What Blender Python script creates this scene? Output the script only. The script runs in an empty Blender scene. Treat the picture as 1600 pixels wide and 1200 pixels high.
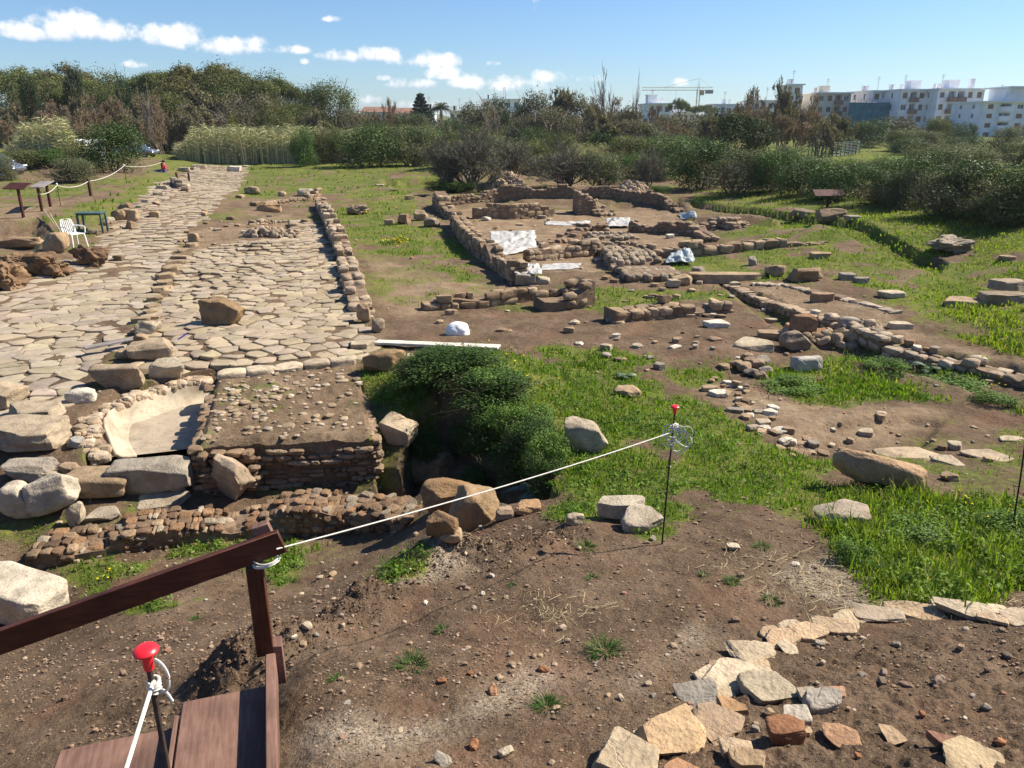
import bpy, bmesh, math, random
import numpy as np
from mathutils import Vector, Matrix
R = math.radians
scene = bpy.context.scene
COL = scene.collection
# ------------------------------------------------------------------ camera
CAMZ, PITCH, FPX = 4.3, R(18.9), 1200.0
cam = bpy.data.cameras.new('camera'); cam.sensor_width = 36; cam.lens = 36*FPX/1600
cam.clip_start = 0.05; cam.clip_end = 9000
camo = bpy.data.objects.new('camera', cam); COL.objects.link(camo)
camo.location = (0, 0, CAMZ); camo.rotation_euler = (math.pi/2-PITCH, 0, 0)
scene.camera = camo
# ------------------------------------------------------------------ light
SUN_AZ, SUN_EL = R(70), R(44)          # azimuth from +Y towards +X
sd = Vector((math.sin(SUN_AZ)*math.cos(SUN_EL), math.cos(SUN_AZ)*math.cos(SUN_EL), math.sin(SUN_EL)))
sl = bpy.data.lights.new('sun', 'SUN'); sl.energy = 5.0; sl.angle = R(0.5); sl.color = (1, .905, .76)
so = bpy.data.objects.new('sun', sl); COL.objects.link(so); so.rotation_euler = sd.to_track_quat('Z', 'Y').to_euler()
scene.view_settings.view_transform = 'Standard'; scene.view_settings.look = 'None'
scene.view_settings.gamma = 1; scene.view_settings.exposure = 0.88
scene.render.filter_size = 1.05; scene.cycles.max_bounces = 6; scene.cycles.transparent_max_bounces = 12
def cam_dir(px, py):
    x = (px-800)/FPX; yc = (600-py)/FPX
    return np.array([x, math.cos(PITCH)+math.sin(PITCH)*yc, -math.sin(PITCH)+math.cos(PITCH)*yc])
world = bpy.data.worlds.new('World'); scene.world = world; world.use_nodes = True
def make_world():
    nt = world.node_tree; N = nt.nodes; L = nt.links; N.clear()
    def m(op, a, b=None, c=None):
        n = N.new('ShaderNodeMath'); n.operation = op
        for i, v in enumerate((a, b, c)):
            if v is None: continue
            if isinstance(v, (int, float)): n.inputs[i].default_value = v
            else: L.new(v, n.inputs[i])
        return n.outputs[0]
    out = N.new('ShaderNodeOutputWorld'); bg = N.new('ShaderNodeBackground'); bg.inputs[1].default_value = 0.052
    sky = N.new('ShaderNodeTexSky'); sky.sky_type = 'NISHITA'; sky.sun_disc = False
    sky.sun_elevation = SUN_EL; sky.sun_rotation = SUN_AZ; sky.air_density = 1.0; sky.dust_density = 0.25; sky.ozone_density = 3.0; sky.altitude = 10
    tc = N.new('ShaderNodeTexCoord'); sep = N.new('ShaderNodeSeparateXYZ'); L.new(tc.outputs['Generated'], sep.inputs[0])
    az = m('ARCTAN2', sep.outputs[0], sep.outputs[1]); el = m('ARCSINE', sep.outputs[2])
    nz = N.new('ShaderNodeTexNoise'); nz.inputs['Scale'].default_value = 42; nz.inputs['Detail'].default_value = 5; nz.inputs['Roughness'].default_value = .6
    L.new(tc.outputs['Generated'], nz.inputs['Vector'])
    nz2 = N.new('ShaderNodeTexNoise'); nz2.inputs['Scale'].default_value = 14; nz2.inputs['Detail'].default_value = 4
    L.new(tc.outputs['Generated'], nz2.inputs['Vector'])
    # cloud puffs: direction on the sky, half width, half height, density
    blobs = [(60,52,55,14,1),(108,44,62,24,1.1),(170,50,46,19,1),
             (280,62,58,20,1),(350,73,60,16,1),(395,72,40,14,1),(440,78,50,10,.9),
             (530,88,38,13,1),(592,88,45,14,1),(670,96,55,14,1),
             (690,117,36,13,1),(650,131,60,11,.9),(730,130,44,14,1),(790,135,90,15,.85),(860,122,44,13,.85),(925,125,36,9,.6),
             (770,100,17,6,.75),(600,123,14,6,.8),(476,97,10,6,.8),(207,102,26,8,.65),(842,14,20,9,.6),(520,30,22,7,.5),
             (580,158,34,11,.7),(692,164,26,12,.7),(640,165,60,9,.5),(1060,132,30,12,.45),(838,2,14,6,.5)]
    tot = None; shade = None
    for (px, py, rx, ry, d) in blobs:
        v = cam_dir(px, py); v = v/np.linalg.norm(v)
        a0 = math.atan2(v[0], v[1]); e0 = math.asin(v[2]); k = 1/FPX*.93
        dx = m('MULTIPLY', m('SUBTRACT', az, a0), 1/(rx*k*1.02)); dy = m('MULTIPLY', m('SUBTRACT', el, e0), 1/(ry*k*1.25))
        # flat bases: below the middle the puff falls off faster
        dy = m('MULTIPLY', dy, m('ADD', m('MULTIPLY', m('LESS_THAN', dy, 0), .55), 1))
        q = m('SUBTRACT', d, m('ADD', m('MULTIPLY', dx, dx), m('MULTIPLY', dy, dy)))
        tot = q if tot is None else m('SMOOTH_MAX', tot, q, .04)
        s = m('ADD', m('MULTIPLY', dy, .5), .5)
        shade = m('MAXIMUM', m('MULTIPLY', m('GREATER_THAN', q, 0), s), shade) if shade is not None else m('MULTIPLY', m('GREATER_THAN', q, 0), s)
    amp = m('ADD', tot, m('MULTIPLY', m('SUBTRACT', nz.outputs[0], .5), 3.0))
    amp = m('ADD', amp, m('MULTIPLY', m('SUBTRACT', nz2.outputs[0], .5), .8))
    mr = N.new('ShaderNodeMapRange'); mr.interpolation_type = 'SMOOTHSTEP'
    mr.inputs[1].default_value = .10; mr.inputs[2].default_value = 1.0; L.new(amp, mr.inputs[0])
    lim = N.new('ShaderNodeMapRange'); lim.interpolation_type = 'SMOOTHSTEP'; lim.inputs[1].default_value = -.5; lim.inputs[2].default_value = .15; L.new(tot, lim.inputs[0])
    fac = m('MULTIPLY', m('MULTIPLY', mr.outputs[0], lim.outputs[0]), .93)
    ramp = N.new('ShaderNodeValToRGB'); L.new(m('ADD', shade, m('MULTIPLY', m('SUBTRACT', nz.outputs[0], .5), .9)), ramp.inputs[0])
    ramp.color_ramp.elements[0].position = .1; ramp.color_ramp.elements[0].color = (8.6, 9.2, 10.4, 1)
    ramp.color_ramp.elements[1].position = .6; ramp.color_ramp.elements[1].color = (12.6, 12.5, 12.3, 1)
    tint = N.new('ShaderNodeMix'); tint.data_type = 'RGBA'; tint.blend_type = 'MULTIPLY'; tint.inputs[0].default_value = 1
    L.new(sky.outputs[0], tint.inputs[6]); tint.inputs[7].default_value = (.96, 1.20, 1.50, 1)
    mx = N.new('ShaderNodeMix'); mx.data_type = 'RGBA'
    L.new(fac, mx.inputs[0]); L.new(tint.outputs[2], mx.inputs[6]); L.new(ramp.outputs[0], mx.inputs[7])
    L.new(mx.outputs[2], bg.inputs[0]); L.new(bg.outputs[0], out.inputs[0])
make_world()
# ------------------------------------------------------------------ noise
def _h(ix, iy, iz, s):
    n = (ix.astype(np.int64)*374761393 + iy.astype(np.int64)*668265263 + iz.astype(np.int64)*2147483647 + s*974634777) & 0xffffffff
    n = ((n ^ (n >> 13))*1274126177) & 0xffffffff
    n = (n ^ (n >> 16))*2246822519 & 0xffffffff
    return ((n ^ (n >> 15)) & 0xffffff)/float(0xffffff)
def vnoise(p, s=0):
    p = np.asarray(p, float); i = np.floor(p); f = p-i; f = f*f*(3-2*f); i = i.astype(np.int64)
    r = 0
    for dx in (0, 1):
        for dy in (0, 1):
            for dz in (0, 1):
                w = (f[:,0] if dx else 1-f[:,0])*(f[:,1] if dy else 1-f[:,1])*(f[:,2] if dz else 1-f[:,2])
                r = r+w*_h(i[:,0]+dx, i[:,1]+dy, i[:,2]+dz, s)
    return r*2-1
def fbm(p, s=0, o=4):
    p = np.asarray(p, float); r = 0; a = .5
    for k in range(o): r = r+a*vnoise(p, s+k); p = p*2.07+3.1; a *= .5
    return r
def n2(x, y, sc, s=0, o=3): return fbm(np.stack([x*sc, y*sc, np.zeros_like(x)+.37], 1), s, o)
def sstep(t): t = np.clip(t, 0, 1); return t*t*(3-2*t)
# ------------------------------------------------------------------ ground height
def F(px, py, z):
    d = cam_dir(px, py); t = (z-CAMZ)/d[2]; return np.array([d[0]*t, d[1]*t, z])
CTRL = [ # photograph pixel, height there
 (0,500,0),(200,400,0),(330,290,0),(350,266,.05),(100,560,0),(20,640,-.05),(400,500,.18),(440,400,.2),(530,545,.2),(300,545,.15),(430,350,.1),
 (480,300,.2),(420,265,.25),(560,250,.35),(650,262,.3),(600,350,.15),(600,420,.08),(620,500,.05),(760,520,.05),(900,500,.05),(700,400,.1),
 (850,420,.08),(1000,430,.12),(900,360,.0),(1000,340,.0),(1100,310,.3),(1200,400,.3),(1350,430,.35),(1500,400,.45),(1500,480,.4),(1200,480,.2),(1330,500,.35),
 (1500,540,.35),(1590,560,.35),(1590,640,.1),(1100,520,.08),(1250,560,.05),(1400,600,.05),(1000,560,.12),(1200,620,.08),(1350,640,.12),(1500,680,.12),(1590,720,.2),
 (900,560,.15),(900,620,.25),(1000,660,.3),(1120,680,.28),(1250,720,.3),(1400,760,.45),(1590,800,.6),(1300,810,.65),(1150,790,.7),(1034,850,.95),(930,750,.45),
 (700,560,.25),(760,590,.38),(830,640,.36),(640,600,.15),(590,620,.1),(600,560,.06),
 (850,800,.55),(860,840,.8),(1200,850,.95),(1450,870,.9),(1590,900,1.05),(1300,950,1.25),(1500,950,1.25),(1590,1000,1.4),(1450,1050,1.55),(1200,1050,1.5),(1590,1190,1.8),(1300,1190,1.78),(1000,1100,1.6),(1000,1190,1.75),
 (800,900,1.05),(800,1000,1.35),(800,1190,1.75),(600,1000,1.2),(600,1190,1.75),(480,1050,1.42),(480,1190,1.72),(700,900,.95),(560,960,.95),(650,870,.5),(740,850,.45),
 (640,860,-.1),(560,880,-.35),(500,930,-.05),(450,980,.5),(420,1060,1.15),(380,960,.0),(300,900,-.5),(200,930,-.4),(100,900,-.62),(60,985,-.55),(0,1060,0),(150,1050,.35),(260,1000,.2),(0,1190,.7),(150,1160,.85),(300,1060,.85),(350,1190,1.2),
 (560,785,-.6),(400,790,-.62),(240,800,-.5),(240,860,-.62),(400,860,-.65),(560,845,-.55),(100,860,-.65),(30,860,-.65),(150,790,-.4),(20,760,-.35),(60,700,-.1),(280,600,.05),(450,640,.0),
 (90,330,.85),(30,330,.85),(170,300,.95),(240,280,.9),(260,262,.8),(120,290,.95),(20,290,.95),(230,250,.8),(60,270,.9),
 (1300,310,.85),(1450,350,.9),(1590,380,.9),(1150,297,.6),(900,280,.45),(760,285,.45),(600,238,.3),(300,240,.5)]
_cw = [F(*c) for c in CTRL]
CX = np.array([c[0] for c in _cw]+[-60,-20,20,60,-140,0,140,-250,0,250,-6,-2,2,6,-9,9,-7,7], float)
CY = np.array([c[1] for c in _cw]+[90,90,90,90,200,200,200,420,420,420,.6,.8,.8,.6,3,3,5,5], float)
CZ = np.array([c[2] for c in _cw]+[.5,.3,.5,.9,.5,.5,1.2,.6,.6,1.2,2.2,2.45,2.45,2.3,1.3,1.8,.2,1.2], float)
def _uv(x, y):
    d = np.hypot(x, y); a = np.clip(np.arctan2(x, y), -1.25, 1.25)
    return a*2.2, np.log(np.clip(d, 1.0, 500))
def _tps(r2): return r2*np.log(r2+1e-9)*.5
_cu, _cv = _uv(CX, CY)
def _fit():
    n = len(_cu); A = np.zeros((n+3, n+3))
    A[:n,:n] = _tps((_cu[:,None]-_cu)**2+(_cv[:,None]-_cv)**2)+np.eye(n)*.004
    P = np.stack([np.ones(n), _cu, _cv], 1); A[:n,n:] = P; A[n:,:n] = P.T
    return np.linalg.solve(A, np.concatenate([CZ, np.zeros(3)]))
_W = _fit()
def base_h(x, y):
    u, v = _uv(x, y); out = np.empty_like(u)
    for i in range(0, len(u), 40000):
        a, b = u[i:i+40000], v[i:i+40000]
        out[i:i+40000] = _tps((a[:,None]-_cu)**2+(b[:,None]-_cv)**2) @ _W[:-3]+_W[-3]+_W[-2]*a+_W[-1]*b
    d = np.hypot(x, y); k = sstep((d-.9)/1.4); out = out*k+2.5*(1-k)
    k = sstep((d-450)/200); out = out*(1-k)+.6*k
    back = sstep((-y+1)/4); return out*(1-back)+2.2*back
def sdf(poly, x, y):
    "signed distance to a world polygon, positive inside"
    d = np.full(x.shape, 1e9); ins = np.zeros(x.shape, bool); n = len(poly)
    for i in range(n):
        ax, ay = poly[i]; bx, by = poly[(i+1) % n]
        ex, ey = bx-ax, by-ay; t = np.clip(((x-ax)*ex+(y-ay)*ey)/(ex*ex+ey*ey+1e-12), 0, 1)
        d = np.minimum(d, np.hypot(x-ax-ex*t, y-ay-ey*t))
        c = ((ay > y) != (by > y)); xi = ax+(y-ay)*ex/(ey if abs(ey) > 1e-12 else 1e-12)
        ins ^= c & (x < xi)
    return np.where(ins, d, -d)
def sdf_clip(poly, x, y, m):
    lo = poly.min(0)-m; hi = poly.max(0)+m
    k = (x > lo[0]) & (x < hi[0]) & (y > lo[1]) & (y < hi[1]); out = np.full(x.shape, -1e3)
    if k.any(): out[k] = sdf(poly, x[k], y[k])
    return out
def pxpoly(pts, z=0.): return np.array([F(p[0], p[1], p[2] if len(p) > 2 else z)[:2] for p in pts])
# explicit cuts and steps: (outline in photo pixels with height, change in height, softness of the edge)
CUTS = [
 (pxpoly([(628,690,.2),(640,640,.2),(690,628,.2),(760,640,.35),(815,690,.4),(850,740,.45),(858,775,.45),(800,790,.3),(735,770,.1),(660,740,0),(600,760,-.1),(590,700,0)]), -.85, .09),   # deep hole
 (pxpoly([(-40,345,.85),(60,340,.85),(72,356,.7),(60,378,.4),(30,400,.2),(-40,410,.2)]), -.35, .35),                          # pit in the bank
 (pxpoly([(690,312),(1060,318),(1080,345),(1290,378),(1170,400),(1040,395),(1000,430),(840,428),(790,402),(705,348)]), -.22, .2), # dug rooms
 (pxpoly([(640,300,.4),(700,285,.4),(840,300,.4),(1010,300,.4),(1060,325),(690,322)]), -.18, .3),
 (pxpoly([(1080,303,.6),(1170,316,.7),(1310,343,.75),(1400,366,.8),(1482,387,.8),(1470,402,.8),(1395,382,.75),(1305,358,.7),(1165,327,.65),(1085,312,.55)]), -.30, .10), # scarp below the meadow terrace
 (pxpoly([(1120,448),(1200,480),(1300,530),(1390,560),(1600,600),(1700,620),(1700,660),(1600,640),(1420,590),(1300,560),(1180,500)]), -.22, .18),
 (pxpoly([(1210,690,.3),(1290,660,.2),(1420,648,.15),(1475,655,.15),(1440,690,.2),(1380,705,.2),(1250,725,.3)]), -.10, .08),
 (pxpoly([(600,282,.3),(690,280,.35),(690,296,.35),(640,304,.35)]), -.45, .3),
]
MOUNDS = [ # pixel, base height, radius (m), rise
 (640,905,.8,.55,.16),(720,870,.8,.45,.16),(800,880,.95,.5,.12),(560,945,.95,.4,.14),(480,1000,1.05,.4,.10),(375,1035,1.0,.33,.30),(900,830,.8,.6,.10),
 (720,590,.3,1.2,.30),(770,620,.36,.9,.15),(680,270,.4,4.,.5),(790,280,.45,3.,.45),(980,300,.3,3.,.35),(1130,560,.05,.9,.16),(1150,350,.2,2.,.25),
 (430,385,.15,1.7,.16),(400,372,.1,1.6,.14),(1290,370,.3,3.,.25),(1190,605,.1,.8,.10)]
RIDGE = np.array([F(*q)[:2] for q in ((360,1050,1.1),(470,1010,1.0),(560,950,.95),(640,910,.85),(720,875,.85),(800,872,.95),(880,850,.8))])
RING = np.array([F(*q)[:2] for q in ((960,1210,1.78),(1090,1120,1.65),(1200,1030,1.5),(1340,985,1.4),(1500,975,1.4),(1700,990,1.45),(1900,1250,1.85),(1200,1300,1.9))])
_mw = [(F(a, b, z), r, h) for a, b, z, r, h in MOUNDS]
CUTS.append((pxpoly([(140,730,-.1),(132,652,0),(190,612,.0),(262,592,.05),(350,578,.05),(350,700,0)]), -.6, .07))     # basin
CUTS.append((pxpoly([(340,702,-.0),(565,696,0),(552,590,.1),(345,600,.1)]), -.35, .15))     # under the masonry platform
ROADS = []   # filled below: (world polygon, z offset)
def G(x, y):
    x = np.atleast_1d(np.asarray(x, float)); y = np.atleast_1d(np.asarray(y, float))
    z = base_h(x, y); d = np.hypot(x, y)
    for p, dz, w in CUTS:
        wob = n2(x, y, 2.2, 9, 2)*w*1.3
        z = z+dz*sstep((sdf_clip(p, x, y, w*3)+wob)/w*.5+.5)
    for (c, r, h) in _mw: z = z+h*np.exp(-((x-c[0])**2+(y-c[1])**2)/(r*r)*1.6)
    for p in ROADS: z = z-.014*sstep(sdf_clip(p, x, y, 1)/.12+.4)
    near = sstep((d-1.5)/1.5)
    far = 1+np.clip(d-30, 0, 200)*.03
    z = z+n2(x, y, .55, 1)*.10*near*far+n2(x, y, 3.1, 2)*.035*near
    k = d < 22
    if k.any():
        rough = n2(x[k], y[k], .7, 31, 2)*.5+.6
        z[k] = z[k]+n2(x[k], y[k], 14., 5, 3)*.024*rough
    k = d < 9
    if k.any():
        xk, yk = x[k], y[k]; dm = np.full(xk.shape, 9.)
        for a, b in zip(RIDGE[:-1], RIDGE[1:]):
            e = b-a; t = np.clip(((xk-a[0])*e[0]+(yk-a[1])*e[1])/(e @ e), 0, 1); dm = np.minimum(dm, np.hypot(xk-a[0]-e[0]*t, yk-a[1]-e[1]*t))
        rg = np.exp(-(dm/.30)**2); ins = sstep(sdf(RING, xk, yk)/.15+.3)
        z[k] = z[k]+rg*(.05+n2(xk, yk, 7., 51, 3)*.10+n2(xk, yk, 26., 52, 2)*.03)+ins*(n2(xk, yk, 20., 53, 3)*.035+n2(xk, yk, 5., 54, 2)*.03)
    return z
def gp(px, py, dz=0.):
    "where the ray of a photo pixel meets the ground"
    d = cam_dir(px, py); D = np.exp(np.linspace(math.log(1.3), math.log(600), 500)); t = D/math.hypot(d[0], d[1])
    h = G(d[0]*t, d[1]*t); rz = CAMZ+d[2]*t; k = np.nonzero(rz < h)[0]
    if len(k) == 0 or k[0] == 0: return Vector(tuple(F(px, max(py, 235), .4)))
    i = k[0]; a, b = rz[i-1]-h[i-1], rz[i]-h[i]; q = a/(a-b); tt = t[i-1]+(t[i]-t[i-1])*q
    return Vector((d[0]*tt, d[1]*tt, CAMZ+d[2]*tt+dz))
def at(px, py, D): # point on a pixel's ray at distance D along the ground
    d = cam_dir(px, py); t = D/d[1]; return Vector((d[0]*t, D, CAMZ+d[2]*t))
def mpp(p): # metres per photo pixel at a world point
    return (p.y*math.cos(PITCH)-(p.z-CAMZ)*math.sin(PITCH))/FPX
def gz(x, y): return float(G(x, y)[0])
# ------------------------------------------------------------------ mesh building
class MB:
    def __init__(s): s.v = []; s.f = {}; s.c = []; s.n = 0
    def add(s, v, f, col=(.5,.5,.5)):
        v = np.asarray(v, float).reshape(-1, 3); n = len(v); s.v.append(v)
        col = np.asarray(col, float); s.c.append(np.tile(col, (n, 1)) if col.ndim == 1 else col)
        if isinstance(f, np.ndarray): f = [f]
        for a in f:
            a = np.asarray(a)
            if a.ndim == 1: a = a[None]
            s.f.setdefault(a.shape[1], []).append(a+s.n)
        s.n += n
    def build(s, name, mat, parent=None, smooth=True, link=True, sharp=38):
        me = bpy.data.meshes.new(name); V = np.concatenate(s.v)
        me.vertices.add(len(V)); me.vertices.foreach_set('co', V.astype(np.float32).ravel())
        loops = []; tot = []
        for k, L in s.f.items():
            a = np.concatenate(L); loops.append(a.ravel()); tot.append(np.full(len(a), k))
        loops = np.concatenate(loops).astype(np.int32); tot = np.concatenate(tot).astype(np.int32)
        me.loops.add(len(loops)); me.loops.foreach_set('vertex_index', loops)
        st = np.concatenate([[0], np.cumsum(tot)[:-1]]).astype(np.int32)
        me.polygons.add(len(tot)); me.polygons.foreach_set('loop_start', st); me.polygons.foreach_set('loop_total', tot)
        me.polygons.foreach_set('use_smooth', np.full(len(tot), bool(smooth)))
        at_ = me.attributes.new('col', 'FLOAT_COLOR', 'POINT'); C = np.concatenate(s.c)
        at_.data.foreach_set('color', np.concatenate([C, np.ones((len(C), 1))], 1).astype(np.float32).ravel())
        me.update(); me.validate()
        if smooth and sharp: me.set_sharp_from_angle(angle=R(sharp))
        if mat is not None: me.materials.append(mat)
        o = bpy.data.objects.new(name, me)
        if link: COL.objects.link(o)
        if parent is not None: o.parent = parent
        return o
    def box(s, c, dims, rot=None, col=(.5,.5,.5)):
        v = np.array([[x,y,z] for x in (-.5,.5) for y in (-.5,.5) for z in (-.5,.5)])*np.array(dims)
        if rot is not None: v = v @ np.array(rot).T
        s.add(v+np.array(c), np.array([[0,1,3,2],[4,6,7,5],[0,4,5,1],[2,3,7,6],[0,2,6,4],[1,5,7,3]]), col)
    def bbox(s, c, dims, b=.01, rot=None, col=(.5,.5,.5)):
        "box with chamfered edges"
        v, f = CHB(b/np.array(dims)*1.)
        v = v*np.array(dims)
        if rot is not None: v = v @ np.array(rot).T
        s.add(v+np.array(c), f, col)
    def tube(s, P, r, n=8, col=(.5,.5,.5), caps=True):
        P = np.asarray(P, float); m = len(P); r = np.full(m, r) if np.isscalar(r) else np.asarray(r)
        T = np.gradient(P, axis=0); T /= np.linalg.norm(T, axis=1)[:,None]+1e-12
        up = np.array([0,0,1.]) if abs(T[0][2]) < .9 else np.array([1.,0,0]); V = []
        a = np.arange(n)*2*math.pi/n
        for i in range(m):
            u = np.cross(T[i], up); u /= np.linalg.norm(u)+1e-12; w = np.cross(u, T[i])
            V.append(P[i]+r[i]*(np.cos(a)[:,None]*u+np.sin(a)[:,None]*w)); 
        i, j = np.meshgrid(np.arange(m-1), np.arange(n), indexing='ij'); i = i.ravel(); j = j.ravel(); k = (j+1) % n
        fs = [np.stack([i*n+j, i*n+k, (i+1)*n+k, (i+1)*n+j], 1)]
        if caps and n > 2: fs.append(np.arange(n)[::-1]); fs.append(np.arange(n)+(m-1)*n)
        s.add(np.concatenate(V), fs, col)
    def lathe(s, prof, n=24, M=None, col=(.5,.5,.5)):
        a = np.arange(n)*2*math.pi/n; V = np.concatenate([np.stack([r*np.cos(a), r*np.sin(a), np.full(n, z)], 1) for r, z in prof]); m = len(prof)
        i, j = np.meshgrid(np.arange(m-1), np.arange(n), indexing='ij'); i = i.ravel(); j = j.ravel(); k = (j+1) % n
        if M is not None: V = V @ np.array(M)[:3,:3].T+np.array(M)[:3,3]
        s.add(V, [np.stack([i*n+j, i*n+k, (i+1)*n+k, (i+1)*n+j], 1), np.arange(n)[::-1], np.arange(n)+(m-1)*n], col)
def CHB(b):
    b = np.clip(np.broadcast_to(b, 3), 0, .45); V = []; idx = {}
    for sx in (-1,1):
        for sy in (-1,1):
            for sz in (-1,1):
                for ax in range(3):
                    p = np.array([sx,sy,sz])*.5; q = np.array([sx,sy,sz])*(.5-b); q[ax] = p[ax]
                    idx[(sx,sy,sz,ax)] = len(V); V.append(q)
    f4 = []; f3 = []
    def quad(a): f4.append(a)
    for ax in range(3):
        o1, o2 = [k for k in range(3) if k != ax]
        for sg in (-1,1):
            c = []
            for (s1, s2) in ((-1,-1),(1,-1),(1,1),(-1,1)):
                k = [0,0,0]; k[ax] = sg; k[o1] = s1; k[o2] = s2; c.append(idx[(*k, ax)])
            if (sg > 0) == (ax == 1): c = c[::-1]
            quad(c)
        for s1 in (-1,1):
            for s2 in (-1,1):
                k0 = [0,0,0]; k1 = [0,0,0]; k0[ax] = -1; k1[ax] = 1
                for k in (k0, k1): k[o1] = s1; k[o2] = s2
                c = [idx[(*k0,o1)], idx[(*k0,o2)], idx[(*k1,o2)], idx[(*k1,o1)]]
                p = [V[i] for i in c]; nn = np.cross(p[1]-p[0], p[2]-p[0])
                if np.dot(nn, np.mean(p, 0)) < 0: c = c[::-1]
                quad(c)
    for sx in (-1,1):
        for sy in (-1,1):
            for sz in (-1,1):
                c = [idx[(sx,sy,sz,a)] for a in range(3)]
                if sx*sy*sz < 0: c = c[::-1]
                f3.append(c)
    return np.array(V), [np.array(f4), np.array(f3)]
_sph = {}
def cubesphere(n):
    if n in _sph: return _sph[n]
    V = {}; vl = []; fl = []
    def vid(p):
        k = tuple(int(round(q*1000)) for q in p)
        if k not in V: V[k] = len(vl); vl.append(p)
        return V[k]
    t = np.linspace(-1, 1, n+1)
    for ax in range(3):
        for sg in (-1, 1):
            for i in range(n):
                for j in range(n):
                    q = []
                    for (a, b) in ((i,j),(i+1,j),(i+1,j+1),(i,j+1)):
                        p = [0,0,0]; p[ax] = sg; p[(ax+1)%3] = t[a]; p[(ax+2)%3] = t[b]; q.append(vid(p))
                    fl.append(q if sg > 0 else q[::-1])
    _sph[n] = (np.array(vl, float), np.array(fl)); return _sph[n]
def rock_verts(seed, n=8, k=4., rough=.08, facets=7, fcut=(.72,.95)):
    v, f = cubesphere(n); rs = np.random.RandomState(seed); v = v*(1-.15*(1-np.abs(v))*0)
    p = v/((np.abs(v)**k).sum(1)**(1/k))[:,None]
    for _ in range(facets):
        d = rs.normal(size=3); d /= np.linalg.norm(d); h = rs.uniform(*fcut)*max(1., (np.abs(d)**(k/(k-1))).sum()**((k-1)/k))
        e = p @ d; p = p-np.clip(e-h, 0, None)[:,None]*d
    if rough: 
        nv = p/(np.linalg.norm(p, axis=1)[:,None]+1e-9); o = rs.uniform(0, 90, 3)
        p = p+nv*(fbm(p*1.6+o, seed, 4)[:,None]*rough*1.6)
    return p, f
def rotz(a): c, s = math.cos(a), math.sin(a); return np.array([[c,-s,0],[s,c,0],[0,0,1]])
def eul(x, y, z): return np.array(Matrix.Rotation(z, 3, 'Z') @ Matrix.Rotation(y, 3, 'Y') @ Matrix.Rotation(x, 3, 'X'))
# ------------------------------------------------------------------ things
def tag(o, label=None, cat=None, group=None, kind=None):
    if label and not kind: kind = 'thing'
    for k, v in (('label', label), ('category', cat), ('group', group), ('kind', kind)):
        if v: o[k] = v
    return o
def thing(name, loc, label, cat, group=None, rz=0.):
    o = bpy.data.objects.new(name, None); COL.objects.link(o); o.location = loc; o.rotation_euler = (0, 0, rz); o.empty_display_size = .1
    return tag(o, label, cat, group)
def copy_tree(o, parent=None):
    c = o.copy(); COL.objects.link(c)
    if parent is not None: c.parent = parent
    for ch in list(o.children): copy_tree(ch, c)
    return c
# ------------------------------------------------------------------ materials
def newmat(name, rough=.85, spec=.25):
    m = bpy.data.materials.new(name); m.use_nodes = True; b = m.node_tree.nodes['Principled BSDF']
    b.inputs['Roughness'].default_value = rough; b.inputs['Specular IOR Level'].default_value = spec
    return m, m.node_tree, b
def nd(nt, t, **kw):
    n = nt.nodes.new(t)
    for k, v in kw.items():
        if k in n.inputs: n.inputs[k].default_value = v
        else: setattr(n, k, v)
    return n
def mixc(nt, fac, a, b, mode='MIX'):
    n = nt.nodes.new('ShaderNodeMix'); n.data_type = 'RGBA'; n.blend_type = mode
    for s, v in ((0, fac), (6, a), (7, b)):
        if isinstance(v, (int, float)): n.inputs[s].default_value = v
        elif isinstance(v, tuple): n.inputs[s].default_value = (*v, 1)
        else: nt.links.new(v, n.inputs[s])
    return n.outputs[2]
def noise(nt, co, scale, detail=4, rough=.6):
    n = nd(nt, 'ShaderNodeTexNoise', Scale=scale, Detail=detail, Roughness=rough); nt.links.new(co, n.inputs['Vector']); return n.outputs[0]
def ramp(nt, fac, stops):
    n = nt.nodes.new('ShaderNodeValToRGB'); nt.links.new(fac, n.inputs[0]); e = n.color_ramp.elements
    while len(e) < len(stops): e.new(.5)
    for i, (p, c) in enumerate(stops): e[i].position = p; e[i].color = (*c, 1) if len(c) == 3 else c
    return n.outputs[0]
def bump(nt, b, h, strength=.5, dist=.02):
    n = nd(nt, 'ShaderNodeBump', Strength=strength, Distance=dist); nt.links.new(h, n.inputs['Height']); nt.links.new(n.outputs[0], b.inputs['Normal'])
def geo(nt): return nt.nodes.new('ShaderNodeNewGeometry').outputs['Position']
def objco(nt): return nt.nodes.new('ShaderNodeTexCoord').outputs['Object']
def attr(nt, name='col'): n = nt.nodes.new('ShaderNodeAttribute'); n.attribute_name = name; return n.outputs['Color']
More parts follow.
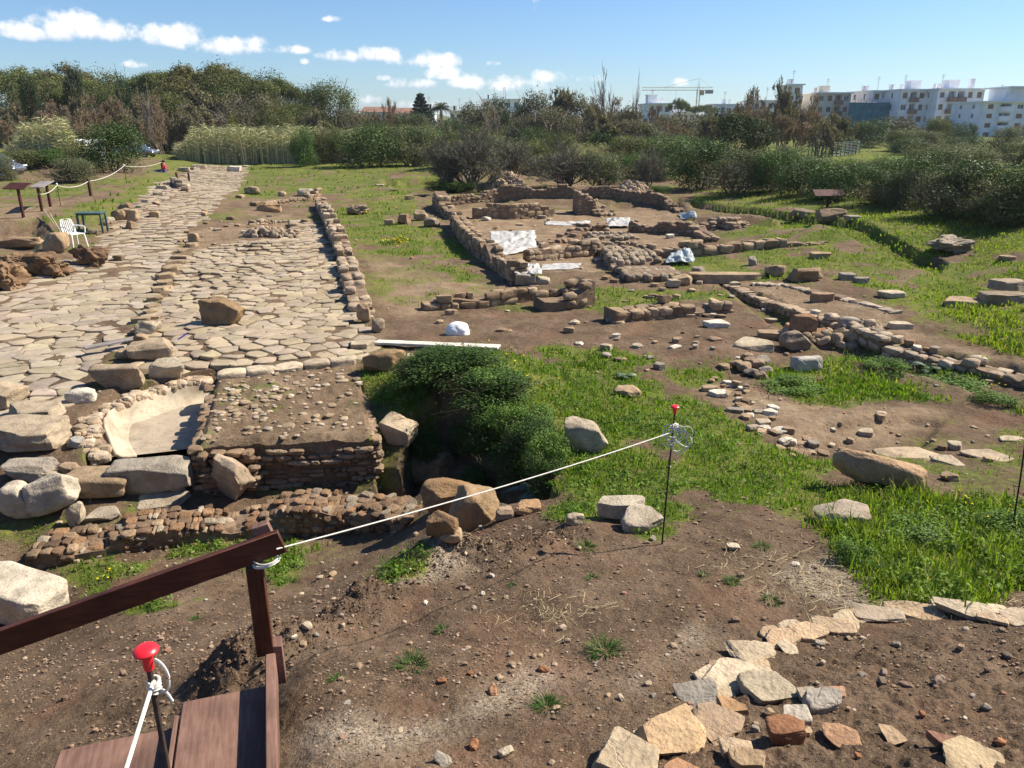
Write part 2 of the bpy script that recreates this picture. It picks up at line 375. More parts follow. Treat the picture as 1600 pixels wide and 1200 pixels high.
def mat_stone(name='stone', scale=6., lo=.55, hi=1.28, bs=.85, bd=.02, dirt=.5, pit=.25):
    m, nt, b = newmat(name, .9, .15); p = geo(nt)
    n1 = noise(nt, p, scale, 6, .65); n2_ = noise(nt, p, scale*5, 5, .7); n3 = noise(nt, p, scale*.35, 3)
    c = mixc(nt, 1, attr(nt), ramp(nt, n1, [(.25, (lo,)*3), (.5, (1,1,1)), (.75, (hi,hi,hi*.97))]), 'MULTIPLY')
    c = mixc(nt, 1, c, ramp(nt, n2_, [(.28, (.68,.66,.64)), (.45, (1,1,1)), (.7, (1.12,1.1,1.06))]), 'MULTIPLY')
    c = mixc(nt, ramp(nt, n3, [(.5, (0,0,0)), (.7, (dirt,)*3)]), c, (.20,.145,.095))
    wn = nt.nodes.new('ShaderNodeVectorMath'); wn.operation = 'MULTIPLY_ADD'; nz_ = nd(nt, 'ShaderNodeTexNoise', Scale=scale*.6, Detail=4.); nt.links.new(p, nz_.inputs['Vector']); nt.links.new(nz_.outputs['Color'], wn.inputs[0]); wn.inputs[1].default_value = (.5,.5,.5); nt.links.new(p, wn.inputs[2])
    ve = nd(nt, 'ShaderNodeTexVoronoi', Scale=scale*.42); ve.feature = 'DISTANCE_TO_EDGE'; nt.links.new(wn.outputs[0], ve.inputs['Vector'])
    ck = ramp(nt, ve.outputs['Distance'], [(0., (.55,.52,.49)), (.011, (1,1,1))]); cm = ramp(nt, noise(nt, p, scale*.55, 3), [(.50, (0,0,0)), (.60, (.75,)*3)]); c = mixc(nt, cm, c, mixc(nt, 1, c, ck, 'MULTIPLY'))
    lich = ramp(nt, noise(nt, p, scale*1.7, 3), [(.64, (0,0,0)), (.72, (.35,)*3)])
    c = mixc(nt, lich, c, (.13,.12,.10))
    nt.links.new(c, b.inputs['Base Color'])
    v = nd(nt, 'ShaderNodeTexVoronoi', Scale=scale*7); nt.links.new(p, v.inputs['Vector'])
    h = nt.nodes.new('ShaderNodeMath'); h.operation = 'MULTIPLY_ADD'; nt.links.new(n2_, h.inputs[0]); h.inputs[1].default_value = .7; nt.links.new(n1, h.inputs[2])
    h2 = nt.nodes.new('ShaderNodeMath'); h2.operation = 'MULTIPLY_ADD'; nt.links.new(v.outputs['Distance'], h2.inputs[0]); h2.inputs[1].default_value = pit; nt.links.new(h.outputs[0], h2.inputs[2])
    h3 = nt.nodes.new('ShaderNodeMath'); h3.operation = 'MULTIPLY_ADD'; nt.links.new(ramp(nt, ve.outputs['Distance'], [(0., (0,0,0)), (.02, (1,1,1))]), h3.inputs[0]); h3.inputs[1].default_value = .18; nt.links.new(h2.outputs[0], h3.inputs[2])
    bump(nt, b, h3.outputs[0], bs, bd); return m
M = {}
M['stone'] = mat_stone()
M['tuff'] = mat_stone('tuff', 6., .5, 1.3, .9, .022, .35, .3)
M['slab'] = mat_stone('paving_basalt', 2.4, .70, 1.2, .45, .012, .30, .2)
def mat_leaf(name, trans=.35, rough=.6):
    m, nt, b = newmat(name, rough, .12); c = attr(nt); nt.links.new(c, b.inputs['Base Color'])
    t = nd(nt, 'ShaderNodeBsdfTranslucent'); nt.links.new(mixc(nt, 1, c, (1.02,1.22,.42), 'MULTIPLY'), t.inputs['Color'])
    mx = nd(nt, 'ShaderNodeMixShader'); mx.inputs[0].default_value = trans
    nt.links.new(b.outputs[0], mx.inputs[1]); nt.links.new(t.outputs[0], mx.inputs[2]); nt.links.new(mx.outputs[0], nt.nodes['Material Output'].inputs[0])
    return m
M['leaf'] = mat_leaf('leaf', .2); M['grass'] = mat_leaf('grass_blade', .5); M['needle'] = mat_leaf('needle', .15, .8); M['glossleaf'] = mat_leaf('glossy_leaf', .15, .5)
def mat_bark():
    m, nt, b = newmat('bark', .95, .1); p = geo(nt); n = noise(nt, p, 9, 5)
    nt.links.new(mixc(nt, 1, attr(nt), ramp(nt, n, [(.3, (.6,)*3), (.7, (1.3,)*3)]), 'MULTIPLY'), b.inputs['Base Color']); bump(nt, b, n, .6, .03); return m
M['bark'] = mat_bark()
def mat_ground():
    m, nt, b = newmat('earth', .97, .08); p = geo(nt); msk = nt.nodes.new('ShaderNodeAttribute'); msk.attribute_name = 'col'
    sep = nt.nodes.new('ShaderNodeSeparateColor'); nt.links.new(msk.outputs['Color'], sep.inputs[0])
    n1 = noise(nt, p, 1.3, 6, .65); n2_ = noise(nt, p, 9, 6, .7); n3 = noise(nt, p, 48, 4, .7); n4 = noise(nt, p, .25, 4)
    brown = ramp(nt, n1, [(.25, (.068,.045,.029)), (.5, (.124,.085,.055)), (.75, (.195,.140,.095))])
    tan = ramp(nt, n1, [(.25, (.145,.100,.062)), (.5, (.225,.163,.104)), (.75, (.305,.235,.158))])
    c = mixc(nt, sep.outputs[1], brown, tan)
    c = mixc(nt, 1, c, ramp(nt, n2_, [(.25, (.62,.6,.58)), (.5, (1,1,1)), (.75, (1.25,1.24,1.22))]), 'MULTIPLY')
    c = mixc(nt, 1, c, ramp(nt, n3, [(.3, (.6,.58,.56)), (.48, (1,1,1)), (.7, (1.3,1.28,1.25))]), 'MULTIPLY')
    grit = ramp(nt, noise(nt, p, 90, 2, .5), [(.62, (0,0,0)), (.68, (.5,.5,.5))])
    c = mixc(nt, grit, c, (.33,.27,.20))
    red = ramp(nt, noise(nt, p, .9, 3), [(.55, (0,0,0)), (.75, (.45,)*3)]); c = mixc(nt, red, c, (.20,.10,.06))
    pale = nt.nodes.new('ShaderNodeMath'); pale.operation = 'MULTIPLY'; nt.links.new(sep.outputs[2], pale.inputs[0])
    nt.links.new(ramp(nt, noise(nt, p, 60, 4, .75), [(.42, (0,0,0)), (.6, (1,1,1))]), pale.inputs[1])
    c = mixc(nt, pale.outputs[0], c, (.40,.34,.26))
    g = ramp(nt, n2_, [(.3, (.045,.07,.012)), (.5, (.085,.125,.02)), (.72, (.17,.185,.035))])
    g = mixc(nt, ramp(nt, noise(nt, p, .8, 5, .7), [(.42, (0,0,0)), (.66, (.75,)*3)]), g, (.20,.19,.05)); g = mixc(nt, ramp(nt, noise(nt, p, 2.6, 4, .7), [(.55, (0,0,0)), (.70, (.6,)*3)]), g, (.15,.115,.07))
    gm = nt.nodes.new('ShaderNodeMath'); gm.operation = 'MULTIPLY_ADD'; nt.links.new(n2_, gm.inputs[0]); gm.inputs[1].default_value = .9; nt.links.new(sep.outputs[0], gm.inputs[2])
    c = mixc(nt, ramp(nt, gm.outputs[0], [(.70, (0,0,0)), (1.1 if False else 1., (.92,)*3)]), c, g)
    nt.links.new(c, b.inputs['Base Color'])
    h = nt.nodes.new('ShaderNodeMath'); h.operation = 'MULTIPLY_ADD'; nt.links.new(n3, h.inputs[0]); h.inputs[1].default_value = .35; nt.links.new(n2_, h.inputs[2])
    bump(nt, b, h.outputs[0], .9, .05); return m
M['ground'] = mat_ground()
def mat_wood(name, lo, hi, rough=.6, ax=1, spec=.3):
    m, nt, b = newmat(name, rough, spec); p = objco(nt); mp = nd(nt, 'ShaderNodeMapping'); nt.links.new(p, mp.inputs[0])
    s = [14, 14, 14]; s[ax] = 1.2; mp.inputs['Scale'].default_value = s
    n = noise(nt, mp.outputs[0], 4, 6, .7); n_ = noise(nt, p, 3, 4)
    c = ramp(nt, n, [(.3, lo), (.7, hi)]); c = mixc(nt, 1, c, ramp(nt, n_, [(.3, (.6,)*3), (.7, (1.35,)*3)]), 'MULTIPLY')
    nt.links.new(c, b.inputs['Base Color']); bump(nt, b, n, .35, .004); return m
M['wood_dark'] = mat_wood('stained_timber', (.035,.011,.006), (.11,.034,.018), .5, 0)
M['wood_post'] = mat_wood('stained_post', (.045,.013,.008), (.12,.040,.020), .5, 2)
M['wood_tread'] = mat_wood('tread_timber', (.12,.062,.046), (.23,.135,.10), .75, 1)
M['wood_pale'] = mat_wood('bleached_plank', (.50,.46,.38), (.72,.68,.58), .9, 0)
M['wood_grey'] = mat_wood('grey_plank', (.16,.14,.13), (.30,.27,.25), .9, 0)
def mat_plain(name, col, rough=.5, spec=.4, metal=0., var=.12, sc=8.):
    m, nt, b = newmat(name, rough, spec); n = noise(nt, objco(nt), sc, 4)
    nt.links.new(mixc(nt, 1, col, ramp(nt, n, [(.3, (1-var,)*3), (.7, (1+var,)*3)]), 'MULTIPLY'), b.inputs['Base Color']); b.inputs['Metallic'].default_value = metal
    return m
M['red'] = mat_plain('red_plastic', (.75,.018,.030), .35, .5)
M['rust'] = mat_plain('rusty_rebar', (.065,.045,.035), .8, .3, .3, .4, 40)
M['rope'] = mat_plain('white_cord', (.62,.60,.54), .9, .1, 0, .2, 60)
M['white_plastic'] = mat_plain('white_plastic', (.78,.78,.76), .4)
M['green_plastic'] = mat_plain('dark_green_plastic', (.055,.10,.085), .45)
M['tarp'] = mat_plain('pale_sheeting', (.40,.39,.365), .6, .3, 0, .3, 3)
M['tarp_grey'] = mat_plain('grey_sheeting', (.36,.40,.40), .6, .3, 0, .25, 3)
M['white_stone'] = mat_plain('white_limewash', (.78,.78,.76), .8, .2, 0, .12, 6)
M['blue'] = mat_plain('blue_plastic', (.02,.07,.42), .4)
M['plaster'] = mat_stone('lime_plaster', 3.2, .68, 1.15, .4, .010, .75, .1)
M['car_paint'] = mat_plain('silver_car_paint', (.30,.33,.38), .28, .6, .75, .05)
M['car_glass'] = mat_plain('car_glass', (.05,.07,.09), .08, .8)
M['tyre'] = mat_plain('tyre_rubber', (.02,.02,.02), .8)
M['alloy'] = mat_plain('alloy_rim', (.55,.55,.56), .35, .5, .8)
M['lamp'] = mat_plain('headlamp_lens', (.75,.78,.8), .1, .7)
M['bldg_white'] = mat_plain('white_render', (.80,.81,.83), .9, .1, 0, .14, .3)
M['bldg_cream'] = mat_plain('cream_render', (.62,.56,.47), .9, .1, 0, .1, .4)
M['roof_tile'] = mat_plain('clay_roof_tile', (.25,.145,.11), .9, .1, 0, .25, 2)
M['bldg_brown'] = mat_plain('brown_balcony', (.26,.17,.13), .9, .1, 0, .15, .7)
M['shutter'] = mat_plain('brown_shutter', (.25,.16,.10), .8)
M['glass'] = mat_plain('window_glass', (.045,.055,.07), .15, .6)
M['scaf_net'] = mat_plain('teal_scaffold_net', (.045,.16,.20), .9, .1, 0, .35, .5)
M['scaf'] = mat_plain('scaffold_steel', (.30,.30,.30), .6, .4, .5)
M['crane'] = mat_plain('crane_steel', (.42,.33,.18), .6, .4)
M['skin'] = mat_plain('skin', (.55,.33,.24), .6); M['cloth_red'] = mat_plain('red_cloth', (.42,.03,.06), .9); M['cloth_blue'] = mat_plain('blue_denim', (.05,.13,.38), .9); M['hair'] = mat_plain('dark_hair', (.025,.017,.012), .6)
# ------------------------------------------------------------------ roads (outlines)
LROAD = pxpoly([(-60,640),(-60,478),(0,463),(60,432),(150,395),(215,345),(262,300),(285,285),(300,272),(330,262),(385,262),(372,290),(326,345),(286,372),(254,420),(220,480),(180,540),(138,596),(112,640),(60,650),(0,680)])
RROAD = pxpoly([(214,548,.15),(222,520,.15),(260,450,.18),(285,405,.2),(300,384,.2),(380,376,.2),(455,375,.2),(462,348,.15),(490,346,.15),(506,380,.2),(530,430,.2),(552,480,.2),(572,512,.2),(586,545,.2),(556,556,.2),(480,560,.2),(390,566,.2),(300,572,.15),(240,590,.1)])
ROADS += [LROAD, RROAD]
# ------------------------------------------------------------------ what grows where: (outline, density, tall, hue)
GRASS = [
 ([(375,262),(420,245),(560,246),(690,250),(700,280),(640,300),(540,302),(505,306),(470,300),(410,310),(372,305)], 1.0, 0, 0),
 ([(512,305),(640,300),(650,330),(690,360),(735,395),(770,425),(720,440),(660,405),(590,395),(548,392),(528,350)], .95, 0, 0),
 ([(560,395),(640,400),(700,430),(640,450),(590,440)], .35, 0, .3),
 ([(575,440),(600,430),(612,470),(585,500)], .5, 0, .4),
 ([(1075,296),(1150,296),(1300,302),(1450,325),(1680,370),(1680,415),(1600,402),(1480,383),(1310,342),(1170,314)], 1.25, 0, .85),
 ([(1075,298),(1310,338),(1490,378),(1500,410),(1390,392),(1300,366),(1160,334),(1080,318)], 1.2, .1, .3),
 ([(1230,350),(1330,360),(1430,390),(1600,405),(1700,420),(1700,560),(1600,545),(1480,515),(1420,480),(1350,450),(1230,420),(1130,380),(1150,350)], .92, 0, .42),
 ([(1440,490),(1520,470),(1650,480),(1650,560),(1560,545),(1470,520)], 1., .5, .7),
 ([(560,600),(575,575),(600,590),(615,560),(700,548),(850,540),(960,545),(1010,570),(1060,640),(1045,690),(990,700),(940,760),(880,740),(850,660),(780,640),(690,620),(640,640),(600,660),(570,650)], 1.1, .35, .05),
 ([(820,535),(960,540),(1000,560),(1010,610),(900,620),(840,570)], .8, 0, .2),
 ([(1040,620),(1080,615),(1130,640),(1200,690),(1300,725),(1300,800),(1230,805),(1150,790),(1080,750),(1040,715),(1000,690)], 1.25, .15, .05),
 ([(880,740),(950,690),(1040,700),(1100,770),(1050,830),(1010,840),(940,790),(900,780)], .9, .25, .1),
 ([(1180,570),(1250,570),(1330,560),(1420,560),(1530,590),(1570,640),(1500,650),(1410,625),(1330,640),(1290,640),(1230,625)], 1.05, .45, .15),
 ([(1010,560),(1060,575),(1110,570),(1150,590),(1110,610),(1060,610)], .8, .2, .1),
 ([(1270,820),(1310,775),(1400,755),(1480,790),(1620,790),(1700,830),(1700,930),(1600,915),(1560,925),(1480,935),(1400,935),(1350,905),(1310,850)], 1.3, 1., .45),
 ([(1060,770),(1180,780),(1330,770),(1290,830),(1180,810),(1090,800)], .5, .1, .1),
 ([(90,905),(150,885),(280,860),(440,850),(470,880),(440,920),(350,935),(250,945),(170,950),(110,930)], .62, .4, .05),
 ([(70,352,.6),(85,335,.8),(140,318,.8),(190,300,.9),(262,270,.8),(285,278,.4),(262,292,.3),(225,318,.2),(180,335,.2),(150,350,.2),(120,345,.2),(95,370,.2)], 1.0, .3, .1),
 ([(-60,265,.8),(60,282,.9),(140,285,.9),(215,272,.8),(250,250,.8),(330,246,.5),(420,250,.4),(380,262,.3),(300,268,.5),(262,270,.8),(200,296,.9),(100,310,.9),(-60,312,.9)], .55, 0, .2),
 ([(-60,312,.9),(60,318,.9),(120,305,.9),(140,318,.8),(60,340,.8),(-60,345,.8)], .12, 0, .3),
 ([(830,445),(920,442),(1000,455),(1140,445),(1150,470),(1060,470),(930,490),(900,480)], .75, .1, .05),
 ([(560,560),(600,545),(620,600),(590,640),(570,620)], .8, .2, 0),
 ([(700,350),(860,352),(870,365),(760,368)], .5, 0, .1),
 ([(1020,395),(1130,385),(1280,400),(1240,440),(1140,430),(1040,425)], .7, .1, .1),
 ([(600,885),(655,870),(660,890),(610,912)], .9, .2, 0),
 ([(860,790),(920,780),(940,800),(890,815)], 1., .3, .2),
 ([(1120,545),(1180,520),(1230,560),(1180,585)], .3, 0, 0),
 ([(240,235,.6),(330,238,.5),(480,236,.4),(620,236,.4),(640,250,.4),(420,250,.4),(300,248,.5)], 1., .2, .1),
 ([(1180,240,1),(1400,240,1),(1700,240,1.1),(1700,270,1),(1450,275,1),(1250,268,1)], 1., 0, .45),
]
def gpoly(pts, z=0): return np.array([tuple(gp(q[0], q[1]))[:2] for q in pts])
GR = [(gpoly(p), d, t, h) for p, d, t, h in GRASS]
BARE = [gpoly(p, z) for p, z in (
 ([(600,470),(640,480),(940,490),(1120,490),(1200,500),(1250,560),(1120,560),(900,540),(820,535),(600,530)], .05),
 ([(250,350),(340,345),(480,345),(470,380),(300,385)], .1), ([(700,330),(1050,330),(1070,380),(1000,425),(860,425),(790,390)], 0.),
 ([(1140,440),(1280,450),(1450,520),(1620,570),(1620,590),(1400,545),(1280,500)], .3),
 ([(1130,590),(1230,640),(1480,640),(1420,690),(1280,720),(1200,680),(1080,610)], .1))]
GRAV = [gpoly(p, z) for p, z in (([(430,1150),(620,1130),(780,1070),(860,1040),(880,1070),(760,1130),(600,1180),(430,1200)], 1.7), ([(1200,900),(1300,850),(1400,900),(1380,960),(1250,930)], 1.1), ([(960,1060),(1080,980),(1100,1000),(1000,1080)], 1.5),
                                  ([(600,880),(740,850),(760,890),(620,920)], .8))]
TANP = [gpoly(p, z) for p, z in (([(570,395),(700,430),(800,450),(640,500),(590,480)], .1), ([(700,325),(1060,325),(1090,385),(1000,425),(860,430),(790,395)], 0.), ([(1140,440),(1300,455),(1480,530),(1620,570),(1620,600),(1280,510)], .3),
                                  ([(1060,590),(1240,620),(1480,640),(1420,680),(1280,700),(1150,650)], .1), ([(-60,315,.9),(70,318,.9),(140,310,.9),(60,345,.8),(-60,350,.8)], .9), ([(310,600),(560,570),(580,690),(330,720)], .15), ([(240,380),(460,330),(480,380),(300,400)], .1))]
def masks(x, y):
    n = len(x); g = np.zeros(n); tall = np.zeros(n); hue = np.zeros(n); d = np.hypot(x, y)
    big = n2(x, y, .33, 41, 3); mid = n2(x, y, 1.4, 43, 3); w = .12+d*.012
    for p, dens, t, h in GR:
        s = sdf_clip(p, x, y, 6)+(mid*.55+big*.35)*(.5+np.minimum(d, 40)*.03)
        k = sstep(s/w*.5+.5)*dens; up = k > g
        tall = np.where(up, t, tall); hue = np.where(up, h, hue); g = np.maximum(g, k)
    g = np.where(tall < .9, g*(1-.8*sstep((n2(x, y, 1.0, 47, 4)-.03-.05*(g > 1.05))/.14)*(d < 70)*(g < 1.17)), g)
    outer = sstep((d-75)/25)*(.75+big*.5); g = np.maximum(g, outer); 
    loose = np.clip(.20+mid*.9+big*.7, 0, .45)*sstep((d-6.5)/3); g = np.maximum(g, loose)
    for p in BARE: g = g*(1-.82*sstep((sdf_clip(p, x, y, 4)+mid*.5)/.5+.2))
    for p in ROADS: g = g*(1-.96*sstep(sdf_clip(p, x, y, 2)/.2+.6))
    hole = sdf_clip(CUTS[0][0], x, y, 1); g = np.where(hole > .05, g*.45, g)
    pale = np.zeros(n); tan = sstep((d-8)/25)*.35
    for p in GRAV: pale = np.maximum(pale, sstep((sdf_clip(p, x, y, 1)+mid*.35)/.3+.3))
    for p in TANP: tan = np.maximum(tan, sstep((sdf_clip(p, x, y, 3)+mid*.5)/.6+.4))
    return np.clip(g, 0, 1.3), tall, hue, pale, tan
def build_ground():
    az = np.concatenate([np.linspace(-50, 50, 760), np.linspace(50, 310, 40)[1:-1]]); az = np.radians(az); na = len(az)
    r = np.concatenate([np.exp(np.linspace(math.log(1.2), math.log(30), 560)), np.exp(np.linspace(math.log(30), math.log(300), 220))[1:], np.exp(np.linspace(math.log(300), math.log(6000), 26))[1:]]); nr = len(r)
    A, Rr = np.meshgrid(az, r); x = (np.sin(A)*Rr).ravel(); y = (np.cos(A)*Rr).ravel()
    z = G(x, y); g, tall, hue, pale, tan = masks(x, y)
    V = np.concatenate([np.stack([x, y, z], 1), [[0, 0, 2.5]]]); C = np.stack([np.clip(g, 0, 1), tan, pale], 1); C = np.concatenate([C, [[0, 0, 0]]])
    i, j = np.meshgrid(np.arange(nr-1), np.arange(na), indexing='ij'); i = i.ravel(); j = j.ravel(); k = (j+1) % na
    q = np.stack([i*na+j, i*na+k, (i+1)*na+k, (i+1)*na+j], 1)[:, ::-1]
    j = np.arange(na); t = np.stack([np.full(na, nr*na), (j+1) % na, j], 1)
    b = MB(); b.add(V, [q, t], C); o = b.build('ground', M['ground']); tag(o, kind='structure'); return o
build_ground()
# ------------------------------------------------------------------ polygonal basalt paving
def clip(poly, a, nn, c):
    out = []; m = len(poly)
    for i in range(m):
        p, q = poly[i], poly[(i+1) % m]; dp = (p[0]-a[0])*nn[0]+(p[1]-a[1])*nn[1]-c; dq = (q[0]-a[0])*nn[0]+(q[1]-a[1])*nn[1]-c
        if dp <= 0: out.append(p)
        if (dp < 0) != (dq < 0) and dp != dq: t = dp/(dp-dq); out.append((p[0]+(q[0]-p[0])*t, p[1]+(q[1]-p[1])*t))
    return out
def paving(name, outline, size, seed, dz, tone, gapm=1.):
    rs = np.random.RandomState(seed); lo = outline.min(0); hi = outline.max(0); pts = []
    ny = int((hi[1]-lo[1])/(size*.87))+2; nx = int((hi[0]-lo[0])/size)+2
    for j in range(ny):
        for i in range(nx):
            pts.append((lo[0]+(i+.5*(j % 2))*size+rs.uniform(-.42,.42)*size, lo[1]+j*size*.87+rs.uniform(-.42,.42)*size))
    pts = np.array(pts); s = sdf(outline, pts[:,0], pts[:,1]); keep = s > -size*.25; near = s > -size*3
    P = pts[near]; Kp = keep[near]; b = MB(); zs = G(P[:,0], P[:,1])+.018
    for i in np.nonzero(Kp)[0]:
        if rs.rand() < .025: continue
        p = P[i]; d2 = ((P-p)**2).sum(1); nb = np.argsort(d2)[1:15]
        poly = [(p[0]+sx*size*1.1, p[1]+sy*size*1.1) for sx, sy in ((-1,-1),(1,-1),(1,1),(-1,1))]
        for q in nb:
            dv = P[q]-p; L = math.hypot(*dv); poly = clip(poly, p, dv/L, L*.5)
            if len(poly) < 3: break
        if len(poly) < 3: continue
        poly = np.array(poly); cen = poly.mean(0)
        # round the corners, then shrink to leave the joint
        m = len(poly); ring = []
        for a in range(m):
            p0, p1, p2 = poly[a-1], poly[a], poly[(a+1) % m]
            k = rs.uniform(.16, .3); ring += [p1+(p0-p1)*k*.9, p1+(p0-p1)*k*.25+(p2-p1)*k*.25, p1+(p2-p1)*k*.9]
        ring = np.array(ring); d = ring-cen; L = np.hypot(d[:,0], d[:,1]); gap = (rs.uniform(.004, .013)+.02*(rs.rand() < .12))*gapm
        mdist = max(L.mean(), .05)
        r0 = cen+d*(1-gap/mdist); r1 = cen+d*(1-(gap+.018)/mdist); r2 = cen+d*.5
        tilt = rs.normal(0, .011*gapm, 2); up = rs.normal(-.001, .0065*gapm); base = zs[i]+dz+up; k = len(ring); dome = rs.uniform(.0, .007)
        def lift(a, h): return np.concatenate([a, (base+h+(a-cen) @ tilt)[:,None]], 1)
        jit = rs.normal(0, .006, (k, 1))
        V = np.concatenate([lift(r0, -.10), lift(r0, -.012), lift(r1, -.002)+np.concatenate([np.zeros((k,2)), jit*.4], 1), lift(r2, dome*.8), [[cen[0], cen[1], base+dome]]])
        a = np.arange(k); c_ = (a+1) % k
        fs = [np.concatenate([np.stack([a+o, c_+o, c_+o+k, a+o+k], 1) for o in (0, k, 2*k)]), np.stack([a+3*k, c_+3*k, np.full(k, 4*k)], 1)]
        t = np.array(tone)*rs.uniform(.80, 1.16)*np.array([1, rs.uniform(.96, 1.02), rs.uniform(.88, 1.04)])
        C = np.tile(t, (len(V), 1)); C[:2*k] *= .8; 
        b.add(V, fs, C)
    o = b.build(name, M['slab'], sharp=22); tag(o, kind='structure'); return o
paving('road', LROAD, .50, 3, -.002, (.335,.280,.212), .45)
paving('pavement', RROAD, .41, 5, .0, (.345,.285,.207), 1.)
# ------------------------------------------------------------------ stones
PALE=(.50,.44,.35); LIME=(.56,.52,.45); TUFF=(.30,.205,.125); TAN=(.42,.325,.225); GREY=(.34,.315,.28); RED=(.34,.17,.095); WHITE=(.68,.65,.58); ORANGE=(.47,.31,.18); DARK=(.20,.15,.11)
_seed = [100]
def stone_mb(w, d, h, seed, k=4., rough=.07, facets=7, n=10, plan=False, rot=None, col=TAN, cut=(.72,.95)):
    p, f = rock_verts(seed, n, k, 0 if plan else rough, 0 if plan else facets, cut)
    rs = np.random.RandomState(seed+7)
    if plan:
        for _ in range(facets):
            a = rs.uniform(0, 6.283); dd = np.array([math.cos(a), math.sin(a), rs.uniform(-.15,.15)]); hh = rs.uniform(.62, .98)
            p = p-np.clip(p @ dd-hh, 0, None)[:,None]*dd
        nv = p/(np.linalg.norm(p, axis=1)[:,None]+1e-9); p = p+nv*(fbm(p*2+seed, seed, 4)[:,None]*rough*np.array([1.6,1.6,2.6]))
    p = p*np.array([w, d, h])*.5
    if rot is not None: p = p @ np.array(rot).T
    v = fbm(p*3+seed, seed+3, 3)[:,None]*.35+1
    b = MB(); c_ = np.array(col); c_ = c_*np.array([.93,.875,.79])*.87; b.add(p, f, np.clip(c_*v, 0, 1)); return b
def rock(px, py, wpx, label, h=.6, d=.8, col=TAN, k=4., yaw=0., rot=(0,0), plan=False, rough=.07, facets=7, mat='stone', name='stone', sink=.12, n=12, group=None, seed=None, lift=0., cat='stone', link=True):
    _seed[0] += 1; sdv = seed or _seed[0]; n = max(n, 18) if wpx > 36 else max(n, 10) if wpx > 16 else n; rough = rough*1.6; facets += 0 if plan else 7; k = k*1.3; cut = (.60, .92); g = gp(px, py); w = wpx*mpp(g); H = w*h; Dp = w*d
    o = stone_mb(w, Dp, H, sdv, k, rough, facets, n, plan, eul(R(rot[0]), R(rot[1]), R(yaw)), col, cut).build(name, M[mat])
    x, y = g.x*(1+.35*Dp/max(g.y, 1)), g.y+Dp*.35
    z0 = gz(x, y)
    o.location = (x, y, min(z0, g.z+.05)+H*(.5-sink)+lift); tag(o, label, cat, group); return o
def slab(px, py, wpx, label, **kw):
    a = dict(h=.16, d=.7, k=5., plan=True, facets=6, name='stone_slab', cat='stone slab', sink=.1, rough=.035); a.update(kw); return rock(px, py, wpx, label, **a)
# left front: blocks around the end of the paved road
def limestone_block():
    t = F(52, 972, -.5); g = Vector((float(t[0]), float(t[1]), -.5)); w = 1.0
    b = stone_mb(.92, .50, .40, 3, 9., .035, 5, 24, False, eul(R(4), R(10), R(-14)), (.62,.58,.50), (.88,.97)); o = b.build('limestone_block', M['stone'])
    o.location = (g.x-.27, g.y+.22, -.33); tag(o, 'large whitewashed looking travertine block cut off by the left edge below the boulders', 'stone block')
limestone_block()
rock(40, 812, 62, 'rounded pale boulder at the far left end of the rubble wall', h=.9, d=.8, col=LIME, k=2.8)
rock(86, 812, 84, 'pale angular boulder leaning across two others beside the rubble wall', h=.62, d=.55, col=LIME, k=3.2, yaw=12, rot=(8,-18), lift=.10)
rock(122, 822, 30, 'small wedge of pale stone propping the angular boulder', h=1.5, d=.8, col=PALE, k=3, rot=(0,28))
rock(56, 756, 80, 'grey squared block lying flat left of the basin', h=.42, d=.45, col=GREY, k=6, facets=4)
rock(112, 748, 34, 'small rounded brown cobble beside the grey squared block', h=.75, col=(.34,.26,.19), k=2.6)
rock(80, 762, 32, 'little lump of pebbly conglomerate at the corner of the grey squared block', h=.7, col=(.42,.36,.28), k=2.8, rough=.2)
rock(242, 778, 118, 'long grey dressed block with a sloping top in front of the basin', h=.50, d=.36, col=(.36,.335,.295), k=10, facets=3, yaw=6, rot=(6,-3), rough=.025, name='dressed_block', cat='stone block', n=16)
rock(366, 786, 82, 'large tilted wedge shaped stone propped against the brick faced platform', h=1.08, d=.55, col=(.42,.345,.275), k=3.6, yaw=-18, rot=(24,26), facets=9, n=16, lift=.05)
slab(150, 778, 130, 'long flat brown kerb slab under the cobble and left of the dressed block', h=.25, d=.5, col=(.36,.28,.19), yaw=4)
slab(168, 815, 55, 'thin oval grey slab lying between boulders and rubble wall', h=.14, d=.75, col=(.42,.38,.32), yaw=14)
slab(262, 796, 80, 'thin leaning grey slab in front of the dressed block', h=.12, d=.6, col=(.42,.375,.31), yaw=15, rot=(8,0))
rock(280, 775, 24, 'small white chip of stone on top of the leaning grey slab', h=.8, col=WHITE, k=3)
slab(52, 706, 135, 'huge pitted kerb slab at the left edge of the picture', h=.24, d=.75, col=(.45,.385,.30), yaw=10, n=20, rough=.05)
slab(62, 655, 100, 'flat worn kerb slab behind the huge pitted one', h=.2, d=.6, col=(.44,.38,.30), yaw=10)
rock(10, 640, 70, 'rounded boulder cut by the left edge on the paved road', h=.6, d=.8, col=(.44,.37,.28), k=2.6)
rock(128, 630, 44, 'white fractured stone beside the end of the road kerb', h=.5, d=.5, col=WHITE, k=4, yaw=18)
rock(120, 700, 26, 'small blue grey stone lying in the dark gap left of the basin', h=.7, col=(.38,.38,.37), k=3)
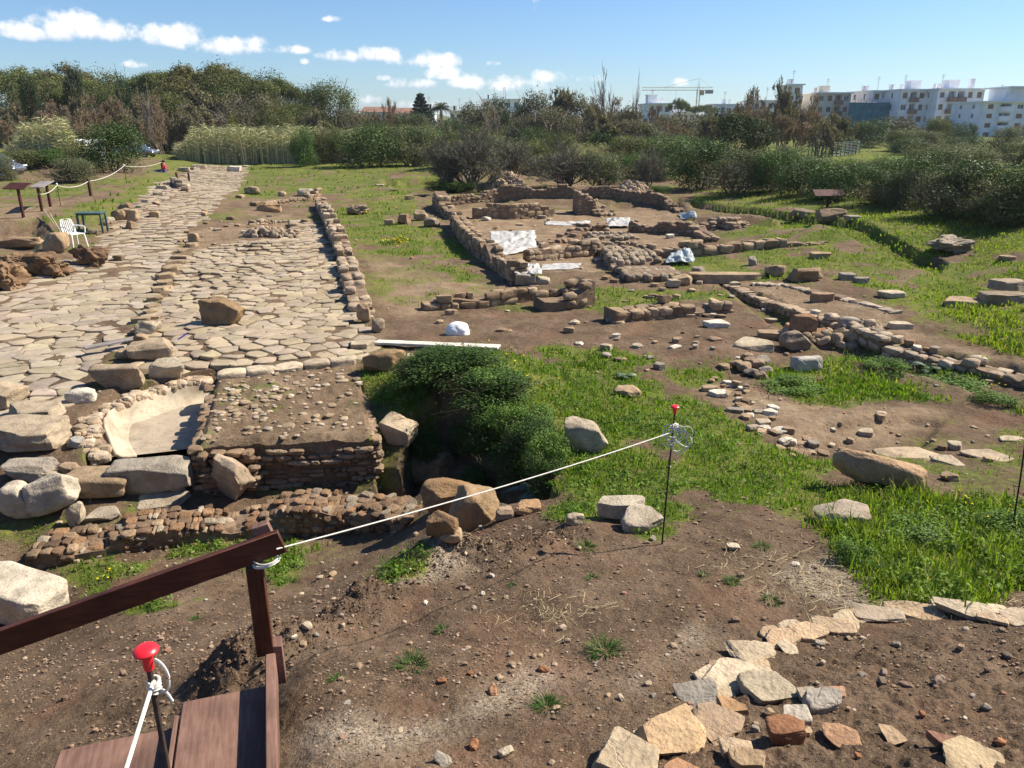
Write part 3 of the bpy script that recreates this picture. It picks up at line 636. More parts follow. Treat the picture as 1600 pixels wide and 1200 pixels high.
# kerb between the two pavings
rock(188, 610, 76, 'rough squared kerb block nearest the basin', h=.50, d=.5, col=(.36,.30,.225), k=7, yaw=10, facets=4, rough=.06)
rock(263, 592, 55, 'pale kerb block with a broken top under the blue tool', h=.60, d=.6, col=(.50,.45,.36), k=5, yaw=14)
rock(241, 564, 64, 'big squared kerb stone with a scratched dark front face', h=.58, d=.7, col=(.40,.33,.25), k=8, yaw=12, facets=4)
rock(232, 524, 40, 'rounded pale kerb stone capping the row behind the scratched one', h=.65, col=PALE, k=2.8)
rock(219, 536, 24, 'small tan cobble wedged between the two kerb stones', h=.6, col=TAN, k=3)
rock(196, 562, 30, 'brown stone supporting the grey plank on the road', h=.6, col=TAN, k=3)
rock(352, 508, 66, 'massive squared tuff block standing alone on the pavement', h=.66, d=.62, col=(.30,.215,.13), k=6, yaw=-14, mat='tuff', n=20, facets=4, rough=.10, name='tuff_block', cat='stone block')
for i, (px, py, w) in enumerate([(212,536,18),(216,520,16),(222,505,20),(232,492,18),(238,482,16),(244,470,18),(250,458,22),(257,446,20),(262,436,22),(270,425,24),(276,415,20),(282,405,18),(288,395,16),(300,386,15),(240,500,14),(262,452,16)]):
    slab(px, py, w*1.5, 'flat brown kerb stone in the row parting road from pavement', h=.35, d=.8, col=(.38,.30,.21), yaw=i*37 % 50, group='kerb stones parting road from pavement', n=6, sink=.35)
rock(303, 380, 17, 'upright light boulder at the far corner of the pavement', h=1.0, col=TAN, k=2.8)
# platform edge to the right
rock(602, 582, 66, 'round brown boulder beside the right end of the platform', h=.58, d=.8, col=(.33,.235,.14), k=2.8, mat='tuff', n=16)
rock(622, 694, 54, 'squared pale block leaning in the hole by the platform corner', h=.58, d=.9, col=(.47,.40,.31), k=6, yaw=-20, rot=(10,14), facets=4)
slab(565, 548, 40, 'flat pale paving slab at the corner of platform and plank', h=.3, col=PALE)
rock(640, 560+2, 20, 'tiny pink stone near the left end of the white plank', h=.5, col=(.5,.4,.33))
rock(569, 505, 22, 'upright oval tan stone standing at the pavement edge wall', h=1.6, d=.7, col=(.44,.33,.22), k=2.6, seed=401)
rock(590, 520, 22, 'angular upright stone right of the oval tan one', h=1.1, d=.7, col=(.36,.29,.22), k=4)
slab(668, 762, 90, 'broad tan rock slab tilted over the hole near the rubble wall', h=.42, d=.9, col=(.38,.29,.19), yaw=20, rot=(0,-14), n=16)
rock(700, 800, 82, 'brown weathered tuff boulder at the end of the rubble wall', h=.6, d=.7, col=(.30,.195,.11), k=3, mat='tuff', n=16)
rock(738, 828, 76, 'tall rounded tan boulder leaning at the edge of the hole', h=1.0, d=.8, col=(.37,.27,.17), k=2.9, mat='stone', n=18, rot=(0,14))
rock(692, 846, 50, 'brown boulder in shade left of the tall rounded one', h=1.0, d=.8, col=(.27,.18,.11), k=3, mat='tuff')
rock(705, 858, 34, 'small tan stone at the foot of the shaded brown boulder', h=.7, col=TAN)
rock(790, 812, 32, 'small pink stone right of the tall rounded boulder', h=.6, col=(.42,.32,.24))
rock(826, 802, 44, 'flat orange brown stone on the rim of the hole', h=.4, col=ORANGE)
rock(912, 706, 84, 'broad pale block with pointed top in the grass beyond the rope', h=.58, d=.5, col=(.52,.46,.37), k=4, yaw=-24, rot=(14,10), facets=9, n=16)
slab(968, 818, 78, 'rear flat grey slab of the pair beside the red capped stake', h=.3, d=.7, col=(.47,.43,.36), yaw=-8, lift=.08)
slab(1000, 832, 66, 'front flat grey slab of the pair beside the red capped stake', h=.34, d=.9, col=(.50,.46,.39), yaw=10, rot=(10,0), lift=.05, n=16)
rock(898, 822, 28, 'small cracked pale stone in the tuft of grass left of the slabs', h=.7, col=PALE)
rock(1366, 768, 132, 'long pitted log shaped boulder lying in the grass', h=.40, d=.42, col=(.46,.33,.22), k=3.2, yaw=-16, mat='tuff', n=20, rot=(0,10), lift=.08)
rock(1316, 824, 86, 'flat smooth grey stone in front of the long pitted boulder', h=.40, d=.8, col=(.44,.385,.32), k=4, n=16)
rock(1258, 580, 46, 'grey white angular boulder in the weeds before the long wall', h=.55, d=.6, col=(.48,.48,.46), k=4, yaw=12)
rock(980, 620, 40, 'low pale stone lying in the grass left of the red cap', h=.4, col=TAN, yaw=-15)
rock(1252, 518+8, 38, 'reddish brown tuff stone on top of the tumbled heap', h=.75, col=(.36,.22,.13), mat='tuff', lift=.12)
rock(1283, 535, 40, 'broad brown tuff stone low in the tumbled heap', h=.6, col=(.32,.20,.12), mat='tuff')
rock(1325, 526, 34, 'smooth grey upright stone right of the tumbled heap', h=.8, col=GREY, k=3)
rock(1240, 548, 44, 'dark angular boulder left below the tumbled heap', h=.65, col=(.27,.22,.18), k=4)
slab(1238, 520, 40, 'orange flat slab left of the tumbled heap', h=.3, col=ORANGE)
slab(1205, 530, 44, 'brown flat slab left of the orange one by the heap', h=.25, col=TAN)
slab(1175, 546, 60, 'wide pale slab tipped toward the small dug bank', h=.22, col=PALE, rot=(10,0))
slab(1402, 515, 40, 'pale flat slab on the earth top of the long wall', h=.2, col=PALE)
slab(1117, 512, 42, 'whitish flat stone alone on the bare dark earth', h=.22, col=WHITE)
slab(1285, 472, 36, 'squared reddish slab lying on the earth near the long wall', h=.4, d=.5, col=(.40,.28,.20), k=8)
slab(1390, 466, 40, 'pale slab in grass right of the earth strip', h=.25, col=PALE)
slab(1320, 438, 30, 'low grey stone left one of two beyond the earth strip', h=.4, col=GREY)
slab(1348, 444, 28, 'low grey stone right one of two beyond the earth strip', h=.4, col=GREY)
rock(1210, 432, 34, 'rounded brown stone at the head of the earth strip', h=.6, col=TAN, k=3)
rock(1256, 440, 54, 'low broken brown outcrop beside the rounded stone', h=.4, col=(.30,.22,.15), mat='tuff')
slab(1574, 478, 80, 'lower stone slab of the stack at the right edge', h=.22, d=.6, col=(.33,.28,.22), k=8)
slab(1572, 464, 58, 'upper stone slab of the stack at the right edge', h=.25, d=.6, col=(.38,.32,.26), k=8, lift=.16)
slab(1500, 480, 66, 'half buried slab left of the slab stack', h=.16, col=TAN)
rock(1486, 398, 72, 'large pale limestone outcrop in the meadow below the terrace', h=.42, d=.7, col=(.38,.345,.29), k=2.8, facets=5, rough=.34, n=30)
rock(1252, 342, 34, 'low long dark stone left of the drum shaped one by the meadow trench', h=.45, col=(.27,.23,.18), k=4)
rock(1297, 348, 42, 'drum shaped brown stone by the meadow trench', h=.5, col=(.28,.22,.16), k=5)
slab(1330, 346, 28, 'flat grey stone right of the drum shaped one', h=.25, col=GREY)
slab(1283, 404, 34, 'small flat slab alone in the middle of the meadow', h=.25, col=TAN)
slab(1570, 408, 26, 'small slab at the right of the meadow', h=.3, col=TAN)
rock(1066, 446, 34, 'squared tan block at the near end of the right rooms', h=.55, col=TAN, k=7)
rock(1052, 450, 20, 'squarish small block in front of the squared tan block', h=.7, col=PALE, k=6)
rock(1090, 432, 22, 'grey boulder in front of the grey sheeting', h=.7, col=GREY)
slab(1135, 445, 120, 'long low brown slab edge running to the earth strip', h=.12, d=.3, col=TAN, k=8)
rock(1175, 415, 14, 'small upright grey stone beyond the grey sheeting', h=1.1, col=GREY)
rock(820, 446, 30, 'pale squared block under the draped sheet at the wall corner', h=.7, col=PALE, k=6)
rock(848, 444, 22, 'lower pale block right of the draped sheet', h=.6, col=PALE, k=6)
rock(560, 336, 32, 'heap of grey cobbles alone on the lawn', h=.5, d=.8, col=(.33,.27,.21), k=2.6, rough=.3, n=16, facets=16)
rock(608, 352, 16, 'little squared tan block on the lawn', h=.6, d=.7, col=TAN, k=8)
rock(632, 350, 20, 'reddish squared block right of the little tan one', h=.85, d=.7, col=(.36,.25,.17), k=7)
rock(675, 355, 24, 'grey squared block against the outer corner of the ruin', h=.65, col=(.33,.29,.24), k=8)
rock(658, 345, 22, 'tan block beside the outer corner of the ruin', h=.8, col=TAN, k=7)
slab(592, 291, 16, 'small flat slab beside the sunken pit on the lawn', h=.2, col=PALE)
slab(640, 312, 18, 'small slab at the near lip of the sunken pit', h=.4, col=TAN)
rock(396, 304, 26, 'rounded brown boulder on the grass beside the far road', h=.55, col=(.34,.27,.18), k=2.8)
rock(440, 307, 14, 'little boulder right of the rounded brown one', h=.6, col=TAN)
rock(376, 310, 14, 'low stone at the road edge left of the rounded brown one', h=.5, col=TAN)
rock(422, 331, 40, 'long tan stone inside the far room of the pavement', h=.35, d=.5, col=ORANGE, k=4)
rock(478, 306, 24, 'pale boulder at the far end of the pavement wall', h=.5, col=PALE)
slab(368, 268, 26, 'pale slab lying across the far end of the road', h=.35, col=WHITE)
# left bank and its foot
for i, (px, py, w, h, lab) in enumerate([(205,345,26,.8,'large tan boulder of the row along the foot of the bank'),(186,345,20,.9,'tall boulder left of the large tan one at the foot of the bank'),(172,350,16,.7,'small pale stone behind the green table leg'),(205,358,18,.7,'dark boulder lying out on the road past the table'),
    (242,341,16,.7,'small dark boulder out on the road edge further along'),(165,352,14,.7,'pale stone close to the green table'),(145,366,14,.6,'low stone under the green table'),(196,330,22,.6,'flat boulder upper in the bank row'),(243,320,14,.4,'white thin kerb stone on the bank edge')]):
    rock(px, py, w, lab, h=h, col=[TAN,(.33,.25,.17),PALE,(.28,.21,.15)][i % 4], k=3)
rock(92, 395, 34, 'squared tan block at the corner of the earth pit', h=1.0, d=.8, col=(.40,.30,.20), k=6)
rock(70, 432, 78, 'large dark pitted tuff lump at the road edge on the left', h=.45, d=.6, col=(.22,.145,.09), k=2.6, mat='tuff', rough=.34, n=30, facets=2)
rock(138, 415, 50, 'pointed dark brown tuff lump on the road edge', h=.7, d=.6, col=(.20,.13,.085), k=2.2, mat='tuff', rough=.34, n=28, facets=1)
rock(14, 455, 56, 'tan tuff outcrop cut by the left edge above the road', h=.8, d=.8, col=(.28,.19,.12), k=2.6, mat='tuff', n=28, rough=.32, facets=2)
rock(25, 420, 50, 'brown tuff ledge behind the tan outcrop', h=.45, d=.7, col=(.26,.175,.11), mat='tuff', rough=.3, n=26, facets=2)
rock(186, 408, 16, 'dark cobble on the road right of the pointed lump', h=.6, col=DARK)
rock(40, 390, 90, 'long flat tuff ledge below the earth pit', h=.2, d=.3, col=(.36,.26,.17), mat='tuff', k=5)
for i, (px, py, w) in enumerate([(262,290,10),(255,296,12),(246,306,12),(233,318,13),(222,326,12),(212,334,12),(290,268,12),(300,266,10),(312,264,14),(285,294,14)]):
    slab(px, py, w*1.6, 'small pale kerb stone edging the far road at the foot of the bank', h=.3, col=PALE, group='kerb stones at the foot of the bank', n=6)
# slabs on the ground in the dug area on the right
for (px, py, w, c, lab) in [(1246,748,1,None,None)]: pass
slab(1440, 800+2, 95, 'broad pale flagstone among the weeds near the right edge', h=.07, d=.6, col=(.46,.38,.28), sink=.3) if False else None
slab(1425, 718, 110, 'broad flat pale flagstone right of the bare platform', h=.06, d=.55, col=(.47,.39,.29), sink=.3)
slab(1480, 726, 44, 'upright edged pale flagstone with weeds around', h=.14, d=1.0, col=(.50,.43,.34), sink=.3)
slab(1540, 718, 70, 'wide pale flagstone nearest the right edge', h=.08, d=.7, col=(.46,.39,.30), sink=.3)
slab(1580, 690, 40, 'small pale flagstone at the right border', h=.1, col=PALE, sink=.3)
slab(1190, 668, 30, 'pale squared chip at the edge of the bare platform', h=.4, col=PALE)
slab(1220, 678, 34, 'white flat chip beside the squared one', h=.2, col=WHITE)
slab(1120, 620, 34, 'white flat stone at the left rim of the bare platform', h=.25, col=WHITE)
slab(1108, 612, 26, 'tan flat stone left rim of the bare platform', h=.3, col=TAN)
slab(1150, 646, 30, 'grey flat stone lower left rim of the bare platform', h=.25, col=GREY)
slab(1165, 635, 18, 'dark cobble lying on the bare platform', h=.6, col=DARK)
for i, (px, py, w) in enumerate([(1160,582,24),(1172,588,22),(1180,578,26),(1188,592,22),(1196,585,22),(1174,572,24),(1150,575,20),(1190,570,24)]):
    rock(px, py, w, 'stone tumbled from the small dug bank among the weeds', h=.6, col=[TAN,GREY,(.30,.23,.17)][i % 3], group='stones tumbled from the small dug bank', n=7)
# foreground kerb of broken slabs
FG = [(978,1215,115,.20,.8,(.50,.42,.31),'pale broken slab cut by the bottom edge at the start of the curved border'),
 (1042,1178,112,.24,.75,(.50,.37,.235),'thick orange sandstone slab second along the curved border'),
 (1118,1160,96,.14,.8,(.46,.35,.26),'pinkish flat slab lying inside the curved border'),
 (1092,1106,66,.10,1.0,(.34,.325,.30),'grey triangular slab leaning outward from the curved border'),
 (1150,1084,120,.15,.62,(.56,.48,.37),'largest pale slab of the curved border'),
 (1172,1036,76,.12,.6,(.55,.47,.36),'smaller pale slab overlapping the largest one'),
 (1204,1096,90,.26,.66,(.53,.47,.37),'thick pale block lying inside beside the largest slab'),
 (1142,1122,56,.45,.6,(.40,.26,.15),'orange brick like stone tucked under the thick pale block'),
 (1224,1012,56,.22,.7,(.48,.36,.25),'brown pointed slab of the border behind the pale ones'),
 (1260,1002,62,.24,.6,(.52,.40,.28),'orange flat slab right of the brown pointed one'),
 (1300,990,60,.2,.6,(.50,.39,.28),'small orange slab half covered with soil in the border'),
 (1370,972,74,.13,.5,(.45,.385,.31),'grey tilted slab where the border bends right'),
 (1422,968,76,.13,.6,(.47,.37,.26),'tan slab overlapping the grey tilted one'),
 (1500,965,90,.15,.42,(.55,.48,.38),'long pale slab on the far part of the border'),
 (1548,975,40,.2,.6,(.47,.37,.27),'small tan slab at the end of the long pale one'),
 (1590,976,66,.15,.5,(.45,.38,.30),'grey tan slab of the border at the right edge'),
 (1504,1196,104,.16,.6,(.50,.41,.28),'big yellowish slab alone near the bottom right corner'),
 (1285,1112,66,.4,.5,(.33,.31,.29),'grey broken brick shaped stone inside the border'),
 (1305,1092,46,.3,.4,(.40,.23,.16),'red tile fragment behind the grey brick shaped stone'),
 (1258,1098,34,.5,.7,(.50,.45,.36),'small pale cube of stone right of the thick block'),
 (1150,1188,52,.3,.7,(.48,.38,.28),'small slab standing on edge by the pinkish flat one'),
 (1170,1206,60,.3,.6,(.44,.33,.22),'tan lump cut by the bottom edge inside the border'),
 (1225,1160,60,.55,.6,(.33,.17,.10),'dark red broken brick inside the border'),
 (1240,1132,42,.6,.8,(.46,.43,.38),'pale mottled stone behind the dark red brick'),
 (1065,1216,60,.3,.7,(.44,.26,.16),'reddish slab cut by the bottom edge'),
 (1312,1166,50,.12,.8,(.44,.28,.18),'triangular orange sherd lying on the dark soil'),
 (1395,1162,40,.12,.8,(.48,.36,.25),'tan triangular chip on the dark soil'),
 (1470,1172,44,.4,.5,(.26,.15,.11),'dark red brick beside the big yellowish slab')]
for (px, py, w, h, d, c, lab) in FG:
    slab(px, py, w*1.04, lab, h=h*.7, d=d*1.2, facets=5, k=8., col=c, yaw=(_seed[0]*41) % 44-22, n=14, rot=((_seed[0]*7) % 9-3, (_seed[0]*5) % 11-5), lift=.015, rough=.05)
FG2 = [(1014,1160,46),(1068,1124,40),(1105,1070,44),(1128,1050,36),(1186,1024,40),(1205,1000,40),(1240,992,44),(1282,985,40),(1318,980,44),(1344,972,40),(1398,962,40),(1450,966,44),(1470,958,36),(1535,962,40),(1566,968,40),(1080,1140,36),(1128,1092,34),(1190,1052,34),(1230,1020,30),(1275,1004,30)]
for i, (px, py, w) in enumerate(FG2):
    slab(px, py, w*1.15, 'small flat filler stone set between the bigger slabs of the curved border', h=.16, d=.8, facets=5, k=8., col=[(.50,.42,.31),(.46,.36,.25),(.52,.45,.35),(.42,.31,.21)][i % 4], yaw=i*57 % 180, n=10, rough=.05, group='filler stones of the curved border', rot=((i*5) % 9-4, (i*7) % 9-4))
FS = [(690,1068,20,RED),(640,1020,12,RED),(770,1085,26,(.42,.24,.14)),(850,1050,22,RED),(790,1182,30,PALE),(740,1170,26,RED),(690,1195,40,GREY),(870,1110,16,TAN),(950,1088,14,TAN),(970,1095,18,PALE),(1012,1072,16,PALE),(1020,1090,14,GREY),
 (755,930,12,WHITE),(768,902,14,WHITE),(790,935,10,TAN),(665,945,14,WHITE),(740,952,12,PALE),(560,1040,12,TAN),(735,1055,14,RED),(780,1062,16,TAN),(1280,1010,20,GREY),(1345,1058,20,GREY),(1378,1070,24,(.26,.21,.18)),(1415,1075,28,(.30,.22,.18)),(1465,1070,28,(.24,.19,.16)),(1380,1055,20,(.28,.22,.18)),
 (1570,1030,20,(.22,.18,.15)),(1400,1012,16,GREY),(1500,1015,16,TAN),(1325,1000,14,TAN),(1180,1145,20,GREY),(1200,1120,22,TAN),(1440,1120,16,RED),(1540,1110,18,GREY),(500,905,14,PALE),(520,900,16,TAN),(512,918,12,WHITE),(480,985,22,PALE),(460,998,14,WHITE),(475,1010,18,TAN),(495,995,12,GREY),
 (1010,850,12,TAN),(1020,845,18,GREY),(905,860,12,TAN),(1145,860,26,PALE),(1260,1150,22,TAN),(1340,1185,18,RED),(1560,1165,22,RED)]
for i, (px, py, w, c) in enumerate(FS):
    rock(px, py, w*.8, 'small loose broken stone lying on the foreground soil', h=.55, d=.7, col=c, k=4, yaw=i*53 % 180, n=6, group='loose broken stones on the foreground soil', facets=6)
def chips():
    rs = np.random.RandomState(21); Z = [([(1090,575),(1130,570),(1215,650),(1290,710),(1240,720),(1170,670),(1110,625)], 46), ([(930,430),(1130,430),(1240,470),(1330,520),(1280,540),(1150,500),(960,480)], 40), ([(1330,515),(1430,540),(1590,600),(1500,600),(1380,570)], 26), ([(1130,640),(1480,640),(1590,700),(1500,760),(1300,730)], 22), ([(880,530),(1120,520),(1180,560),(1000,600)], 20), ([(600,470),(900,480),(1000,520),(700,530)], 12), ([(700,330),(1050,330),(1090,385),(870,430)], 26), ([(310,330),(480,340),(470,385),(270,390)], 30)]
    for poly, n in Z:
        P = np.array(poly, float); k = 0
        while k < n:
            q = np.array([rs.uniform(P[:,0].min(), P[:,0].max()), rs.uniform(P[:,1].min(), P[:,1].max())])
            if sdf(P, q[:1], q[1:])[0] < 0: continue
            k += 1; c = [PALE, TAN, TAN, GREY, (.36,.27,.19), (.30,.22,.15), WHITE][rs.randint(7)]
            slab(q[0], q[1], rs.uniform(9, 24)*(.6+.4*(q[1]-300)/350), 'flat chip of stone lying between the weeds and ruined walls', h=rs.uniform(.18,.5), d=rs.uniform(.6,1), col=c, yaw=rs.uniform(0,180), n=6, group='flat stone chips among the ruins', k=rs.uniform(3,8), plan=rs.rand() < .6)
chips()
# ------------------------------------------------------------------ loose gravel nobody could count
def gravel():
    rs = np.random.RandomState(5); b = MB(); T = [rock_verts(900+i, 2, 3.2, .12, 5) for i in range(8)]; T3 = [rock_verts(950+i, 4, 3.2, .12, 7) for i in range(6)]
    N = 7500; px = rs.uniform(-60, 1660, N); py = np.clip(330+870*rs.rand(N)**.75, 300, 1215)
    D = [F(a, q, .3 if q < 780 else .3+1.4*(q-780)/420 if a > 480 else -.3) for a, q in zip(px, py)]
    x = np.array([d[0] for d in D]); y = np.array([d[1] for d in D]); g, _, _, pale, tan = masks(x, y)
    lump = n2(x, y, 1.1, 77, 3); keep = (rs.rand(N) < np.clip(.55+lump*1.4, .05, 1)*(1-.8*np.minimum(g, 1)))
    keep &= (rs.rand(N) < np.where((px < 480) & (py > 850), .35, .8))
    for p in ROADS: keep &= ~((sdf_clip(p, x, y, 1) > .1) & (rs.rand(N) < .97))
    keep &= sdf_clip(CUTS[0][0], x, y, 1) < .05
    x, y = x[keep], y[keep]; z = G(x, y); d = np.hypot(x, y)
    pal = np.array([(.30,.22,.15),(.36,.28,.20),(.22,.15,.10),(.44,.37,.28),(.30,.16,.10),(.33,.29,.25),(.52,.46,.38)])
    for i in range(len(x)):
        s = (.005+.0028*d[i])*math.exp(rs.normal(-.3, .55)); s = min(s, .14)
        p, f = (T3 if s/d[i] > .006 else T)[rs.randint(6)]
        v = (p*np.array([s, s*rs.uniform(.6,1), s*rs.uniform(.4,.8)])*.5) @ rotz(rs.uniform(0, 6.28)).T+np.array([x[i], y[i], z[i]+s*.12])
        b.add(v, f, pal[rs.choice(7, p=[.30,.22,.24,.08,.08,.05,.03])]*rs.uniform(.7, 1.2))
    # crumbs of soil and grit
    N = 15000; px = rs.uniform(-40, 1640, N); py = 790+420*rs.rand(N)**.9
    D = [F(a, q, .3+1.4*(q-780)/420 if a > 480 else -.35+.9*(q-850)/350) for a, q in zip(px, py)]
    x = np.array([d[0] for d in D]); y = np.array([d[1] for d in D]); g, _, _, pale, tan = masks(x, y); lump = n2(x, y, 1.7, 78, 3)
    keep = rs.rand(N) < np.clip(.45+lump*1.3+pale*.5, .06, 1)*(1-.8*np.minimum(g, 1)); x, y, pale = x[keep], y[keep], pale[keep]; z = G(x, y); d = np.hypot(x, y)
    for i in range(len(x)):
        s = (.004+.0015*d[i])*math.exp(rs.normal(0, .45)); p, f = T[rs.randint(8)]
        v = p*s*.5*np.array([1, .8, .7])+np.array([x[i], y[i], z[i]+s*.2]); c = np.array((.21,.145,.10))*rs.uniform(.6, 1.4) if rs.rand() > .07+.4*pale[i] else np.array((.34,.28,.205))*rs.uniform(.7,1.1)
        b.add(v, f, c)
    # crumbs of dark dug soil and pale chips along the spoil ridge
    seg = np.concatenate([a+(c-a)*np.linspace(0, 1, 30)[:,None] for a, c in zip(RIDGE[:-1], RIDGE[1:])]); N = 7000; k = rs.randint(0, len(seg), N); off = rs.normal(0, .20, (N, 2)); x, y = (seg[k]+off).T; z = G(x, y); pl = gp(690, 880)
    for i in range(N):
        s = .006*math.exp(rs.normal(.25, .6)); s = min(s, .045); p, f = T[rs.randint(8)]; pale_ = math.hypot(x[i]-pl.x, y[i]-pl.y) < .5
        v = (p*s*.5*np.array([1, .75, .6])) @ eul(*rs.uniform(-1, 3, 3)).T+np.array([x[i], y[i], z[i]+s*.15]); b.add(v, f, (np.array((.34,.27,.19)) if rs.rand() < (.35 if pale_ else .05) else np.array((.115,.072,.046)))*rs.uniform(.6, 1.35))
    tag(b.build('gravel', M['stone_fine'], smooth=False), 'small stones and crumbs of soil strewn over the bare earth', 'gravel', kind='stuff')
M['stone_fine'] = mat_stone('gravel_stone', 14., .7, 1.25, .3, .004, .2, .1)
gravel()
# ------------------------------------------------------------------ masonry
def polyline(pts, step):
    P = [np.array(p, float) for p in pts]; out = [P[0]]; S = [0]
    for a, b in zip(P[:-1], P[1:]):
        L = np.linalg.norm((b-a)[:2]); m = max(1, int(L/step))
        for i in range(1, m+1): out.append(a+(b-a)*i/m); S.append(S[-1]+L/m)
    return np.array(out), np.array(S)
def masonry(b, pts, h, thick, course, col, seed, k=11., lr=(1.0, 2.6), ruin=.35, rough=.06, core=(.20,.14,.095), zoff=0., var=.25, n=4, sunk=.12, cin=.03, rowt=None):
    rs = np.random.RandomState(seed); P, S = polyline(pts, .12); T = np.gradient(P[:,:2], axis=0); T /= np.linalg.norm(T, axis=1)[:,None]+1e-9
    L = S[-1]; zb = G(P[:,0], P[:,1])+zoff if P.shape[1] == 2 or True else P[:,2]
    hs = np.interp(S, np.linspace(0, L, len(h)), h) if not np.isscalar(h) else np.full(len(S), h)
    hs = hs*(.92+(ruin+.25)*1.3*fbm(np.stack([S*1.3, S*0+seed, S*0], 1), seed, 3))
    zb = np.convolve(np.pad(zb, 4, mode='edge'), np.ones(9)/9, 'valid')
    rows = max(1, int(round(thick/(rowt or .24)))); tw = thick/rows
    at_ = lambda s: (np.interp(s, S, P[:,0]), np.interp(s, S, P[:,1]), np.interp(s, S, zb), np.interp(s, S, hs), np.interp(s, S, T[:,0]), np.interp(s, S, T[:,1]))
    # mortar and earth core
    N = np.stack([-T[:,1], T[:,0]], 1); hw = thick*.5-cin; m = len(S); top = zb+np.maximum(hs-course*.3-cin, .03)+fbm(np.stack([S*4, S*0, S*0+seed], 1), seed, 3)*.05
    V = np.concatenate([np.concatenate([P[:,:2]+sg*N*hw, zz[:,None]], 1) for sg, zz in ((-1, zb-.15), (-1, top), (1, top+.01), (1, zb-.15))]); i = np.arange(m-1)
    f = np.concatenate([np.stack([i+o*m, i+1+o*m, i+1+(o+1)*m, i+(o+1)*m], 1) for o in range(3)]); b.add(V, [f, np.array([0, m, 2*m, 3*m]), np.array([3*m-1+m, 3*m-1, 2*m-1, m-1])], core)
    z = -sunk; row = 0
    while z < hs.max():
        ch = course*rs.uniform(.8, 1.25); 
        for r in range(rows):
            s = rs.uniform(-.1, .1)*course
            while s < L:
                ln = course*rs.uniform(*lr); sc = s+ln*.5
                if sc < L+ln*.25:
                    x, y, zg, hh, tx, ty = at_(min(sc, L)); 
                    if z+ch*.55 < hh*(1 if z > 0 else 9)+rs.normal(0, course*.12):
                        off = (r-(rows-1)*.5)*tw+rs.normal(0, .012+thick*.015); nx, ny = -ty, tx
                        p, fc = rock_verts(rs.randint(120), n, k, rough*1.6, 9, (.66, .97))
                        v = p*np.array([ln*.5*rs.uniform(.93, 1.0), tw*.5*rs.uniform(.94, 1.08), ch*.5*rs.uniform(.92, 1.02)])
                        v = v @ eul(rs.normal(0,.05), rs.normal(0,.05), rs.normal(0,.07)).T
                        w = np.stack([v[:,0]*tx+v[:,1]*nx+x+nx*off, v[:,0]*ty+v[:,1]*ny+y+ny*off, v[:,2]+zg+z+ch*.5], 1)
                        c = .88*np.array(col[rs.randint(len(col))] if isinstance(col, list) else col)*rs.uniform(1-var, 1+var)
                        b.add(w, fc, c)
                s += ln*1.02
        z += ch*.98; row += 1
def wall(label, pix, h, thick=.45, course=.17, col=None, seed=1, name='stone_wall', z=None, mat='stone', fallen=True, **kw):
    pts = [gp(*p)[:2] if z is None else F(p[0], p[1], z)[:2] for p in pix]; b = MB(); h = [q*.87 for q in h]
    masonry(b, pts, h, thick, course, col or [TAN, (.36,.28,.19), (.45,.36,.26), (.33,.24,.16)], seed, **kw)
    return tag(b.build(name, M[mat]), label, 'ruined wall' if name == 'stone_wall' else name.replace('_', ' '))
WC = [(.36,.265,.17),(.31,.225,.14),(.40,.30,.20),(.28,.195,.12)]
wall('low ashlar wall facing the camera in the middle of the bare earth', [(660,484),(740,480),(838,468)], [.40,.44,.38,.40], .42, .17, WC, 11, ruin=.2)
wall('broken rubble stub continuing the low ashlar wall to the right', [(842,484),(890,478),(914,472)], [.5,.3,.55], .8, .2, [(.33,.24,.16),(.28,.2,.13)], 12, k=4, ruin=.6)
wall('low row of squared blocks right of the ashlar wall with weeds on top', [(952,502),(1040,492),(1128,484)], [.35,.30,.16], .55, .16, WC, 13, ruin=.4)
wall('long left outer wall of the ruin running away from the camera', [(812,445),(770,412),(735,385),(712,352)], [.55,.62,.72,.75], .5, .18, WC, 14, ruin=.2)
wall('far section of the left outer wall of the ruin', [(712,350),(696,335),(684,322)], [.75,.85,.8], .6, .2, WC, 15, ruin=.25)
wall('near cross wall of neat blocks inside the ruin', [(822,408),(870,404),(928,398)], [.45,.55,.62], .45, .19, [(.45,.35,.24),(.41,.31,.21)], 16, ruin=.2)
wall('low irregular wall in the centre of the ruin with two upright blocks', [(842,383),(880,378),(925,370),(940,374)], [.25,.3,.5,.5], .6, .16, [(.31,.22,.15),(.27,.19,.13)], 17, k=4, ruin=.7)
wall('far cross wall of ashlar blocks inside the ruin', [(738,341),(800,342),(862,338)], [.75,.8,.7], .4, .2, WC, 18, ruin=.15)
wall('rounded earth and stone wall at the back of the ruin', [(690,316),(780,312),(880,308),(960,308),(1040,316),(1062,332)], [.55,.7,.8,.7,.5,.25], .5, .15, [(.25,.18,.12),(.29,.21,.14)], 19, k=4, ruin=.2)
wall('crumbling pier of flat stones before the back wall of the ruin', [(898,334),(930,334),(950,338)], [1.0,.7,.25], .9, .13, [(.38,.29,.2),(.33,.25,.17)], 20, k=5, ruin=.4)
wall('broad collapsed wall core running toward the camera in the ruin', [(945,382),(975,402),(1010,430),(1024,440)], [.5,.4,.35,.25], 1.6, .17, [(.33,.26,.18),(.28,.22,.15),(.38,.31,.23)], 21, k=4, ruin=.6, lr=(1,1.8))
wall('right cross wall of the ruin ending in a line of blocks in grass', [(1000,404),(1060,402),(1130,396),(1190,388),(1285,380)], [.55,.6,.4,.3,.12], .45, .2, WC, 22, ruin=.35)
wall('dark low wall at the right rooms of the ruin', [(985,362),(1040,364),(1090,366),(1110,378)], [.45,.55,.5,.3], .6, .16, [(.28,.2,.135),(.33,.25,.17)], 23, k=4, ruin=.5)
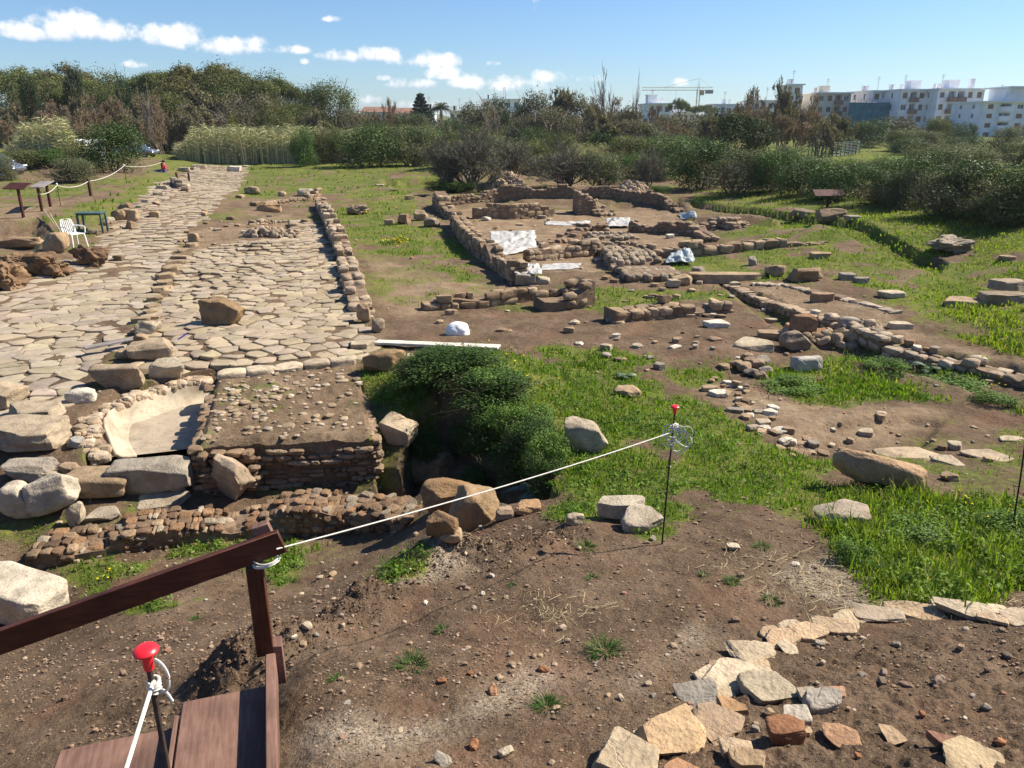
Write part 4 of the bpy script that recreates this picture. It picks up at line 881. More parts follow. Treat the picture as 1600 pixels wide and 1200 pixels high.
wall('low stone footing beside the right rooms of the ruin', [(1100,358),(1130,350),(1160,356)], [.25,.35,.15], .9, .15, [(.34,.26,.18)], 24, k=4, ruin=.8)
wall('long low wall edging the earth strip with a shadowed near face', [(1135,452),(1190,472),(1250,492),(1290,505),(1310,512)], [.12,.16,.17,.15,.08], .34, .11, [(.36,.27,.18),(.42,.32,.22)], 25, ruin=.3)
wall('right continuation of the long low wall toward the picture edge', [(1385,548),(1440,562),(1500,576),(1560,590),(1660,612)], [.14,.17,.19,.21,.21], .45, .13, [(.38,.29,.2),(.33,.25,.175),(.43,.35,.26)], 26, k=5, ruin=.35, n=6)
wall('flat stone coping running behind the long low wall', [(1300,500),(1340,520),(1390,540)], [.2,.15,.2], .5, .15, [(.42,.34,.25)], 261, k=5, ruin=.6)
wall('thin kerb of slabs crossing the earth strip', [(1175,444),(1230,446),(1290,462),(1400,490)], [.10,.10,.08,.06], .3, .09, [(.45,.37,.28)], 27, ruin=.6)
wall('long wall of brown blocks along the right side of the pavement', [(500,322),(515,350),(530,385),(540,408)], [.65,.6,.55,.5], .5, .17, [(.42,.32,.22),(.37,.27,.18),(.46,.37,.27)], 28, ruin=.15)
wall('near crumbling part of the wall along the right side of the pavement', [(541,415),(548,440),(558,470),(566,488)], [.42,.38,.45,.3], .55, .14, [(.37,.28,.19),(.42,.33,.24)], 29, k=5, ruin=.45)
wall('far end wall of the pavement room behind the long tan stone', [(395,322),(440,318),(480,314),(497,312)], [.18,.25,.45,.55], .45, .15, WC, 30, ruin=.5)
wall('thin footing across the pavement room', [(392,352),(430,348),(458,346),(462,372)], [.14,.14,.16,.2], .35, .1, [(.37,.29,.2)], 31, ruin=.8)
wall('retaining kerb of upright stones left of the far road with two short posts', [(272,290),(282,296),(290,300)], [.5,.5,.4], .35, .2, [(.25,.2,.15),(.36,.3,.23)], 32, ruin=.4)
# foreground rubble wall and platform
wall('orange rubble foundation wall running across the trench in front', [(60,868),(130,858),(220,842),(330,828),(440,820),(560,812),(655,800)], [.16,.22,.28,.29,.31,.31,.30], .62, .075, [(.26,.15,.08),(.22,.14,.085),(.30,.21,.13),(.17,.11,.07),(.30,.25,.18),(.20,.13,.08)], 33, k=5, lr=(.6,2.6), ruin=.6, n=6, mat='tuff', name='rubble_wall', var=.35, cin=.025, rowt=.15)
def platform():
    A, Bq, C, D = [Vector(F(*p)) for p in ((312,692,.15),(582,682,.16),(556,566,.18),(338,592,.16))]
    root = thing('masonry_platform', ((A.x+Bq.x)/2, (A.y+Bq.y)/2, -.6), 'brick faced masonry platform with an earthy top at the end of the pavement', 'platform'); off = -np.array(root.location)
    n, m = 70, 60; u, v = np.meshgrid(np.linspace(0,1,n), np.linspace(0,1,m)); u = u.ravel(); v = v.ravel()
    P = ((1-u)*(1-v))[:,None]*np.array(A)+(u*(1-v))[:,None]*np.array(Bq)+(u*v)[:,None]*np.array(C)+((1-u)*v)[:,None]*np.array(D)
    P[:,2] += n2(P[:,0], P[:,1], 2.2, 61)*.07+n2(P[:,0], P[:,1], 9, 62)*.035+n2(P[:,0], P[:,1], 25, 64)*.012; e = np.minimum(np.minimum(u, 1-u)*n, v*m)
    P[:,2] -= np.where(e < 2, (2-e)*.03, 0); i, j = np.meshgrid(np.arange(m-1), np.arange(n-1), indexing='ij'); a = (i*n+j).ravel()
    edge = np.concatenate([np.arange(n), np.arange(1, m)*n+n-1, (m-1)*n+np.arange(n-2, -1, -1), np.arange(m-2, 0, -1)*n]); low = P[edge].copy(); low[:,2] = -.75; k = len(edge); q = np.arange(k); r = (q+1) % k
    b = MB(); C_ = np.zeros((len(P)+k, 3)); C_[:,1] = .55; C_[:,0] = 0; gy = n2(P[:,0], P[:,1], 1.6, 63); C_[:len(P),0] = np.clip(gy*1.2+.05, 0, .5)
    b.add(np.concatenate([P, low])+off, [np.stack([a, a+1, a+n+1, a+n], 1), np.stack([edge[r], edge[q], q+len(P), r+len(P)], 1)], C_); b.build('earth_core', M['ground'], root)
    def facing(p0, p1, z0, z1, seed, out, ch=.065, sk=.13):
        rs = np.random.RandomState(seed); bb = MB(); dx, dy = p1.x-p0.x, p1.y-p0.y; L = math.hypot(dx, dy); tx, ty = dx/L, dy/L; z = z0
        while z < z1-.02:
            c = ch*rs.uniform(.8, 1.3); s = 0; rec = rs.normal(0, .028)
            while s < L:
                ln = rs.uniform(.08, .34); 
                if rs.rand() > sk:
                    p, f = rock_verts(rs.randint(120), 5, 5, .22, 7, (.66,.95)); w = p*np.array([min(ln, L-s+.05)*.52, .10, c*.52]); o = out+rec+rs.normal(0, .022)
                    V = np.stack([w[:,0]*tx-w[:,1]*ty+p0.x+tx*(s+ln/2)+ty*o, w[:,0]*ty+w[:,1]*tx+p0.y+ty*(s+ln/2)-tx*o, w[:,2]+z+c/2], 1)
                    bb.add(V+off, f, np.array(((.25,.17,.105),(.20,.135,.085),(.29,.21,.14))[rs.randint(3)])*rs.uniform(.75, 1.2))
                s += ln
            z += c*1.06
        return bb
    M1 = A.lerp(Bq, .30)
    facing(M1, Bq, -.72, .03, 70, -.03).build('brick_facing', M['tuff'], root); facing(A, M1, -.70, .05, 71, .09, .075, .1).build('brick_facing', M['tuff'], root)
    facing(Bq, C, -.6, .10, 72, .0, .06).build('side_facing', M['tuff'], root); facing(D, A, -.5, .06, 73, .02, .07).build('side_facing', M['tuff'], root)
    rs = np.random.RandomState(8); bb = MB()
    for _ in range(620):
        u_, v_ = rs.rand(2); dens = .25+.75*math.exp(-((u_-.28)**2/.05+(v_-.5)**2/.10)); 
        if rs.rand() > dens: continue
        q_ = (A.lerp(Bq, u_)).lerp(D.lerp(C, u_), v_); s = abs(rs.normal(.022, .022))+.016; p, f = rock_verts(rs.randint(60), 4, 4, .08, 6)
        w = (p*np.array([s, s*.8, s*.32])) @ rotz(rs.uniform(0, 6.3)).T; bb.add(w+np.array(q_)+off+np.array([0,0,n2(np.array([q_.x]), np.array([q_.y]), 2.2, 61)[0]*.07+.008]), f, np.array(((.36,.28,.19),(.31,.23,.15),(.42,.35,.27))[rs.randint(3)])*rs.uniform(.8,1.15))
    tag(bb.build('rubble_paving', M['stone'], root), kind='stuff')
    b = MB(); rs = np.random.RandomState(4)
    for e in range(5):
        q_ = D.lerp(C, .10+e*.2); p, f = rock_verts(300+e, 8, 7, .06, 4); w = (p*np.array([.24, .17, .09])) @ rotz(math.atan2(C.y-D.y, C.x-D.x)+rs.normal(0,.05)).T
        b.add(w+np.array(q_)+off+np.array([0, .05, .02]), f, np.array((.46,.38,.27))*rs.uniform(.85, 1.1))
    b.build('kerb_course', M['tuff'], root)
platform()
def basin():
    fl = [F(*p)[:2] for p in ((322,698,-.34),(268,706,-.34),(214,712,-.34),(200,690,-.34),(204,664,-.34),(230,656,-.34),(270,641,-.34),(312,631,-.34),(336,627,-.34))]
    cen = np.mean(fl, 0); root = thing('plaster_basin', (cen[0], cen[1], -.34), 'broken concave basin lined with pale plaster beside the platform', 'basin'); o0 = np.array([cen[0], cen[1], -.34])
    arc = np.array(fl[2:]); 
    t = np.linspace(0, 1, 40); tt = np.linspace(0, 1, len(arc)); ax = np.interp(t, tt, arc[:,0]); ay = np.interp(t, tt, arc[:,1])
    for _ in range(3): ax[1:-1] = (ax[:-2]+2*ax[1:-1]+ax[2:])/4; ay[1:-1] = (ay[:-2]+2*ay[1:-1]+ay[2:])/4
    T = np.stack([np.gradient(ax), np.gradient(ay)], 1); T /= np.linalg.norm(T, axis=1)[:,None]; N = np.stack([-T[:,1], T[:,0]], 1); 
    if ((np.stack([ax, ay], 1)-cen)*N).sum() < 0: N = -N
    b = MB(); prof = [(r*.24, .36*(1-math.sqrt(max(0, 1-r*r)))) for r in np.linspace(0, .98, 9)]+[(.27,.37)]; V = []
    rim = .32+.16*fbm(np.stack([t*7, t*0, t*0], 1), 4, 4); rim[:6] *= np.linspace(.35, 1, 6)
    for (d, z) in prof: V.append(np.stack([ax+N[:,0]*d, ay+N[:,1]*d, z/.36*rim*.98], 1)-np.array([o0[0], o0[1], -.012]))
    m = len(t); V = np.concatenate(V); i, j = np.meshgrid(np.arange(len(prof)-1), np.arange(m-1), indexing='ij'); a = (i*m+j).ravel()
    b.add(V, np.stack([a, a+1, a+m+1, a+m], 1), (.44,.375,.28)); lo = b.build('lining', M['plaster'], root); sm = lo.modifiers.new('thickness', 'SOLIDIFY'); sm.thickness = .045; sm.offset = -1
    b = MB(); P = np.concatenate([np.stack([ax, ay], 1), np.array(fl[:2])]) ; n = len(P); ring2 = cen+(P-cen)*.5
    V = np.concatenate([P, ring2, [cen]])-cen; V = np.concatenate([V, np.full((len(V), 1), .012)], 1); V[:,2] += n2(V[:,0], V[:,1], 6, 3)*.006; a = np.arange(n); c = (a+1) % n
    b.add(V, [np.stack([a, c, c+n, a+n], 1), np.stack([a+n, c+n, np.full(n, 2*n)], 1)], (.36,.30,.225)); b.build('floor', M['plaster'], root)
    b = MB(); rs = np.random.RandomState(12)
    for e in range(280):
        q = rs.rand()**1.1; x = np.interp(q, t, ax); y = np.interp(q, t, ay); nn = np.array([np.interp(q, t, N[:,0]), np.interp(q, t, N[:,1])]); d = rs.uniform(.30, .5)+(.22 if q < .35 else 0)*rs.rand(); zt = np.interp(q, t, rim); z = zt-rs.rand()**2*(.45 if d > .48 else .05)
        s = rs.uniform(.05, .11); p, f = rock_verts(rs.randint(60), 5, 4, .12, 5); w = p*np.array([s, s*.8, s*.55]) @ rotz(rs.uniform(0, 6)).T
        b.add(w+np.array([x+nn[0]*d-cen[0], y+nn[1]*d-cen[1], z]), f, np.array(((.40,.30,.20),(.46,.37,.27),(.33,.25,.17))[rs.randint(3)])*rs.uniform(.75, 1.15))
    # earth packing under the rim stones
    V = []; 
    for d, z in ((.24, -.15), (.27, -.03), (.5, -.05), (.7, -.30), (.78, -.7)): V.append(np.stack([ax+N[:,0]*d-cen[0], ay+N[:,1]*d-cen[1], rim+z+n2(ax*7, ay*7+d*9, 1, 3)*.05], 1))
    V = np.concatenate(V); i, j = np.meshgrid(np.arange(4), np.arange(m-1), indexing='ij'); a = (i*m+j).ravel(); b.add(V, np.stack([a, a+1, a+m+1, a+m], 1), (.27,.195,.13))
    b.build('masonry_rim', M['tuff'], root)
basin()
def pile(label, px, py, wpx, hpx, dr, n, col, seed, smin=.08, smax=.2):
    g = gp(px, py); k = mpp(g); rx, hz, ry = wpx*k*.5, hpx*k, wpx*k*.5*dr; b = MB(); rs = np.random.RandomState(seed); c = np.array([g.x, g.y+ry, 0])
    for _ in range(n):
        a = rs.uniform(0, 6.283); r = math.sqrt(rs.rand()); x, y = c[0]+rx*r*math.cos(a), c[1]+ry*r*math.sin(a); s = rs.uniform(smin, smax); p, f = rock_verts(rs.randint(60), 4, 4, .1, 6)
        b.add((p*np.array([s, s*.8, s*.6])) @ eul(*rs.uniform(-.6, 3, 3)).T+np.array([x, y, gz(x, y)+hz*(1-r*r)*rs.uniform(.6, 1.05)+s*.2]), f, np.array(col)*rs.uniform(.7, 1.2))
    # packed inside
    m = 16; a = np.arange(m)*2*math.pi/m; V = [[c[0], c[1], gz(c[0], c[1])+hz*.85]]+[[c[0]+rx*q*math.cos(t), c[1]+ry*q*math.sin(t), gz(c[0]+rx*q*math.cos(t), c[1]+ry*q*math.sin(t))+hz*.9*(1-q*q)-.03] for q in (.5, 1.) for t in a]
    i = np.arange(m); j = (i+1) % m; b.add(V, [np.stack([np.zeros(m, int), 1+i, 1+j], 1), np.stack([1+i, 1+i+m, 1+j+m, 1+j], 1)], (.2,.14,.1))
    tag(b.build('rubble_pile', M['stone']), label, 'rubble pile')
pile('heap of tan rubble under the bare grey bushes', 788, 297, 62, 20, .7, 260, (.40,.31,.22), 1)
pile('heap of tan rubble at the right behind the ruin', 990, 310, 66, 17, .6, 260, (.38,.29,.2), 2)
pile('low scatter of cobbles on the earth between the road and the pavement room', 420, 372, 90, 10, .5, 120, (.36,.28,.2), 3, .04, .16)
pile('tumbled wall stones where the long low wall has broken', 1310, 545, 150, 12, .35, 70, (.37,.28,.19), 4, .06, .16)
# ------------------------------------------------------------------ wooden steps and handrail
def line(b, p, q, w, h, col=(.5,.5,.5), bev=.004, up=(0,0,1), ext=0.):
    p, q = np.array(p, float), np.array(q, float); t = q-p; L = np.linalg.norm(t); t /= L; s = np.cross(np.array(up, float), t); s /= np.linalg.norm(s); u = np.cross(t, s)
    b.bbox((p+q)/2, (L+ext, w, h), bev, np.stack([t, s, u], 1), col)
def steps():
    pb = F(426, 1018, 1.66); a = R(17); root = thing('wooden_steps', tuple(pb), 'dark stained wooden steps with one sloping handrail in the bottom left corner', 'steps', rz=a)
    Rm = rotz(-a); Lc = lambda w: Rm @ (np.array(w)-np.array(pb))     # world -> local (x right, y away)
    b = MB(); b.bbox((-.035,-.005,.275), (.085,.085,.53), .006); b.build('post', M['wood_post'], root)
    b = MB(); b.bbox((.028,.0,-.06), (.05,.09,.24), .004); b.build('post_stub', M['wood_tread'], root)
    b = MB(); b.bbox((-.01,-1.1,-.05), (.05,2.1,.16), .005); b.build('edge_board', M['wood_tread'], root)
    b = MB(); b.bbox((-.245,-1.12,-.13), (.40,2.0,.045), .006); o = b.build('tread', M['wood_tread'], root)
    b = MB(); b.bbox((-.245,-.14,-.19), (.40,.03,.075), .004); b.build('riser', M['wood_dark'], root)
    b = MB(); b.bbox((-.465,-1.16,-.13), (.022,1.9,.045), .004); b.build('tread_nosing', M['wood_tread'], root)
    b = MB(); b.bbox((-.74,-1.20,-.205), (.50,2.0,.045), .006); b.build('tread', M['wood_tread'], root)
    b = MB(); b.bbox((-.74,-.225,-.26), (.50,.03,.075), .004); b.build('riser', M['wood_dark'], root)
    b = MB(); b.bbox((-1.25,-1.25,-.34), (.48,2.0,.045), .006); b.build('tread', M['wood_tread'], root)
    for s in (-.28, -.95): 
        b = MB(); b.bbox((s,-.3,-.75), (.07,.07,.9), .004); b.build('leg', M['wood_dark'], root)
    t0 = Lc(at(432, 848, 3.36)); t1 = Lc(at(-10, 1006, 3.05)); d = (t1-t0)/np.linalg.norm(t1-t0)
    b = MB(); line(b, t0-d*.03, t1+d*1.6, .035, .125); b.build('handrail', M['wood_dark'], root)
    b = MB(); b.bbox(t0+np.array([-.05,.045,.02]), (.085,.05,.15), .004, eul(0,-.3,0)); b.build('rail_block', M['wood_tread'], root)
steps()
# ------------------------------------------------------------------ red capped stakes and cord
def stake(top, zb, label, capr=.031, lean=(0,0)):
    top = np.array(top); root = thing('marker_stake', (top[0]+lean[0], top[1]+lean[1], zb), label, 'stake', 'rusty marker stakes with red caps'); H = top[2]-zb
    b = MB(); b.tube([(0,0,-.1), (-lean[0]*.5,-lean[1]*.5,H*.5), (-lean[0],-lean[1],H-.03)], .0075, 8); b.build('rod', M['rust'], root)
    b = MB(); r = capr; Mx = Matrix.Translation((-lean[0],-lean[1],H))
    b.lathe([(.001,.004),(r*.5,.003),(r*.85,-.001),(r,-.008),(r*.97,-.013),(r*.8,-.017),(r*.5,-.022),(r*.42,-.03),(r*.40,-.062),(r*.36,-.065),(.001,-.065)], 28, Mx); b.build('cap', M['red'], root); return root
top1 = at(227, 1012, 1.60); stake(top1, 1.95, 'nearest red capped rusty stake in front of the wooden steps', .031)
sb = gp(1034, 850); top2 = F(1055, 634, 0); top2 = at(1055, 634, sb.y+.0); stake(top2, sb.z, 'red capped rusty stake holding a bundle of white cord in the grass', .036, (sb.x-top2.x, 0))
sb3 = gp(1582, 832); top3 = at(1607, 660, sb3.y); stake(top3, sb3.z, 'thin rusty stake leaning at the right edge of the picture', .036, (sb3.x-top3.x, 0))
def coil(b, c, n, r0, seed, turns, rad=.004, ax=(1,.3,1)):
    rs = np.random.RandomState(seed); t = np.linspace(0, turns*2*math.pi, turns*16); rr = r0*(1+.35*np.sin(t*.37+rs.uniform(0,6)))
    P = np.stack([c[0]+rr*np.sin(t+.4*np.sin(t*.21))*ax[0]+.02*np.sin(t*.13), c[1]+rr*.35*np.cos(t*.9)*ax[1], c[2]+rr*np.cos(t)*ax[2]-.3*r0*np.sin(t*.17)], 1); b.tube(P, rad, 5)
def cords():
    b = MB(); a = np.array(at(432, 858, 3.33)); e = np.array(top2)+np.array([0,0,-.22]); t = np.linspace(0, 1, 40)[:,None]
    P = a+(e-a)*t; P[:,2] -= (.03*4*t*(1-t))[:,0]; b.tube(P, .0042, 6)
    for k in range(3): # turns round the post
        q = np.linspace(0, 2*math.pi, 24); c = np.array(at(416, 868+k*5, 3.36)); b.tube(np.stack([c[0]+.066*np.cos(q), c[1]+.066*np.sin(q), c[2]+.012*np.sin(q+k)], 1), .004, 5)
    tag(b.build('cord', M['rope']), 'white cord stretched from the handrail post to the stake in the grass', 'cord')
    b = MB(); coil(b, np.array(top2)+[-.02,-.02,-.23], 0, .065, 3, 4, .004, (1.2,.6,1)); coil(b, np.array(top2)+[.05,-.02,-.27], 0, .075, 8, 2, .004, (.9,.5,1.2)); coil(b, np.array(top2)+[0,0,-.17], 0, .02, 5, 5, .005, (1,3,.8))
    q = np.linspace(0, 1, 30); c = np.array(top2)+[0,-.01,-.2]; b.tube(np.stack([c[0]+.15*np.sin(q*math.pi), c[1]+0*q, c[2]-.26*np.sin(q*math.pi*.9)*q+.02], 1), .0055, 5)
    tag(b.build('cord_bundle', M['rope']), 'tangled bundle of white cord knotted on the stake in the grass', 'cord')
    b = MB(); c = np.array(top1)+[.006,0,-.10]
    for k in range(5):
        q = np.linspace(0, 2*math.pi, 20); b.tube(np.stack([c[0]+.013*np.cos(q), c[1]+.013*np.sin(q), c[2]-k*.008+.004*np.sin(q*1+k)], 1), .004, 5)
    e = np.array(at(188, 1230, 1.36)); t = np.linspace(0, 1, 20)[:,None]; b.tube(c+(e-c)*t, .0055, 6)
    q = np.linspace(0, math.pi, 24); b.tube(np.stack([c[0]+.012+.034*np.sin(q), c[1]-.012*np.sin(q), c[2]+.035-.055*(1-np.cos(q))*.9+.03], 1), .0035, 5)
    q = np.linspace(0, 1, 12); b.tube(np.stack([c[0]+.01+.04*q, c[1]-.02*q, c[2]-.03-.02*q+.015*np.sin(q*3)], 1), .0035, 5)
    tag(b.build('cord', M['rope']), 'white cord knotted round the nearest stake and running down out of the picture', 'cord')
cords()
# ------------------------------------------------------------------ planks, sheets, small finds
def plank(p, q, w, th, mat, label, zl=.03):
    a, c = gp(*p), gp(*q); b = MB(); z = max(a.z, c.z)
    L = (c-a).length; o = thing('x', (0,0,0), 'x', 'x'); bpy.data.objects.remove(o)
    b.bbox((0,0,0), (L, w, th), .006); ob = b.build('plank', M[mat]); ob.location = ((a+c)/2)+Vector((0,0,zl)); d = c-a; ob.rotation_euler = (0, -math.asin(d.z/L), math.atan2(d.y, d.x)); return tag(ob, label, 'plank')
plank((588,539), (780,547), .22, .045, 'wood_pale', 'long bleached white plank lying on the earth right of the pavement', .06)
plank((134,557), (208,541), .2, .04, 'wood_grey', 'grey weathered plank resting on stones by the road kerb', .16)
def dome():
    g = gp(715, 524); k = mpp(g); o = stone_mb(38*k, 32*k, 30*k, 55, 2.1, .10, 2, 18, col=(.78,.78,.77)).build('white_boulder', M['white_stone']); o.location = g+Vector((0, 12*k, 3*k)); tag(o, 'smooth bright white domed stone alone on the bare earth', 'stone')
dome()
def tool():
    g = gp(285, 553); b = MB(); line(b, (0,0,0), (.16,.06,.10), .035, .02); o = b.build('brush_handle', M['blue']); o.location = g+Vector((-.05,0,.28)); tag(o, 'small blue plastic handle lying on the pale kerb block', 'tool')
tool()
def sheet(label, pts, zs, mat, seed, bumpy=.06, n=40):
    "a crumpled sheet laid over a quadrilateral of ground points"
    Q = [np.array(gp(*p)) for p in pts]; u, v = np.meshgrid(np.linspace(0,1,n), np.linspace(0,1,n)); u = u.ravel()[:,None]; v = v.ravel()[:,None]
    P = (1-u)*(1-v)*Q[0]+u*(1-v)*Q[1]+u*v*Q[2]+(1-u)*v*Q[3]; e = np.minimum(np.minimum(u, 1-u), np.minimum(v, 1-v))[:,0]
    w = fbm(P*np.array([1.7,1.7,0])+seed, seed, 4); P[:,0] += w*.12; P[:,1] += fbm(P*1.7+9+seed, seed+2, 3)*.2
    zz = ((1-u)*(1-v)*zs[0]+u*(1-v)*zs[1]+u*v*zs[2]+(1-u)*v*zs[3])[:,0]
    P[:,2] = G(P[:,0], P[:,1])+.02+zz+np.abs(fbm(P*np.array([3.,1.2,0])+seed*3, seed, 4))*bumpy*4.5*np.minimum(e*8+.15, 1)
    i, j = np.meshgrid(np.arange(n-1), np.arange(n-1), indexing='ij'); a = (i*n+j).ravel(); b = MB(); b.add(P, np.stack([a, a+1, a+n+1, a+n], 1))
    o = b.build('plastic_sheet', M[mat]); m = o.modifiers.new('thickness', 'SOLIDIFY'); m.thickness = .006; return tag(o, label, 'plastic sheet')
sheet('large crumpled white sheet draped down inside the left outer wall', [(772,394),(838,392),(836,372),(764,374)], (.0,.05,.28,.28), 'tarp', 1, .05)
sheet('pale sheet draped over the block at the near corner of the ruin', [(806,446),(846,445),(842,432),(812,434)], (.30,.25,.35,.4), 'tarp', 5, .06)
sheet('flat pale sheet on the floor of the near room of the ruin', [(838,424),(905,420),(908,412),(848,414)], (0,0,0,0), 'tarp', 2, .01)
sheet('long pale sheet behind the two upright blocks in the ruin', [(852,352),(925,352),(922,346),(850,347)], (0,0,0,0), 'tarp', 3, .03)
sheet('bluish white crumpled sheet at the far right of the ruin room', [(948,358),(986,356),(984,347),(946,348)], (.1,.1,.2,.2), 'tarp', 4, .05)
sheet('grey crumpled sheeting on the grass right of the ruin', [(1042,417),(1086,416),(1080,404),(1046,406)], (.1,.1,.2,.2), 'tarp_grey', 6, .08)
sheet('thin green grey sheeting near the far end of the right rooms', [(1062,342),(1090,342),(1086,335),(1060,336)], (0,0,.1,.1), 'tarp_grey', 7, .04)
# ------------------------------------------------------------------ panels, posts, furniture
def panel(px, py, hpx, wb, label, boards=1, tilt=30, yaw=0, lean=0, zoff=0, mat='wood_dark', db=.5):
    g = gp(px, py); h = hpx*mpp(g); root = thing('information_panel', g, label, 'information panel', rz=R(yaw)); b = MB()
    b.bbox((0,0,h/2-.1), (.09,.09,h+.2), .008); b.build('post', M['wood_dark'], root)
    b = MB(); b.bbox((0,-.02,h), (wb, db, .03), .006, eul(R(tilt),0,0)); b.build('board', M[mat], root); b = MB(); b.bbox((0,-.02,h-.035), (wb*.6,.06,.04), .004, eul(R(tilt),0,0)); b.build('bracket', M['wood_dark'], root); return root
panel(37, 340, 48, .95, 'reddish tilted panel on one post beside the earth pit', tilt=24, yaw=-12)
panel(332, 249, 12, 1.2, 'far dark panel on a post in front of the reed bed', tilt=30)
panel(1292, 327, 25, 1.3, 'dark panel on a thick post on the bright meadow terrace', tilt=28)
def twin():
    g1, g2 = gp(66, 330), gp(79, 323); root = thing('information_panel', g1, 'flat pale edged panel carried by two dark posts on the bank', 'information panel'); d = g2-g1; h = 38*mpp(g1)
    for q in (Vector((0,0,0)), d):
        b = MB(); b.bbox((q.x,q.y,q.z+h/2-.1), (.09,.09,h+.2), .006); b.build('post', M['wood_dark'], root)
    b = MB(); b.bbox((d.x/2,d.y/2,d.z/2+h), (.5, d.length+.55, .035), .005, rotz(math.atan2(d.y,d.x)-math.pi/2) @ eul(.05,0,0)); b.build('board', M['wood_grey'], root)
twin()
POSTS = [(142,306,26,'dark square post holding the rope halfway along the bank'),(278,290,20,'short dark post at the retaining kerb of the far road'),(296,284,14,'second short dark post beside the far road'),(254,266,14,'thin dark post where the bank rope ends')]
tops = []
for px, py, hp, lab in POSTS:
    g = gp(px, py); h = hp*mpp(g); b = MB(); b.bbox((0,0,h/2-.1), (.11,.11,h+.2), .01); o = b.build('wooden_post', M['wood_dark']); o.location = g; tag(o, lab, 'post', kind='thing'); tops.append(g+Vector((0,0,h*.85)))
def bank_rope():
    pts = [gp(60,332)+Vector((0,0,.75)), gp(95,322)+Vector((0,0,.85)), tops[0], gp(198,286)+Vector((0,0,.95)), tops[3]]; b = MB(); P = []
    for a, c in zip(pts[:-1], pts[1:]):
        for t in np.linspace(0, 1, 14)[:-1]: q = a.lerp(c, t); P.append((q.x, q.y, q.z-.16*4*t*(1-t)))
    P.append(tuple(pts[-1])); b.tube(P, .013, 6); tag(b.build('rope', M['rope']), 'thick white rope slung along the posts on the left bank', 'rope')
    for (px, py, h, lab) in ((95,322,.9,'thin stake with a white tip nearest the twin posted panel'),(198,286,1.0,'thin stake with a white tip under the big dark bush')):
        g = gp(px, py); r = thing('rope_stake', g, lab, 'stake'); b = MB(); b.tube([(0,0,-.1),(0,0,h)], .014, 6); b.build('rod', M['rust'], r); b = MB(); b.lathe([(.001,h-.05),(.03,h-.04),(.04,h),(.03,h+.03),(.001,h+.05)], 10); b.build('tip', M['white_plastic'], r)
bank_rope()
def chair():
    g = gp(119, 386); s = 1.05; root = thing('garden_chair', g, 'white plastic garden chair on the edge of the paved road', 'chair', rz=R(62)); root.scale = (s,s,s)
    b = MB(); b.bbox((0,0,.43), (.44,.44,.03), .012); b.build('seat', M['white_plastic'], root)
    b = MB()
    for k in range(7): 
        x = -.18+k*.06; b.tube([(x,.20,.44),(x*1.02,.26,.62),(x,.31,.84)], .016, 6)
    b.tube([(-.21,.21,.45),(-.22,.27,.65),(-.17,.32,.85),(0,.33,.89),(.17,.32,.85),(.22,.27,.65),(.21,.21,.45)], .022, 8); b.build('backrest', M['white_plastic'], root)
    for sx in (-1,1):
        b = MB(); b.tube([(sx*.26,-.2,.45),(sx*.28,-.2,.62),(sx*.28,-.1,.66),(sx*.26,.16,.66),(sx*.22,.27,.66)], .021, 8); b.build('armrest', M['white_plastic'], root)
        for sy in (-1,1):
            b = MB(); b.tube([(sx*.21,sy*.2,.44),(sx*.25,sy*.25,0)], [.028,.02], 8); b.build('leg', M['white_plastic'], root)
chair()
def table():
    g = gp(144, 364); root = thing('garden_table', g, 'small dark green plastic table beside the white chair', 'table', rz=R(8))
    b = MB(); b.bbox((0,.2,.71), (.92,.62,.04), .012); b.build('tabletop', M['green_plastic'], root)
    b = MB(); b.bbox((0,.2,.665), (.84,.54,.05), .01); b.build('apron', M['green_plastic'], root)
    for sx in (-1,1):
        for sy in (-1,1): b = MB(); b.bbox((sx*.40,.2+sy*.25,.33), (.07,.07,.68), .01); b.build('leg', M['green_plastic'], root)
table()
for k, (p, q, lab) in enumerate([((110,388),(70,338),'longer bare pole leaning from the road up the bank'),((106,386),(80,344),'shorter bare pole leaning beside the longer one')]):
    a, c = gp(*p), gp(*q); b = MB(); c = c+Vector((0,0,.25)); b.tube([a, a.lerp(c,.5)+Vector((.02,0,.01)), c], .022, 7, (.42,.34,.22)); tag(b.build('wooden_pole', M['bark']), lab, 'pole')
def shed():
    a, c = gp(40, 262), gp(140, 262); D = 66.; x0, x1 = at(38,262,D), at(142,262,D); z = gz((x0.x+x1.x)/2, D); zt = at(90, 229, D).z; w = x1.x-x0.x; h = zt-z
    root = thing('shed', ((x0.x+x1.x)/2, D+1.5, z), 'low white roofed metal shed half hidden behind the hedge on the left', 'shed', rz=R(-4)); b = MB(); b.box((0,0,h/2-.1), (w, 3., h)); b.build('wall', M['tarp_grey'], root)
    n = 90; xs = np.linspace(-w/2-.15, w/2+.15, n); b = MB(); V = [];
    for y, zz in ((-1.7, h-.02), (1.7, h+.5)):
        V.append(np.stack([xs, np.full(n, y), zz+.03*np.sin(np.arange(n)*1.57)], 1)); V.append(np.stack([xs, np.full(n, y), zz+.03*np.sin(np.arange(n)*1.57)-.03], 1))
    i = np.arange(n-1); b.add(np.concatenate(V), [np.stack([i, i+1, i+1+2*n, i+2*n], 1), np.stack([i+n, i, i+1, i+1+n], 1), np.stack([i+3*n, i+3*n+1, i+n+1, i+n], 1)]); b.build('roof', M['white_plastic'], root, smooth=False)
shed()
